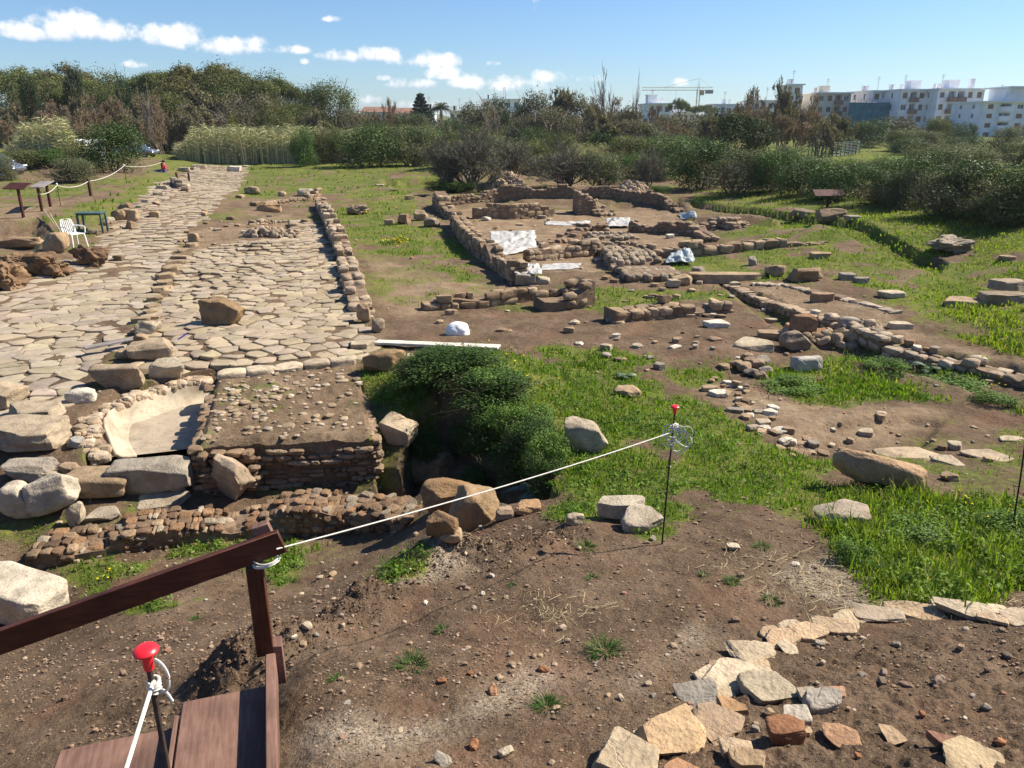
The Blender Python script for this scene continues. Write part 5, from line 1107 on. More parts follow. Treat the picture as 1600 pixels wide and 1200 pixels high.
# ------------------------------------------------------------------ cars
def car(loc, rz, label, length=4.3, roofy=1.45, coupe=False):
    root = thing('parked_car', loc, label, 'car', rz=rz); L = length; W = 1.76
    # stations along the length: x, sill z, shoulder z, half width
    st = [(-.5,.42,.60,.60),(-.485,.30,.78,.74),(-.40,.22,.90,.84),(-.25,.2,.93,.88),(0,.2,.92,.88),(.18,.2,.90,.88),(.33,.22,.84,.85),(.44,.25,.72,.78),(.49,.34,.58,.66),(.5,.42,.52,.56)]
    V = []
    for (x, zl, zs, hw) in st: 
        X = x*L; V += [(X, s*hw*k, z) for s, k, z in ((-1,.90,zl),(-1,1.,(zl+zs)*.5),(-1,.97,zs-.05),(-1,.86,zs),(0,1,zs+.05),(1,.86,zs),(1,.97,zs-.05),(1,1.,(zl+zs)*.5),(1,.90,zl))]
    m = 9; n = len(st); i, j = np.meshgrid(np.arange(n-1), np.arange(m), indexing='ij'); i = i.ravel(); j = j.ravel(); k = (j+1) % m; b = MB()
    b.add(V, [np.stack([i*m+j, i*m+k, (i+1)*m+k, (i+1)*m+j], 1), np.arange(m)[::-1], np.arange(m)+(n-1)*m]); o = b.build('body', M['car_paint'], root); sb_ = o.modifiers.new('s', 'SUBSURF'); sb_.levels = sb_.render_levels = 2
    prof = [(-.46,.88),(-.36,1.2),(-.24,roofy-.04),(-.06,roofy),(.08,roofy-.06),(.20,1.12),(.27,.88)] if not coupe else [(-.36,.90),(-.26,1.12),(-.14,roofy-.06),(.0,roofy-.02),(.10,roofy-.08),(.20,1.12),(.28,.88)]
    def cab(name, mat, inset, keep):
        b = MB(); V = []
        for x, z in prof: f = (z-.85)/(roofy-.85); hw = .82-.22*f-inset; V += [(x*L, -hw, z-(inset if z > 1 else 0)), (x*L, hw, z-(inset if z > 1 else 0))]
        n = len(prof); i = np.arange(n-1)
        side = [np.array([2*k_ for k_ in range(n)]), np.array([2*k_+1 for k_ in range(n)][::-1])]
        b.add(V, [np.stack([2*i, 2*i+1, 2*i+3, 2*i+2], 1)[:, ::-1]]+side); return b.build(name, M[mat], root, smooth=False)
    cab('windows', 'car_glass', 0, 0)
    b = MB()
    for k_ in (2,3): (xa, za), (xb, zb) = prof[k_], prof[k_+1]; line(b, (xa*L,0,za+.012), (xb*L,0,zb+.012), 1.22, .03, bev=.01)
    for s in (-1,1):
        for (k_, q) in ((0,1),(1,2),(4,5),(5,6)):
            (xa, za), (xb, zb) = prof[k_], prof[q]; ya, yb = [s*(.83-.22*(z-.85)/(roofy-.85)) for z in (za, zb)]; line(b, (xa*L,ya,za), (xb*L,yb,zb), .05, .06, bev=.01)
        for k_ in (2,3): (xa, za), (xb, zb) = prof[k_], prof[k_+1]; ya, yb = [s*(.82-.22*(z-.85)/(roofy-.85)) for z in (za, zb)]; line(b, (xa*L,ya,za), (xb*L,yb,zb), .06, .06, bev=.01)
        xm = -.08*L; line(b, (xm, s*.815, .9), (xm+.03, s*.60, roofy-.02), .06, .05, bev=.01)
    b.build('roof', M['car_paint'], root)
    for s in (-1,1):
        b = MB(); b.bbox((.475*L, s*.55, .66), (.18, .32, .12), .04, rotz(-s*.5)); b.build('headlight', M['lamp'], root)
        b = MB(); b.bbox((-.485*L, s*.60, .72), (.08, .26, .12), .03); b.build('tail_light', M['red'], root)
        b = MB(); b.bbox((.18*L, s*.96, .98), (.12, .18, .12), .04); b.build('mirror', M['car_paint'], root)
        for x in (-.30, .315):
            Mx = Matrix.Translation((x*L, s*.80, .31)) @ Matrix.Rotation(math.pi/2, 4, 'X'); w = MB(); w.lathe([(.001,-.10),(.30,-.10),(.315,-.06),(.315,.06),(.30,.10),(.21,.105),(.001,.105)], 24, Mx); wo = w.build('wheel', M['tyre'], root)
            r = MB(); r.lathe([(.001,-.112),(.20,-.112),(.205,-.105),(.205,.112),(.20,.118),(.06,.10),(.001,.1)], 20, Mx); ro = r.build('rim', M['alloy'], wo)
    return root
def put_car(px, py, D, yaw, label, **kw):
    p = at(px, py, D); return car((p.x, D, gz(p.x, D)), R(yaw), label, **kw)
put_car(-10, 280, 53, -6, 'silver grey car with its bonnet showing at the left edge', length=4.2)
put_car(212, 249, 82, -4, 'silver blue coupe parked behind the big dark bush', length=4.6, roofy=1.4, coupe=True)
# ------------------------------------------------------------------ person sitting on the grass
def person():
    g = gp(258, 270); root = thing('person', g, 'person in a red top and blue trousers sitting on the grass by the rope end', 'person', rz=R(0))
    J = {}; bm = bmesh.new(); sk = bm.verts.layers.skin.verify(); E = []
    def v(n, p, r): J[n] = bm.verts.new(p); J[n][sk].radius = (r, r)
    v('pel', (0,0,.13), .15); v('waist', (.03,0,.30), .13); v('chest', (.03,0,.48), .15); v('neckb', (.0,0,.62), .07); v('neck', (-.02,0,.68), .055); v('head', (-.03,0,.78), .085); v('crown', (-.03,0,.88), .07)
    for s, q in ((-1,'r'),(1,'l')):
        v('hip'+q, (-.06,s*.11,.11), .10); v('knee'+q, (-.45,s*.14,.20), .068); v('ank'+q, (-.82,s*.13,.06), .045); v('toe'+q, (-.88,s*.14,.16), .035)
        v('sh'+q, (.02,s*.19,.57), .06); v('elb'+q, (-.02,s*.25,.32), .045); v('wri'+q, (-.22,s*.17,.24), .032); v('hand'+q, (-.30,s*.15,.24), .03)
        E += [('pel','hip'+q),('hip'+q,'knee'+q),('knee'+q,'ank'+q),('ank'+q,'toe'+q),('chest','sh'+q),('sh'+q,'elb'+q),('elb'+q,'wri'+q),('wri'+q,'hand'+q)]
        for f_ in range(4): n_ = 'f%d%s' % (f_, q); v(n_, (-.38+.01*abs(f_-1), s*.15+(f_-1.5)*.02, .225), .009); E.append(('hand'+q, n_))
        v('th'+q, (-.33,s*.15-s*.05,.26), .010); E.append(('hand'+q,'th'+q))
    E += [('pel','waist'),('waist','chest'),('chest','neckb'),('neckb','neck'),('neck','head'),('head','crown')]
    for a, c in E: bm.edges.new((J[a], J[c]))
    J['pel'][sk].use_root = True; me = bpy.data.meshes.new('body'); bm.to_mesh(me); bm.free(); o = bpy.data.objects.new('body', me); COL.objects.link(o); o.parent = root
    o.modifiers.new('skin', 'SKIN'); ss = o.modifiers.new('sub', 'SUBSURF'); ss.levels = ss.render_levels = 1
    bpy.context.view_layer.update(); dg = bpy.context.evaluated_depsgraph_get(); nm = bpy.data.meshes.new_from_object(o.evaluated_get(dg)); o.modifiers.clear(); o.data = nm
    for m in ('skin', 'cloth_red', 'cloth_blue'): nm.materials.append(M[m])
    for p in nm.polygons:
        c = p.center; p.use_smooth = True
        p.material_index = 0 if (c.z > .64 or c.x < -.21 and c.z > .215 and abs(c.y) < .2 and c.x > -.40 and c.z > .22+.0 and False) else (2 if (c.z < .22 and abs(c.y) < .22) or c.x < -.40 else 1)
    b = MB(); v_, f_ = rock_verts(5, 8, 2., .03, 0); k = v_[:,0]*.0; vv = v_*np.array([.105,.10,.10])+np.array([-.005,0,.84]); b.add(vv, f_); b.build('hair', M['hair'], root)
    for nme, p, r in (('nose', (-.125,0,.79), .016),('mouth', (-.115,0,.745), .014)): b = MB(); v_, f_ = rock_verts(6, 4, 2., 0, 0); b.add(v_*r+np.array(p), f_); b.build(nme, M['skin'], root)
    for s in (-1,1):
        b = MB(); v_, f_ = rock_verts(6, 4, 2., 0, 0); b.add(v_*.010+np.array((-.115,s*.035,.81)), f_); b.build('eye', M['hair'], root); b = MB(); b.add(v_*np.array([.02,.01,.03])+np.array((-.02,s*.10,.79)), f_); b.build('ear', M['skin'], root)
person()
# ------------------------------------------------------------------ grass and weeds
def blades(name, label, N, dmin, dmax, per, seed, hmul=1., wide=1., tallonly=False, thr=.38):
    rs = np.random.RandomState(seed); px = rs.uniform(-80, 1680, N); py = rs.uniform(238, 1210, N)
    d = np.array([(a-800)/FPX for a in px]); yc = (600-py)/FPX; dz = -math.sin(PITCH)+math.cos(PITCH)*yc; dy = math.cos(PITCH)+math.sin(PITCH)*yc
    zg = np.full(N, .2); 
    for _ in range(4): t = (zg-CAMZ)/dz; x = d*t; y = dy*t; zg = np.where((t > 0) & (y < 400), base_h(x, np.clip(y, .1, 500)), .3)
    D = np.hypot(x, y); k = (D > dmin) & (D < dmax) & (dz < -.01); x, y, D = x[k], y[k], D[k]; g, tall, hue, _, _ = masks(x, y)
    edge = n2(x, y, 5., 91, 2)*.55+n2(x, y, 1.8, 94, 2)*.45; k = (g+edge > thr+.05+rs.rand(len(x))*.5); 
    if tallonly: k &= (tall > .8)
    x, y, D, g, tall, hue = [a[k] for a in (x, y, D, g, tall, hue)]; z = G(x, y); n = len(x)
    X = np.repeat(x, per); Y = np.repeat(y, per); Z = np.repeat(z, per); T = np.repeat(tall, per); Hh = np.repeat(hue, per); DD = np.repeat(D, per); m = len(X)
    clump = np.repeat(n2(x, y, 2.6, 92, 2)*.6+.9, per)
    spread = .02+.006*DD; X = X+rs.normal(0, 1, m)*spread; Y = Y+rs.normal(0, 1, m)*spread
    ht = (.035+.045*rs.rand(m)+T*.16*rs.rand(m)**.7+.0007*DD)*hmul*np.clip(clump*1.5-.45, .25, 1.9); w = (.0022+.00050*DD)*wide*rs.uniform(.7, 1.4, m)*(1+T*.5)
    a = rs.uniform(0, 6.283, m); lean = rs.uniform(.15, .9, m)*ht; dx, dyv = np.cos(a), np.sin(a); sx, sy = -dyv, dx
    V = np.empty((m, 5, 3)); 
    for q, (hf, lf, wf) in enumerate(((-.1,0,1),(-.1,0,-1),(.55,.35,.8),(.55,.35,-.8),(1.,1.,0))):
        V[:,q,0] = X+dx*lean*lf+sx*w*wf; V[:,q,1] = Y+dyv*lean*lf+sy*w*wf; V[:,q,2] = Z+ht*hf
    base = np.array((.15,.23,.022)); yel = np.array((.33,.33,.05)); dk = np.array((.050,.115,.016)); r = rs.rand(m, 1); n_ = (np.repeat(n2(x, y, .9, 93, 2), per)[:,None]+.5)
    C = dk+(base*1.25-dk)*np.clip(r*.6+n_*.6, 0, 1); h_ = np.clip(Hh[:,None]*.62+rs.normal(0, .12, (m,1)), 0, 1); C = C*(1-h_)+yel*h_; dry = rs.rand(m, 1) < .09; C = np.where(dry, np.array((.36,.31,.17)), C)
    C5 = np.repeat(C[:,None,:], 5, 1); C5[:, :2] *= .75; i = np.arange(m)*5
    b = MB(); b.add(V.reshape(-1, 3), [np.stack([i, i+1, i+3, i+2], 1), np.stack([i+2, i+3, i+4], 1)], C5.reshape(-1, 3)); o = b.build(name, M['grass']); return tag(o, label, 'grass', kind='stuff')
blades('grass', 'fresh green grass covering the near part of the dig', 52000, 2, 14, 9, 1, .62, .8)
blades('grass', 'green turf across the lawn and the meadow beyond', 60000, 13, 34, 7, 2, .85, 1.05)
blades('grass', 'distant turf around the far end of the road', 22000, 33, 110, 6, 3, 1.3, 1.3)
blades('grass', 'tall lush yellow green grass at the right of the foreground', 4200, 2, 10, 10, 7, 1.2, .8, tallonly=True, thr=.2)
def weeds(name, label, N, seed, dmax=20., size=1., tmin=.1):
    rs = np.random.RandomState(seed); px = rs.uniform(-40, 1660, N); py = rs.uniform(520, 1000, N); P = [F(a, q, .25 if q < 700 else .25+.9*(q-700)/250*(a > 500)-.5*(a <= 500)) for a, q in zip(px, py)]
    x = np.array([p[0] for p in P]); y = np.array([p[1] for p in P]); g, tall, hue, _, _ = masks(x, y); k = (g > .55) & (tall > tmin) & (rs.rand(N) < np.where(tall > .8, .45, .25+tall*.8)) & (n2(x, y, 1.6, 97, 2) > -.12); x, y, tall, hue = x[k], y[k], tall[k], hue[k]; z = G(x, y)
    b = MB(); VV = []; CC = []
    for i in range(len(x)):
        n = int(14+22*tall[i]); H = (.05+.12*tall[i])*rs.uniform(.6, 1.2)*size; Rr = .06+.06*rs.rand(); s = rs.uniform(.009, .019, n)*size
        a = rs.uniform(0, 6.283, n); r = Rr*np.sqrt(rs.rand(n)); c = np.stack([x[i]+r*np.cos(a), y[i]+r*np.sin(a), z[i]+H*rs.rand(n)**.6*(1-.4*r/Rr)+.01], 1)
        nr = np.stack([np.cos(a)*.7, np.sin(a)*.7, np.ones(n)], 1)+rs.normal(0, .45, (n,3)); nr /= np.linalg.norm(nr, axis=1)[:,None]; t = np.cross(nr, rs.normal(size=(n,3))); t /= np.linalg.norm(t, axis=1)[:,None]; u = np.cross(nr, t)
        q = np.stack([c-t*s[:,None]*1.3, c-u*s[:,None]*.75+nr*s[:,None]*.15, c+t*s[:,None]*1.3, c+u*s[:,None]*.75+nr*s[:,None]*.15], 1); VV.append(q.reshape(-1,3))
        col = np.array((.11,.19,.026))*rs.uniform(.6, 1.3)+np.array((.10,.08,.01))*hue[i]*rs.rand(); CC.append(np.repeat(col*rs.uniform(.75, 1.25, (n,1)), 4, 0))
    V = np.concatenate(VV); i = np.arange(len(V)//4)*4; b.add(V, np.stack([i, i+1, i+2, i+3], 1), np.concatenate(CC)); tag(b.build(name, M['leaf']), label, 'weeds', kind='stuff')
weeds('weeds', 'broad leaved weeds and clover growing among the grass', 9000, 4)
def tufts():
    TU = [(945,1018,1.0,'splayed grass tuft in the middle of the bare soil'),(645,1040,.9,'spiky dry green tuft left of centre on the bare soil'),(690,985,.45,'little bright green tuft on the bare soil'),(915,855,.8,'green tuft at the top edge of the bare slope'),(1145,910,.6,'star shaped dark weed on the bare soil'),(1205,940,.6,'small feathery tuft right of the star shaped weed'),(1100,898,.35,'tiny tuft beside the star shaped weed'),(925,905,.5,'pale thin tuft below the grass edge'),(855,1105,.7,'grey green flattened tuft near the bottom'),
          (450,910,.9,'bright tuft behind the handrail post'),(445,870,.7,'taller tuft at the top of the handrail post'),(615,890,1.1,'bright clump on the ridge of the spoil heap'),(305,968,.45,'small flat weed on the lower soil'),(525,1062,.35,'single leafed sprout on the soil right of the steps'),(800,915,.3,'tiny round sprout on the slope'),(1190,855,.7,'low green strip on the path'),(665,862,.7,'tuft at the foot of the shaded boulder'),(905,800,1.2,'bright tall tuft beside the flat grey slabs'),(1400,905,1.5,'long drooping grass clump beside the straw'),(1500,915,1.6,'long drooping grass clump near the right edge'),(1405,540,.9,'grey green thistle rosette before the long wall')]
    for i, (px, py, s, lab) in enumerate(TU):
        rs = np.random.RandomState(500+i); g = gp(px, py); m = int(170*s+40); b = MB(); a = rs.uniform(0, 6.283, m); r0 = .07*s*np.sqrt(rs.rand(m)); L = s*rs.uniform(.03, .11, m); w = rs.uniform(.0012, .0028, m); el = rs.uniform(.2, 1.25, m)
        V = np.empty((m,7,3)); dx, dy = np.cos(a), np.sin(a)
        for q, (t, wf) in enumerate(((0,1),(0,-1),(.4,1),(.4,-1),(.75,.7),(.75,-.7),(1.,0))):
            out = L*np.cos(el)*t+L*.25*t*t; up = L*np.sin(el)*t-L*.35*t*t
            V[:,q,0] = r0*dx+dx*out-dy*w*wf; V[:,q,1] = r0*dy+dy*out+dx*w*wf; V[:,q,2] = up
        C = np.array((.055,.12,.025))*rs.uniform(.6, 1.6, (m,1)); C = np.where(rs.rand(m,1) < .12, np.array((.34,.30,.16)), C); i_ = np.arange(m)*7; b.add(V.reshape(-1,3), [np.stack([i_, i_+1, i_+3, i_+2], 1), np.stack([i_+2, i_+3, i_+5, i_+4], 1), np.stack([i_+4, i_+5, i_+6], 1)], np.repeat(C, 7, 0))
        o = b.build('grass_tuft', M['grass']); o.location = g; tag(o, lab, 'grass tuft')
tufts()
def straw():
    rs = np.random.RandomState(9); b = MB(); g = gp(1275, 910)
    for (px, py, sx, n) in ((1280,905,.45,420),(1330,930,.3,150),(860,960,.22,110),(1560,950,.35,120)):
        c = gp(px, py)
        for _ in range(n):
            x, y = c.x+rs.normal(0, sx), c.y+rs.normal(0, sx*.8); a = rs.uniform(0, 6.283); L = rs.uniform(.04, .16); z = gz(x, y)+.006+rs.rand()*.02
            b.tube([(x, y, z), (x+L*.5*math.cos(a), y+L*.5*math.sin(a), z+rs.uniform(0,.025)), (x+L*math.cos(a+.2), y+L*math.sin(a+.2), z)], .0016, 3, np.array((.50,.41,.24))*rs.uniform(.7,1.2), False)
    tag(b.build('straw', M['leaf']), 'dry straw strewn on the soil beside the weeds', 'straw', kind='stuff')
straw()
def fern(px, py, n, L, label, col):
    g = gp(px, py); rs = np.random.RandomState(px); b = MB()
    for k in range(n):
        a = rs.uniform(0, 6.283); el = rs.uniform(.35, 1.0); ln = L*rs.uniform(.7, 1.1); P = []
        for t in np.linspace(0, 1, 16): P.append((math.cos(a)*ln*t*math.cos(el), math.sin(a)*ln*t*math.cos(el), ln*(t*math.sin(el)-.55*t*t)+.02))
        P = np.array(P); b.tube(P, .003, 4, col, False)
        for j in range(2, 16):
            t = (P[min(j+1,15)]-P[j-1]); t /= np.linalg.norm(t); s = np.cross(t, [0,0,1.]); s /= np.linalg.norm(s)+1e-9; ll = L*.24*math.sin(j/16*2.6+.35)
            for sg in (-1,1):
                q = P[j]+s*sg*ll+t*ll*.45-np.array([0,0,ll*.15]); w = t*ll*.16; b.add([P[j]-w, P[j]+w, q], np.array([[0,1,2]]), np.array(col)*rs.uniform(.8,1.25))
    o = b.build('thistle', M['leaf']); o.location = g; tag(o, label, 'thistle')
fern(835, 770, 13, .42, 'silvery feather leaved thistle on the shaded rim of the hole', (.16,.21,.17)); fern(1450, 578, 14, .4, 'silvery thistle with arching leaves in front of the long wall', (.17,.22,.16)); fern(975, 590, 9, .28, 'grey green thistle rosette in the grass left of the low stone', (.13,.19,.11))
def flowers():
    rs = np.random.RandomState(3); b = MB()
    for (px, py, sx, sy, n) in ((760,590,70,40,60),(330,905,80,18,12),(160,912,14,10,6),(620,380,16,6,36),(1500,800,60,30,14),(440,246,60,3,150),(340,246,40,2,60),(1560,610,14,10,5),(720,650,60,30,14),(430,245,90,3,120),(600,330,60,30,20)):
        for _ in range(n):
            p = gp(px+rs.normal(0, sx*.6), py+rs.normal(0, sy*.6)); s = .007+.0011*p.y; h = .06+rs.rand()*.12 if p.y < 20 else .06+rs.rand()*.2 if p.y < 50 else .25+rs.rand()*.35; a = np.arange(6)*math.pi/3
            V = np.stack([s*np.cos(a), s*np.sin(a)*.8, s*.4*np.sin(a*2+rs.rand())], 1) @ eul(rs.uniform(-.7,.7), rs.uniform(-.7,.7), 0).T+np.array([p.x, p.y, p.z+h]); b.add(V, np.array([[0,1,2,3,4,5]]), np.array((.78,.58,.02))*rs.uniform(.8,1.1)); b.tube([(p.x,p.y,p.z),(p.x,p.y,p.z+h-.002)], .002+.0002*p.y, 3, (.09,.14,.03), False)
    tag(b.build('wildflowers', M['leaf'], smooth=False), 'yellow wildflowers dotted through the grass', 'flowers', kind='stuff')
flowers()
# ------------------------------------------------------------------ bushes and trees (unit size, base at the origin)
def leafcloud(rs, centers, radii, n, size, col, var=.35, hollow=.55, flat=1., aspect=.55, up=.35):
    m = len(centers); radii = np.asarray(radii); pr = radii**2; pr /= pr.sum(); k = rs.choice(m, n, p=pr); d = rs.normal(size=(n,3)); d /= np.linalg.norm(d, axis=1)[:,None]
    r = radii[k]*(hollow+(1-hollow)*rs.rand(n)**.6)*(1+.22*rs.normal(size=n)); c = centers[k]+d*r[:,None]*np.array([1,1,flat]); nr = d+rs.normal(0, .55, (n,3))+np.array([0,0,up]); nr /= np.linalg.norm(nr, axis=1)[:,None]
    t = np.cross(nr, rs.normal(size=(n,3))); t /= np.linalg.norm(t, axis=1)[:,None]; u = np.cross(nr, t); s = (size*rs.uniform(.6, 1.35, n))[:,None]
    q = np.stack([c-t*s, c-u*s*aspect, c+t*s, c+u*s*aspect], 1); cl = rs.uniform(1-var*.6, 1+var*.6, (m,1))[k]; C = np.array(col)*cl*rs.uniform(1-var, 1+var, (n,1)); k2 = c[:,2] > 0
    q = q[k2]; C = C[k2]; i = np.arange(len(q))*4; return q.reshape(-1,3), np.stack([i, i+1, i+2, i+3], 1), np.repeat(C, 4, 0)
def branch(b, rs, p, d, L, r, depth, col, ends, spread=.5, kids=(3,5), n=4, upb=.15, seg=4, shrink=.68, rmin=.0):
    P = [np.array(p, float)]; d = np.array(d, float)
    for i in range(seg): d = d+rs.normal(0, .16, 3)+np.array([0,0,upb*.3]); d /= np.linalg.norm(d); P.append(P[-1]+d*L/seg)
    P = np.array(P); b.tube(P, np.linspace(r, max(r*.5, rmin), seg+1), n if depth > 1 else 3, np.array(col)*rs.uniform(.8, 1.2), False)
    if depth <= 0: ends.append(P[-1]); ends.append(P[seg//2]); return
    for _ in range(rs.randint(*kids)):
        q = rs.uniform(.35, 1.); i = min(int(q*seg), seg-1); o = P[i]+(P[i+1]-P[i])*(q*seg-i); dd = d+rs.normal(0, spread, 3)+np.array([0,0,upb]); dd /= np.linalg.norm(dd)
        branch(b, rs, o, dd, L*rs.uniform(shrink*.75, shrink*1.1), max(r*.55, rmin), depth-1, col, ends, spread, kids, n, upb, max(2, seg-1), shrink, rmin)
PROTO = {}
def proto(name, oname, mk): 
    root = bpy.data.objects.new(oname, None); root.empty_display_size = .1; mk(root)
    V = np.concatenate([np.array([v.co[:] for v in ch.data.vertices]) for ch in root.children]); h = np.percentile(V[:,2], 99.6); top = V[V[:,2] > .1*h]; w = 2*np.percentile(np.hypot(top[:,0], top[:,1]), 97.5)
    S = Matrix.Diagonal((1/w, 1/w, 1/h, 1))
    for ch in root.children: ch.data.transform(S)
    PROTO.setdefault(name, []).append(root)
def bush_mk(seed, col, n, size, mat='leaf', lobes=26, lr=(.14,.26), stem=(.16,.12,.09), twigs=0, hz=1., droop=0, var=.35):
    def mk(root):
        rs = np.random.RandomState(seed); a = rs.uniform(0, 6.283, lobes); zz = rs.uniform(.12, .80, lobes); rr = np.sqrt(np.clip(1-((zz-.28)/.66)**2, .08, 1))*rs.uniform(.40, .98, lobes)*.36
        c = np.stack([rr*np.cos(a), rr*np.sin(a), zz*.95], 1); rad = rs.uniform(*lr, lobes); c[:,2] = np.minimum(c[:,2], 1.02-rad); b = MB(); V, f, C = leafcloud(rs, c, rad, n, size, col, var); b.add(V, f, C); b.build('foliage', M[mat], root, link=False)
        b = MB(); ends = []
        for _ in range(7+twigs): d = rs.normal(0, .55, 3); d[2] = 1; branch(b, rs, (rs.normal(0,.05), rs.normal(0,.05), -.02), d/np.linalg.norm(d), rs.uniform(.4,.62), .012, 2 if twigs else 1, stem, ends, .5, (3,5), 4, .1, 4)
        b.build('stems', M['bark'], root, link=False)
    return mk
def twig_mk(seed, col, leafcol, nleaf, depth=4, tall=.42, spread=.42, trunk=1, rb=.016, stems=9, kids=(3,5), size=.012, rmin=.0016, leafmat='leaf', oname=('stems','foliage')):
    def mk(root):
        rs = np.random.RandomState(seed); b = MB(); ends = []
        for s in range(stems):
            a = rs.uniform(0, 6.283); t = rs.uniform(.1, .75) if stems > 1 else 0; d = np.array([math.cos(a)*t, math.sin(a)*t, 1]); branch(b, rs, (rs.normal(0,.03 if stems > 1 else 0), rs.normal(0,.03 if stems > 1 else 0), -.02), d/np.linalg.norm(d), tall*rs.uniform(.8,1.1), rb, depth, col, ends, spread, kids, 5, .12, 4, .66, rmin)
        b.build(oname[0], M['bark'], root, link=False)
        if nleaf:
            E = np.array(ends); k = rs.choice(len(E), nleaf); b = MB(); V, f, C = leafcloud(rs, E[k], np.full(nleaf, .028), nleaf*2, size, leafcol, .45, .2); b.add(V, f, C); b.build(oname[1], M[leafmat], root, link=False)
    return mk
def pine_mk(seed, col, n=9000, flat=.45, base=.42, size=.014, lobes=60, trunk=(.17,.12,.09)):
    def mk(root):
        rs = np.random.RandomState(seed); a = rs.uniform(0, 6.283, lobes); r = np.sqrt(rs.rand(lobes))*.44; z = base+.16+(.90-base-.16)*np.sqrt(np.clip(1-(r/.50)**2, 0, 1))*rs.uniform(.55, 1., lobes)
        c = np.stack([r*np.cos(a), r*np.sin(a), z], 1); rad = rs.uniform(.06, .105, lobes); b = MB(); V, f, C = leafcloud(rs, c, rad, n, size, col, .4, .35, .75, .35, .5); b.add(V, f, C); b.build('crown', M['needle'], root, link=False)
        b = MB(); b.tube([(0,0,-.03),(.01,0,base*.5),(-.01,.01,base),(0,0,base+.2)], [.026,.021,.018,.012], 8, trunk)
        for _ in range(22): k = rs.randint(lobes); s = np.array([0,0,rs.uniform(base*.7, base+.15)]); e = c[k]; b.tube([s, s*.5+e*.5-np.array([0,0,.03]), e], [.010,.007,.003], 5, trunk)
        b.build('trunk', M['bark'], root, link=False)
    return mk
DKG=(.066,.105,.030); OLV=(.125,.138,.052); GRN=(.080,.138,.034); GRYG=(.130,.145,.075)
for i in range(3):
    proto('dark', 'bush', bush_mk(10+i, DKG, 12000, .0128, 'glossleaf', 34, (.12,.22))); proto('olive', 'bush', bush_mk(20+i, OLV, 11000, .0128, 'leaf', 34, (.11,.2), twigs=4)); proto('green', 'bush', bush_mk(30+i, GRN, 12000, .0135, 'glossleaf', 30, (.13,.23)))
    proto('greygreen', 'bush', bush_mk(40+i, GRYG, 11000, .0120, 'leaf', 36, (.1,.18), twigs=6)); proto('pine', 'pine_tree', pine_mk(50+i, (.125,.145,.05), 17000, size=.0135))
    proto('oldpine', 'pine_tree', pine_mk(60+i, (.145,.13,.055), 17000, .5, .2, .0165, 80)); proto('brown', 'bare_tree', twig_mk(70+i, (.25,.19,.14), (.26,.185,.12), 3200, 5, .40, .42, 1, .014, 4, (3,5), .010, .0022, oname=('trunk','crown')))
    proto('browngreen', 'tree', twig_mk(80+i, (.23,.195,.155), (.20,.175,.10), 5200, 5, .36, .45, 1, .014, 4, (3,5), .013, .002, oname=('trunk','crown')))
for i in range(2): proto('bramble', 'bramble', bush_mk(135+i, (.060,.105,.026), 9000, .0150, 'leaf', 60, (.06,.17), (.10,.10,.05), twigs=6))
for i in range(2): proto('weed', 'weed_clump', bush_mk(130+i, (.105,.175,.035), 5000, .018, 'leaf', 40, (.08,.18), (.10,.13,.05)))
for i in range(2):
    proto('twig', 'bare_bush', twig_mk(90+i, (.20,.18,.145), (.11,.115,.06), 1500, 4, .42, .40, 1, .012, 15, (3,6), .011, .0016)); proto('euc', 'tree', bush_mk(95+i, (.145,.13,.085), 7000, .014, 'leaf', 60, (.06,.13), (.25,.2,.16), twigs=8))
    proto('conifer', 'conifer', bush_mk(98+i, (.055,.075,.036), 7000, .016, 'needle', 40, (.07,.14)))
proto('dome', 'pine_tree', bush_mk(140, (.13,.135,.052), 20000, .0092, 'needle', 70, (.08,.14))); proto('dome', 'pine_tree', bush_mk(141, (.11,.128,.045), 20000, .0092, 'needle', 70, (.08,.14))); proto('belt', 'tree', bush_mk(120, (.085,.10,.05), 3000, .026)); proto('belt', 'tree', bush_mk(121, (.11,.10,.065), 3000, .026)); proto('bare', 'bare_tree', twig_mk(110, (.26,.22,.19), None, 0, 4, .38, .22, 1, .012, 3, (3,5), .01, .0022, oname=('trunk','crown'))); proto('spring', 'bush', bush_mk(112, (.16,.15,.03), 5000, .018))
def link_tree(o, parent=None):
    c = o.copy(); COL.objects.link(c)
    if parent is not None: c.parent = parent
    for ch in o.children: link_tree(ch, c)
    return c
_n = [0]
def put(kind, px, D, top, wpx, label, cat, group=None, base=None):
    "a plant at a pixel column and a distance, its crown reaching up to a photo row"
    _n[0] += 1; P = PROTO[kind]; o = link_tree(P[_n[0] % len(P)]); c = at(px, top, D); z = gz(c.x, D)-.1; k = mpp(Vector((c.x, D, c.z))); w = wpx*k; h = max(c.z-z, .5)
    o.location = (c.x, D, z); o.scale = (w, w, h); o.rotation_euler = (0,0,(_n[0]*2.399) % 6.283); return tag(o, label, cat, group)
def bush(kind, px, py, wpx, hpx, label, cat='bush', group=None):
    g = gp(px, py); return put(kind, px, g.y+wpx*mpp(g)*.46, py-hpx, wpx, label, cat, group)
# left side
bush('dark', 168, 272, 106, 84, 'big dark rounded bush hiding the coupe and shed on the left'); bush('green', 75, 266, 90, 34, 'clipped looking hedge bush in front of the shed'); bush('olive', 40, 268, 70, 36, 'olive bush left of the hedge bush by the near car', ); bush('greygreen', 108, 288, 74, 42, 'grey green low bush beside the rope on the bank'); bush('greygreen', -4, 284, 50, 42, 'bush cut by the left edge in front of the near car'); bush('olive', 130, 268, 60, 40, 'small olive bush between the hedge and the big dark bush')
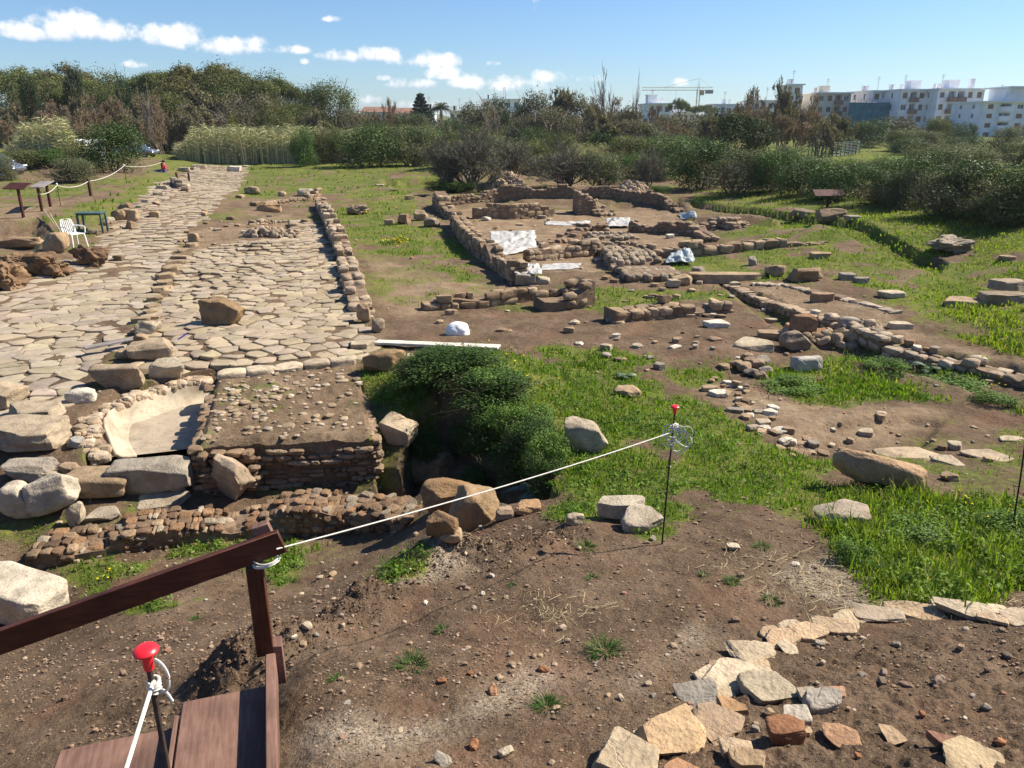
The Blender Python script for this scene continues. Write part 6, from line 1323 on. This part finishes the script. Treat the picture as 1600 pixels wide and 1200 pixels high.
# middle screen
bush('green', 470, 262, 46, 66, 'slim grey green shrub at the right end of the reed bed'); bush('dark', 570, 264, 112, 74, 'dark scruffy bush throwing shade on the lawn'); bush('olive', 510, 258, 60, 62, 'olive shrub just left of the dark scruffy bush'); bush('greygreen', 640, 262, 90, 66, 'grey green bush right of the dark scruffy one'); bush('olive', 690, 264, 70, 60, 'olive bush behind the left bare bush')
bush('twig', 738, 304, 135, 112, 'tall bare grey bush left of the rubble heap', 'bare bush'); bush('twig', 700, 300, 80, 84, 'smaller bare bush leaning left of the tall bare one', 'bare bush'); bush('twig', 890, 306, 140, 84, 'wide bare dark grey bush behind the ruin', 'bare bush'); bush('twig', 800, 290, 80, 76, 'grey twiggy bush between the two bare bushes', 'bare bush'); bush('greygreen', 945, 300, 90, 62, 'grey green bush at the right of the wide bare one'); bush('twig', 1014, 300, 50, 70, 'thin bare shrub standing behind the right rubble heap', 'bare bush')
bush('green', 700, 303, 90, 22, 'low bright green mound of weeds at the foot of the bare bush'); bush('green', 1030, 305, 50, 14, 'low green weeds behind the right rubble heap')
MID = [('dark',838,250,92,52),('green',900,246,80,46),('dark',935,250,84,48),('olive',760,248,80,52),('greygreen',800,246,70,52),('olive',985,258,90,46),('green',1045,262,84,52),('greygreen',1010,246,80,48),('dark',1075,250,70,40),('olive',870,256,80,50),('green',655,246,90,50),('olive',610,244,90,50),('dark',720,240,60,48),('greygreen',555,242,80,46),('green',1000,282,70,44),('olive',960,280,64,44),('dark',1040,284,60,40),('greygreen',770,268,80,60),('olive',835,276,90,60),('greygreen',1080,272,60,44)]
for i, (k, px, py, w, h) in enumerate(MID): bush(k, px, py, w, h, 'evergreen scrub bush in the thicket behind the ruin', 'bush', 'scrub bushes behind the ruin')
# right hedge
RB = [('dark',1100,304,108,88,'tall dark round bush at the left end of the right hedge'),('greygreen',1160,312,110,80,'silvery dark bush beside the tall round one in the hedge'),('green',1215,308,90,76,'leafy green bush in the hedge right of the silvery one'),('dark',1262,314,92,66,'dark bush in the hedge behind the terrace panel'),('green',1315,320,96,74,'leafy bush in the hedge right of the terrace panel'),('dark',1368,328,96,70,'dark hedge bush left of the silvery crested one'),('greygreen',1412,334,80,70,'silvery hedge bush on the meadow edge'),
      ('dark',1440,332,110,96,'highest dark bush of the right hedge'),('greygreen',1490,352,120,86,'broad grey bush low in the hedge near the right edge'),('dark',1535,348,130,104,'large dark glossy bush near the right edge'),('olive',1570,366,140,84,'brownish bush at the right edge below the glossy one'),('dark',1620,362,140,110,'dark bush cut by the right edge'),('green',1400,300,90,58,'green bush in the second row of the hedge'),('greygreen',1290,290,80,44,'pale bush in the second row behind the terrace panel'),('olive',1350,288,80,40,'olive bush in the second row of the hedge'),('greygreen',1240,272,70,44,'grey bush behind the hedge at the foot of the brown trees'),('dark',1180,272,60,44,'dark bush behind the silvery one')]
for k, px, py, w, h, lab in RB: bush(k, px, py-5, w, h-5, lab)
RF = [('dark',1360,232,80,46,'dark domed pine scrub in front of the scaffold'),('olive',1420,236,70,34,'olive bush below the middle apartment block'),('greygreen',1450,240,70,36,'grey bush below the middle apartment block'),('dark',1420,244,60,30,'low dark bush on the far lawn'),('olive',1470,228,44,44,'upright bush against the middle apartment block'),('dark',1503,226,34,36,'dark pointed bush left of the right apartment block'),('dark',1522,222,22,30,'small dark cypress like bush left of the right apartment block'),('dark',1510,242,80,30,'broad low bush on the far lawn right of the domed one'),('greygreen',1575,240,60,42,'grey bush below the right apartment block'),('olive',1480,256,120,34,'olive bush in front of the far lawn'),('greygreen',1590,262,90,42,'grey shrub at the right edge of the far lawn'),('olive',1530,268,90,36,'low olive shrub under the right apartment block'),('dark',1325,240,50,26,'little dark bush beside the far fence'),('greygreen',1460,280,110,50,'grey green shrub on the near side of the far lawn')]
for k, px, py, w, h, lab in RF: bush(k, px, py, w, h, lab)
put('conifer', 1157, 62, 174, 112, 'dark green round topped tree browning at its right side', 'tree'); put('spring', 365, 92, 178, 26, 'little yellow green bush standing above the reeds', 'bush')
# pine wood on the left
PW = [(-20,128,112,130),(40,136,106,120),(95,140,102,120),(150,138,110,110),(205,132,118,100),(255,126,110,100),(300,124,103,110),(345,120,100,120),(395,118,110,110),(430,116,124,90),(340,128,104,140),(60,126,122,110),(180,124,130,100),(120,126,124,100),(280,118,124,100),(420,112,140,80),(370,114,128,100)]
for i, (px, D, t, w) in enumerate(PW): put(('dome','pine','oldpine','dome')[i % 4], px, D, t, w*1.12, 'umbrella pine merged into the pine wood on the left skyline', 'pine tree', 'umbrella pines in the left wood')
put('dome', 482, 114, 136, 80, 'pine filling the gap left of the separate umbrella pine', 'pine tree'); put('dome', 508, 112, 126, 104, 'separate umbrella pine at the right end of the pine wood', 'pine tree')
OL = [(250,110,140,110),(320,108,138,120),(395,106,146,110),(455,106,158,80),(300,100,162,90),(370,100,165,90),(430,98,166,80),(490,100,172,80),(545,104,172,60)]
for i, (px, D, t, w) in enumerate(OL): put(('dome','browngreen','euc')[i % 3], px, D, t, w, 'brownish tree low in front of the pine wood', 'tree', 'brownish trees before the pine wood')
BT = [(5,104,150,60),(30,102,140,60),(62,100,132,60),(95,104,122,60),(125,100,128,56),(155,98,134,60),(185,98,138,60),(212,96,128,50),(236,96,134,56),(262,96,150,60),(285,97,158,60),(80,96,150,70),(140,94,156,70),(200,93,160,60),(15,94,166,60),(245,92,165,60)]
for i, (px, D, t, w) in enumerate(BT): put('brown' if i % 3 != 1 else 'browngreen', px, D, t+16, w, 'leafless brown tree in the thicket under the pine wood', 'tree', 'leafless brown trees under the pine wood')
put('conifer', 112, 103, 102, 40, 'dark spiky conifer rising above the brown trees', 'conifer'); put('conifer', 190, 106, 118, 46, 'dark conifer at the gap in the pine wood skyline', 'conifer'); put('conifer', 40, 99, 114, 34, 'drooping dark conifer near the left edge', 'conifer'); put('bare', 222, 90, 132, 30, 'pale bare trunked tree in front of the pine wood', 'bare tree')
# middle distance
put('browngreen', 570, 120, 180, 60, 'reddish brown scrub tree right of the lone umbrella pine', 'tree'); put('brown', 597, 118, 155, 44, 'fine bare tree before the far red roofs', 'bare tree'); put('greygreen', 625, 116, 178, 40, 'pale grey green tree before the far roofs', 'tree'); put('greygreen', 652, 116, 176, 36, 'silver green tree left of the far white tower', 'tree'); put('dark', 700, 108, 184, 60, 'dark low tree under the far palm', 'tree'); put('brown', 550, 112, 180, 50, 'reddish bare bush beside the lone umbrella pine', 'bare tree')
put('euc', 750, 100, 158, 80, 'grey green feathery tree left of the dark conifer', 'tree'); put('conifer', 785, 104, 150, 60, 'dark dense conifer in the middle of the skyline', 'conifer'); put('conifer', 820, 106, 160, 40, 'smaller dark conifer right of the dense one', 'conifer')
EU = [(840,98,136,70),(875,100,132,70),(910,98,140,70),(945,100,146,70),(860,92,160,80),(925,92,160,80),(980,96,150,70),(1010,96,152,70),(1045,100,165,60),(1075,100,172,60),(1000,90,172,80),(1060,92,180,70),(890,88,172,70),(960,88,176,70),(820,92,172,60)]
for i, (px, D, t, w) in enumerate(EU): put(('euc','browngreen','euc','brown')[i % 4], px, D, t+7+(8 if px > 955 else 0), w, 'grey brown tree in the tall stand behind the ruin thicket', 'tree', 'grey brown trees behind the thicket')
put('bare', 958, 104, 106, 56, 'tall bare tree with many upright branches on the skyline', 'bare tree'); put('bare', 994, 106, 114, 20, 'slim bare tree right of the tall bare one', 'bare tree')
BR = [(1110,90,176,60),(1165,92,150,70),(1200,96,138,70),(1225,90,128,60),(1255,92,150,70),(1285,90,165,70),(1310,90,176,60),(1240,84,172,90),(1190,86,170,70),(1290,82,190,70),(1140,88,172,50)]
for i, (px, D, t, w) in enumerate(BR): put('browngreen' if i % 3 == 0 else 'brown', px, D, t, w, 'russet sparse tree in the stand before the left apartment house', 'tree', 'russet trees before the apartments')
put('pine', 1062, 210, 154, 36, 'small umbrella pine beside the crane', 'pine tree'); put('pine', 1098, 230, 164, 50, 'low umbrella pine under the crane jib', 'pine tree')
BELT = np.random.RandomState(6)
for i in range(64):
    px = -60+i*27.5+BELT.uniform(-8, 8); put('belt', px, BELT.uniform(150, 235), BELT.uniform(172, 190)+(6 if px > 1300 else 0), BELT.uniform(46, 80), 'distant tree in the far belt of trees before the houses', 'tree', 'distant belt of trees')
for (px, py, w, h, lab) in ((700,640,120,54,'dark weedy bush overhanging the hole'),(640,640,70,40,'low weedy bush at the left rim of the hole'),(775,650,110,44,'green weedy bush on the far rim of the hole'),(832,690,80,50,'leafy clump on the right rim of the hole'),(855,745,80,60,'leafy clump beside the silvery thistle'),(790,745,70,50,'weeds growing in the shade of the hole'),(730,735,80,60,'tall dark weeds in the bottom of the hole'),(660,745,50,30,'small green plant before the leaning slab'),
  (700,700,150,95,'dark bramble mass filling the left of the hole'),(775,715,140,105,'dark bramble mass filling the middle of the hole'),(835,735,100,80,'dark bramble mass at the right side of the hole'),(660,620,110,50,'spreading bramble behind the pale block by the platform'),(730,610,120,46,'spreading bramble on top of the hole bank'),
  (1430,862,100,42,'broad leaved mallow by the flat smooth stone'),(1590,850,90,60,'tall green weeds by the right hand stake'),(1340,890,60,36,'dark leafy clump at the left end of the near weeds'),(1490,610,110,36,'green weed clump below the long wall'),(1240,620,80,36,'grey green weed clump behind the bare platform'),(1560,640,60,36,'weed clump at the right below the long wall'),(1385,590,60,24,'low weed clump left of the silvery thistle')):
    kb = 'bramble' if 'bramble' in lab or ('dark' in lab and px < 900) else 'weed'; o = bush(kb, px, py, w, h, lab, 'weeds')
    if px > 900: o.scale = (o.scale[0]*1.35, o.scale[1]*1.2, o.scale[2]*.62); o.location.z -= .02
for px, gy, top, w, lab in ((812,762,688,105,'dark bramble hanging down the right wall of the hole'),(850,776,715,80,'dark bramble at the right lip of the hole above the thistle'),(742,775,728,70,'low dark bramble at the bottom of the hole'),(668,742,672,70,'dark bramble against the platform side of the hole'),(770,720,640,110,'dark bramble covering the back wall of the hole')):
    put('bramble', px, gp(px, gy).y+.05, top, w, lab, 'weeds')
# reeds
def reeds(name, label, px0, px1, D0, D1, top, n, seed):
    rs = np.random.RandomState(seed); px = rs.uniform(px0, px1, n); D = rs.uniform(D0, D1, n); q = [at(a, top, d) for a, d in zip(px, D)]; x = np.array([p.x for p in q]); zt = np.array([p.z for p in q]); z = G(x, D)
    env = np.clip(np.minimum(px-px0, px1-px)/25, .5, 1); H = (zt-z)*rs.uniform(.55, 1.08, n)*env*(.90+.4*n2(x, D, .35, seed, 2)); VV = []; CC = []; V = np.empty((n, 5, 3)); a = rs.uniform(0, 6.283, n); l = rs.uniform(.02, .16, n)*H; w = rs.uniform(.035, .07, n)
    for k, (hf, lf, wf) in enumerate(((0,0,1),(0,0,-1),(.6,.3,.9),(.6,.3,-.9),(1,1,0))): V[:,k,0] = x+np.cos(a)*l*lf+w*wf*.9; V[:,k,1] = D+np.sin(a)*l*lf; V[:,k,2] = z+H*hf
    C = np.where(rs.rand(n,1) < .6, np.array((.52,.46,.28)), np.array((.30,.31,.15)))*rs.uniform(.65, 1.3, (n,1)); i = np.arange(n)*5; b = MB(); b.add(V.reshape(-1,3), [np.stack([i,i+1,i+3,i+2],1), np.stack([i+2,i+3,i+4],1)], np.repeat(C, 5, 0))
    # hanging leaves
    m = n*8; k = rs.randint(0, n, m); t = rs.uniform(.3, 1, m); a = rs.uniform(0, 6.283, m); L = rs.uniform(.35, .8, m); bx, by, bz = x[k], D[k], z[k]+H[k]*t; W = .03; V = np.stack([np.stack([bx, by, bz-W], 1), np.stack([bx, by, bz+W], 1), np.stack([bx+np.cos(a)*L, by+np.sin(a)*L, bz+L*rs.uniform(-.5,.6,m)], 1)], 1)
    C = np.where(rs.rand(m,1) < .55, np.array((.54,.48,.29)), np.array((.30,.31,.15)))*rs.uniform(.65, 1.3, (m,1)); i = np.arange(m)*3; b.add(V.reshape(-1,3), np.stack([i,i+1,i+2],1), np.repeat(C, 3, 0)); tag(b.build(name, M['needle']), label, 'reeds', kind='stuff')
reeds('reeds', 'straw coloured reed bed along the far side of the lawn', 272, 590, 80, 88, 196, 5200, 1); reeds('reeds', 'straw coloured reeds behind the shed on the left', 5, 125, 60, 70, 190, 2600, 2); reeds('reeds', 'reeds showing through the thicket behind the ruin', 600, 1090, 78, 92, 220, 2600, 3)
# ------------------------------------------------------------------ buildings in the distance
def facade(b, o, ux, w, h, holes, depth=.25, col=(.5,.5,.5)):
    "wall with real openings; o corner, ux unit vector along, holes (x0,x1,z0,z1)"
    o = np.array(o, float); ux = np.array(ux, float); n = np.array([ux[1], -ux[0], 0]); xs = sorted({0., w, *[q for a in holes for q in a[:2]]}); zs = sorted({0., h, *[q for a in holes for q in a[2:]]}); up = np.array([0,0,1.])
    P = lambda x, z, d=0.: o+ux*x+up*z-n*d
    for x0, x1 in zip(xs[:-1], xs[1:]):
        for z0, z1 in zip(zs[:-1], zs[1:]):
            cx, cz = (x0+x1)/2, (z0+z1)/2
            if any(a[0] < cx < a[1] and a[2] < cz < a[3] for a in holes): continue
            b.add([P(x0,z0), P(x1,z0), P(x1,z1), P(x0,z1)], np.array([[0,1,2,3]]), col)
    for (x0, x1, z0, z1) in holes:
        for q in ((P(x0,z0),P(x1,z0),P(x1,z0,depth),P(x0,z0,depth)), (P(x0,z1,depth),P(x1,z1,depth),P(x1,z1),P(x0,z1)), (P(x0,z0,depth),P(x0,z1,depth),P(x0,z1),P(x0,z0)), (P(x1,z0),P(x1,z1),P(x1,z1,depth),P(x1,z0,depth))): b.add(q, np.array([[0,1,2,3]]), col)
def block(px0, px1, top, D, depth, label, floors, bays, yaw=0, balc=(), wall='bldg_white', name='apartment_building', base=222, bal='bldg_white', towers=(), terrace=0, shut=.6, seed=1, roof=None):
    rs = np.random.RandomState(seed); a, c = at(px0, base, D), at(px1, base, D); z0 = gz((a.x+c.x)/2, D)-.5; zt = at((px0+px1)/2, top, D).z; w = c.x-a.x; h = zt-z0
    root = thing(name, ((a.x+c.x)/2, D, z0), label, 'apartment building' if name == 'apartment_building' else 'house', rz=R(yaw)); fh = h/floors; bw = w/bays; holes = []; kinds = []
    for f in range(floors):
        for k in range(bays):
            if (k in balc): holes.append((-w/2+w/2+k*bw+bw*.14, k*bw+bw*.86, f*fh+.15, f*fh+fh*.86)); kinds.append('b')
            else: cw = min(bw*.34, .65)*rs.uniform(.85,1.1); holes.append((k*bw+bw/2-cw, k*bw+bw/2+cw, f*fh+fh*.32, f*fh+fh*.80)); kinds.append('w')
    b = MB(); facade(b, (-w/2, 0, 0), (1,0,0), w, h, [q for q in holes], .3)
    for (o, u, ww) in (((w/2,0,0),(0,1,0),depth), ((w/2,depth,0),(-1,0,0),w), ((-w/2,depth,0),(0,-1,0),depth)): facade(b, o, u, ww, h, [(ww*q-.5, ww*q+.5, f*fh+fh*.35, f*fh+fh*.8) for f in range(floors) for q in ((.3,.7) if ww == depth else (.2,.4,.6,.8))], .3)
    b.build('wall', M[wall], root, smooth=False)
    for hq, kd in zip(holes, kinds):
        x0, x1, za, zb = hq; cx = (x0+x1)/2-w/2
        if kd == 'w':
            fr = MB(); 
            for (q0, q1) in (((x0-w/2+.04,.26,za),(x0-w/2+.04,.26,zb)), ((x1-w/2-.04,.26,za),(x1-w/2-.04,.26,zb)), ((x0-w/2+.08,.26,za+.04),(x1-w/2-.08,.26,za+.04)), ((x0-w/2+.08,.26,zb-.04),(x1-w/2-.08,.26,zb-.04)), ((cx,.26,za+.08),(cx,.26,zb-.08))): line(fr, q0, q1, .07, .08, bev=.002, up=(0,1,0))
            fo = fr.build('window', M['white_plastic'], root); p = MB(); shd = rs.rand() < shut; p.box((cx, .285 if not shd else .2, (za+zb)/2), (x1-x0-.02, .03, zb-za-.02)); p.build('shutter' if shd else 'pane', M['shutter'] if shd else M['glass'], fo)
        else:
            wl = MB(); wl.box((cx, 1.55, (za+zb)/2), (x1-x0, .1, zb-za)); wl.box((x0-w/2-.0, .95, (za+zb)/2), (.12, 1.3, zb-za)); wl.box((x1-w/2, .95, (za+zb)/2), (.12, 1.3, zb-za)); wl.box((cx, .95, zb+.03), (x1-x0, 1.3, .12)); wl.build('loggia', M[wall], root, smooth=False)
            dr = MB(); dr.box((cx+rs.uniform(-.2,.2)*(x1-x0), 1.47, za+(zb-za)*.45), ((x1-x0)*.38, .08, (zb-za)*.86)); dr.build('balcony_door', M['shutter'] if rs.rand() < .5 else M['glass'], root)
            bl = MB(); bl.box((cx, .30, za-.07), (x1-x0+.5, 2.4, .16)); bl.box((cx, -.85, za+.46), (x1-x0+.5, .1, .92)); bl.box((cx-(x1-x0+.4)/2, -.42, za+.46), (.1, .76, .92)); bl.box((cx+(x1-x0+.4)/2, -.42, za+.46), (.1, .76, .92)); bl.build('balcony', M[bal], root, smooth=False)
    rf = MB()
    if roof == 'tile':
        V = [(-w/2-.4,-.4,h),(w/2+.4,-.4,h),(w/2+.4,depth+.4,h),(-w/2-.4,depth+.4,h),(-w/2+.2,depth/2,h+1.6),(w/2-.2,depth/2,h+1.6)]; rf.add(V, [np.array([[0,1,5,4],[2,3,4,5],[3,2,1,0]]), np.array([[1,2,5],[3,0,4]])]); ro = rf.build('roof', M['roof_tile'], root, smooth=False)
    else:
        rf.box((0, depth/2-.2, h+.15), (w+.8, depth+1.2, .3)); ro = rf.build('roof', M['bldg_white'], root, smooth=False)
        for (fx, tw, th) in towers: t = MB(); t.box((fx*w, depth*.35, h+.3+th/2), (tw, tw*1.1, th)); t.box((fx*w, depth*.35, h+.4+th), (tw*1.12, tw*1.22, .2)); t.build('stair_tower', M[wall], root, smooth=False)
        if terrace:
            t = MB(); tw = w*.55; t.box((w*.18, depth*.5, h+.3+1.4), (tw, depth*.6, 2.6)); t.box((w*.12, depth*.42, h+.3+2.85), (tw*1.15, depth*.85, .25)); t.box((w*.12-tw*.56, .8, h+.3+1.35), (.3,.3,2.7)); t.build('penthouse', M[wall], root, smooth=False)
        for q in range(3): ch = MB(); x = rs.uniform(-.4,.4)*w; ch.box((x, depth*.6, h+.9), (.6,.6,1.2)); ch.box((x, depth*.6, h+1.6), (.8,.8,.15)); ch.build('chimney', M[wall], ro, smooth=False)
        an = MB(); x = rs.uniform(-.2,.2)*w; an.tube([(x,depth*.5,h+.3),(x,depth*.5,h+4.)], .05, 5); an.box((x,depth*.5,h+3.6), (1.2,.06,.06)); an.box((x,depth*.5,h+3.1), (.8,.06,.06)); an.build('aerial', M['scaf'], ro)
    return root
block(1528, 1640, 160, 175, 14, 'pale apartment block at the right edge with long balconies', 4, 5, -3, (1,3), base=222, terrace=1, shut=.7, seed=2)
block(1452, 1526, 140, 200, 14, 'brown balconied half of the middle apartment block', 4, 5, 4, (1,2), bal='bldg_brown', base=220, towers=((.0,2.6,1.9),(.46,.9,2.2)), seed=3)
block(1396, 1450, 141, 204, 14, 'left half of the middle apartment block with two stair towers', 4, 4, 4, (1,), bal='bldg_brown', base=220, towers=((.12,2.6,1.9),), seed=4)
block(1352, 1394, 143, 212, 12, 'apartment block whose lower floors are wrapped in scaffold netting', 4, 3, 8, (1,), base=220, seed=5, wall='bldg_white')
block(1268, 1322, 146, 214, 12, 'apartment house with brown balconies behind the russet trees', 4, 4, 6, (2,), bal='bldg_brown', base=220, wall='bldg_cream', seed=6, towers=((-.1,2,1.5),))
block(1229, 1245, 133, 216, 10, 'tall plain white tower block behind the russet trees', 4, 1, 0, (), base=220, seed=7)
block(1172, 1214, 158, 230, 10, 'low white house above the dark round tree', 3, 4, 0, (2,), base=220, seed=8, name='villa')
block(1112, 1150, 164, 240, 10, 'small white villa right of the crane', 2, 4, 0, (1,), base=214, seed=9, name='villa')
block(1010, 1046, 163, 220, 10, 'white house left of the small umbrella pine', 3, 3, 5, (1,), base=214, seed=10, name='villa', towers=((-.25,2.4,2.),))
block(1046, 1084, 176, 230, 8, 'low bright white house under the small umbrella pine', 2, 4, 0, (), base=214, seed=11, name='villa')
block(566, 612, 175, 250, 10, 'long far house with red roofs right of the lone pine', 2, 6, 0, (), base=206, wall='bldg_cream', name='villa', seed=12, roof='tile')
block(614, 648, 177, 245, 10, 'white gabled house on the far skyline left of the tall ringed conifer', 2, 4, 0, (), base=206, wall='bldg_white', name='villa', seed=13, roof='tile')
block(664, 680, 172, 240, 6, 'narrow white tower house on the far skyline', 3, 1, 0, (), base=206, wall='bldg_white', name='villa', seed=14)
block(704, 738, 174, 250, 10, 'cream flat roofed house right of the far palm', 2, 4, 0, (), base=206, wall='bldg_cream', name='villa', seed=15)
block(754, 812, 156, 260, 10, 'white house showing behind the dark conifer', 3, 5, 0, (), base=206, wall='bldg_white', name='villa', seed=16)
def scaffold():
    D = 207; a, c = at(1322,200,D), at(1396,200,D); z = gz(a.x, D); w = c.x-a.x; h = at(1360,160,D).z-z; root = thing('scaffold', (a.x, D, z), 'scaffold wrapped in teal netting on the apartment block', 'scaffold', rz=R(6)); b = MB()
    for i in range(9): b.tube([(w*i/8, 0, 0), (w*i/8, 0, h*1.12)], .06, 5); b.tube([(w*i/8, 1.2, 0), (w*i/8, 1.2, h*1.12)], .06, 5)
    for j in range(1, 7): b.tube([(0,0,h*j/6),(w,0,h*j/6)], .05, 5); b.box((w/2,.6,h*j/6-.1), (w,1.2,.06))
    b.build('frame', M['scaf'], root); n = 60; m = 30; b = MB(); x, zz = np.meshgrid(np.linspace(0,w,n), np.linspace(.5,h,m)); x = x.ravel(); zz = zz.ravel(); y = -.15-.12*np.abs(np.sin(x*1.4))*np.abs(np.sin(zz*1.5)); i, j = np.meshgrid(np.arange(m-1), np.arange(n-1), indexing='ij'); q = (i*n+j).ravel()
    b.add(np.stack([x, y, zz], 1), np.stack([q, q+1, q+n+1, q+n], 1)); b.build('netting', M['scaf_net'], root)
scaffold()
def crane():
    D = 330; p = at(1088, 190, D); z = gz(p.x, D); zj = at(1088,141,D).z; h = zj-z; root = thing('tower_crane', (p.x, D, z), 'yellow grey tower crane with a long jib on the skyline', 'crane'); b = MB(); s = 1.1
    for dx in (-1,1):
        for dy in (-1,1): b.tube([(dx*s/2,dy*s/2,0),(dx*s/2,dy*s/2,h)], .10, 4)
    k = int(h/1.5)
    for i in range(k): z0, z1 = h*i/k, h*(i+1)/k; b.tube([(-s/2*(1 if i % 2 else -1),-s/2,z0),(s/2*(1 if i % 2 else -1),-s/2,z1)], .06, 3); b.tube([(-s/2,s/2*(1 if i % 2 else -1),z0),(-s/2,-s/2*(1 if i % 2 else -1),z1)], .06, 3)
    b.build('mast', M['crane'], root); L0 = at(1003,141,D).x-p.x; L1 = at(1114,142,D).x-p.x; b = MB()
    for (y, zz) in ((-.5,h),(.5,h),(0,h+1.1)): b.tube([(L0,y,zz),(L1,y,zz)], .09, 4)
    n = int((L1-L0)/1.6)
    for i in range(n): x0, x1 = L0+(L1-L0)*i/n, L0+(L1-L0)*(i+.5)/n; b.tube([(x0,-.5,h),(x1,0,h+1.1),(x0+(L1-L0)/n,-.5,h)], .06, 3)
    b.build('jib', M['crane'], root); b = MB(); b.tube([(-.5,0,h),(0,0,h+4.5),(.5,0,h)], .14, 4); b.tube([(0,0,h+4.5),(L0*.6,0,h+1.1)], .05, 3); b.tube([(0,0,h+4.5),(L1*.9,0,h+1.1)], .05, 3); b.build('apex', M['crane'], root)
    b = MB(); b.box((L1-1.5,0,h-.6), (3,1.2,1.4)); b.build('counterweight', M['scaf'], root); b = MB(); b.box((1.2,-.8,h-1.), (1.5,1.4,1.8)); b.build('cab', M['crane'], root); b = MB(); b.tube([(-9,0,h),(-9,0,h-9)], .05, 4); b.box((-9,0,h-9.3), (.6,.6,.8)); b.build('hook', M['scaf'], root)
crane()
def norfolk():
    D = 200; p = at(658, 190, D); z = gz(p.x, D); h = at(658,142,D).z-z; root = thing('ringed_conifer', (p.x, D, z), 'tall conifer with ringed tiers of branches on the far skyline', 'conifer'); b = MB(); b.tube([(0,0,0),(0,0,h*.7),(0,0,h)], [.3,.15,.03], 6, (.2,.15,.11)); b.build('trunk', M['bark'], root); b = MB(); rs = np.random.RandomState(2)
    for k in range(9):
        zt = h*(.30+.68*k/9); L = 3.6*(1-k/9.5)
        for a in np.arange(6)*1.047+k*.4:
            for t in np.linspace(.15,1,12): c = np.array([math.cos(a)*L*t, math.sin(a)*L*t, zt+.12*L*t*t]); v, f, C = leafcloud(rs, c[None], [.32], 14, .28, (.035,.055,.03)); b.add(v, f, C)
    b.build('crown', M['needle'], root)
norfolk()
def palm():
    D = 180; p = at(690, 195, D); z = gz(p.x, D); h = at(690,170,D).z-z; root = thing('palm_tree', (p.x, D, z), 'far palm tree with a tuft of drooping fronds', 'palm tree'); b = MB(); b.tube([(0,0,0),(.1,0,h*.5),(0,0,h)], [.4,.3,.28], 8, (.2,.15,.11)); b.build('trunk', M['bark'], root); b = MB(); rs = np.random.RandomState(3)
    for k in range(46):
        a = rs.uniform(0,6.283); el = rs.uniform(-.1,1.3); L = rs.uniform(2.6,3.6); P = [np.array([math.cos(a)*L*t*math.cos(el), math.sin(a)*L*t*math.cos(el), h+L*(t*math.sin(el)-.5*t*t)]) for t in np.linspace(0,1,9)]; s = np.array([-math.sin(a), math.cos(a), 0])
        for i in range(1, 9):
            for sg in (-1,1): q = P[i]+s*sg*.5*(1-i/12)-np.array([0,0,.25]); b.add([P[i-1], P[i], q], np.array([[0,1,2]]), np.array((.07,.09,.035))*rs.uniform(.7,1.3))
    b.build('crown', M['leaf'], root)
palm()
def far_fence():
    pts = [gp(1262,248), gp(1300,246), gp(1342,241)]; root = thing('wire_fence', pts[0], 'low green wire fence in front of the far lawn', 'fence'); o = np.array(pts[0]); n = MB()
    for a, c in zip(pts[:-1], pts[1:]):
        for t in np.linspace(0,1,8): q = np.array(a.lerp(c,t))-o; b = MB(); b.tube([q, q+[0,0,1.5]], .05, 5); b.build('post', M['green_plastic'], root)
        for zz in np.linspace(.1,1.4,9): n.tube([np.array(a)-o+[0,0,zz], np.array(c)-o+[0,0,zz]], .03, 3)
    n.build('wire', M['green_plastic'], root)
far_fence()
def hills():
    az = np.radians(np.linspace(-60,60,200)); D = 1500; h = 14+10*n2(az*6, az*0, 1, 5)+6*n2(az*30, az*0, 1, 6); b = MB(); V = np.concatenate([np.stack([np.sin(az)*D, np.cos(az)*D, np.full(200,-5.)],1), np.stack([np.sin(az)*(D+200), np.cos(az)*(D+200), h],1), np.stack([np.sin(az)*(D+900), np.cos(az)*(D+900), np.full(200,-5.)],1)]); i = np.arange(199); b.add(V, [np.stack([i,i+1,i+201,i+200],1), np.stack([i+200,i+201,i+401,i+400],1)], (.5,0,0)); tag(b.build('hills', M['ground']), kind='structure')
hills()
# ------------------------------------------------------------------ air
def haze():
    b = MB(); b.box((0, 0, 14), (13400, 13400, 74)); m = bpy.data.materials.new('haze'); m.use_nodes = True; nt = m.node_tree; nt.nodes.clear()
    o = nt.nodes.new('ShaderNodeOutputMaterial'); v = nt.nodes.new('ShaderNodeVolumePrincipled'); v.inputs['Color'].default_value = (.80,.88,1,1); v.inputs['Density'].default_value = .00016; v.inputs['Anisotropy'].default_value = .3
    nt.links.new(v.outputs[0], o.inputs['Volume']); tag(b.build('haze', m, smooth=False), 'thin bluish haze in the air', 'haze', kind='stuff')
haze()
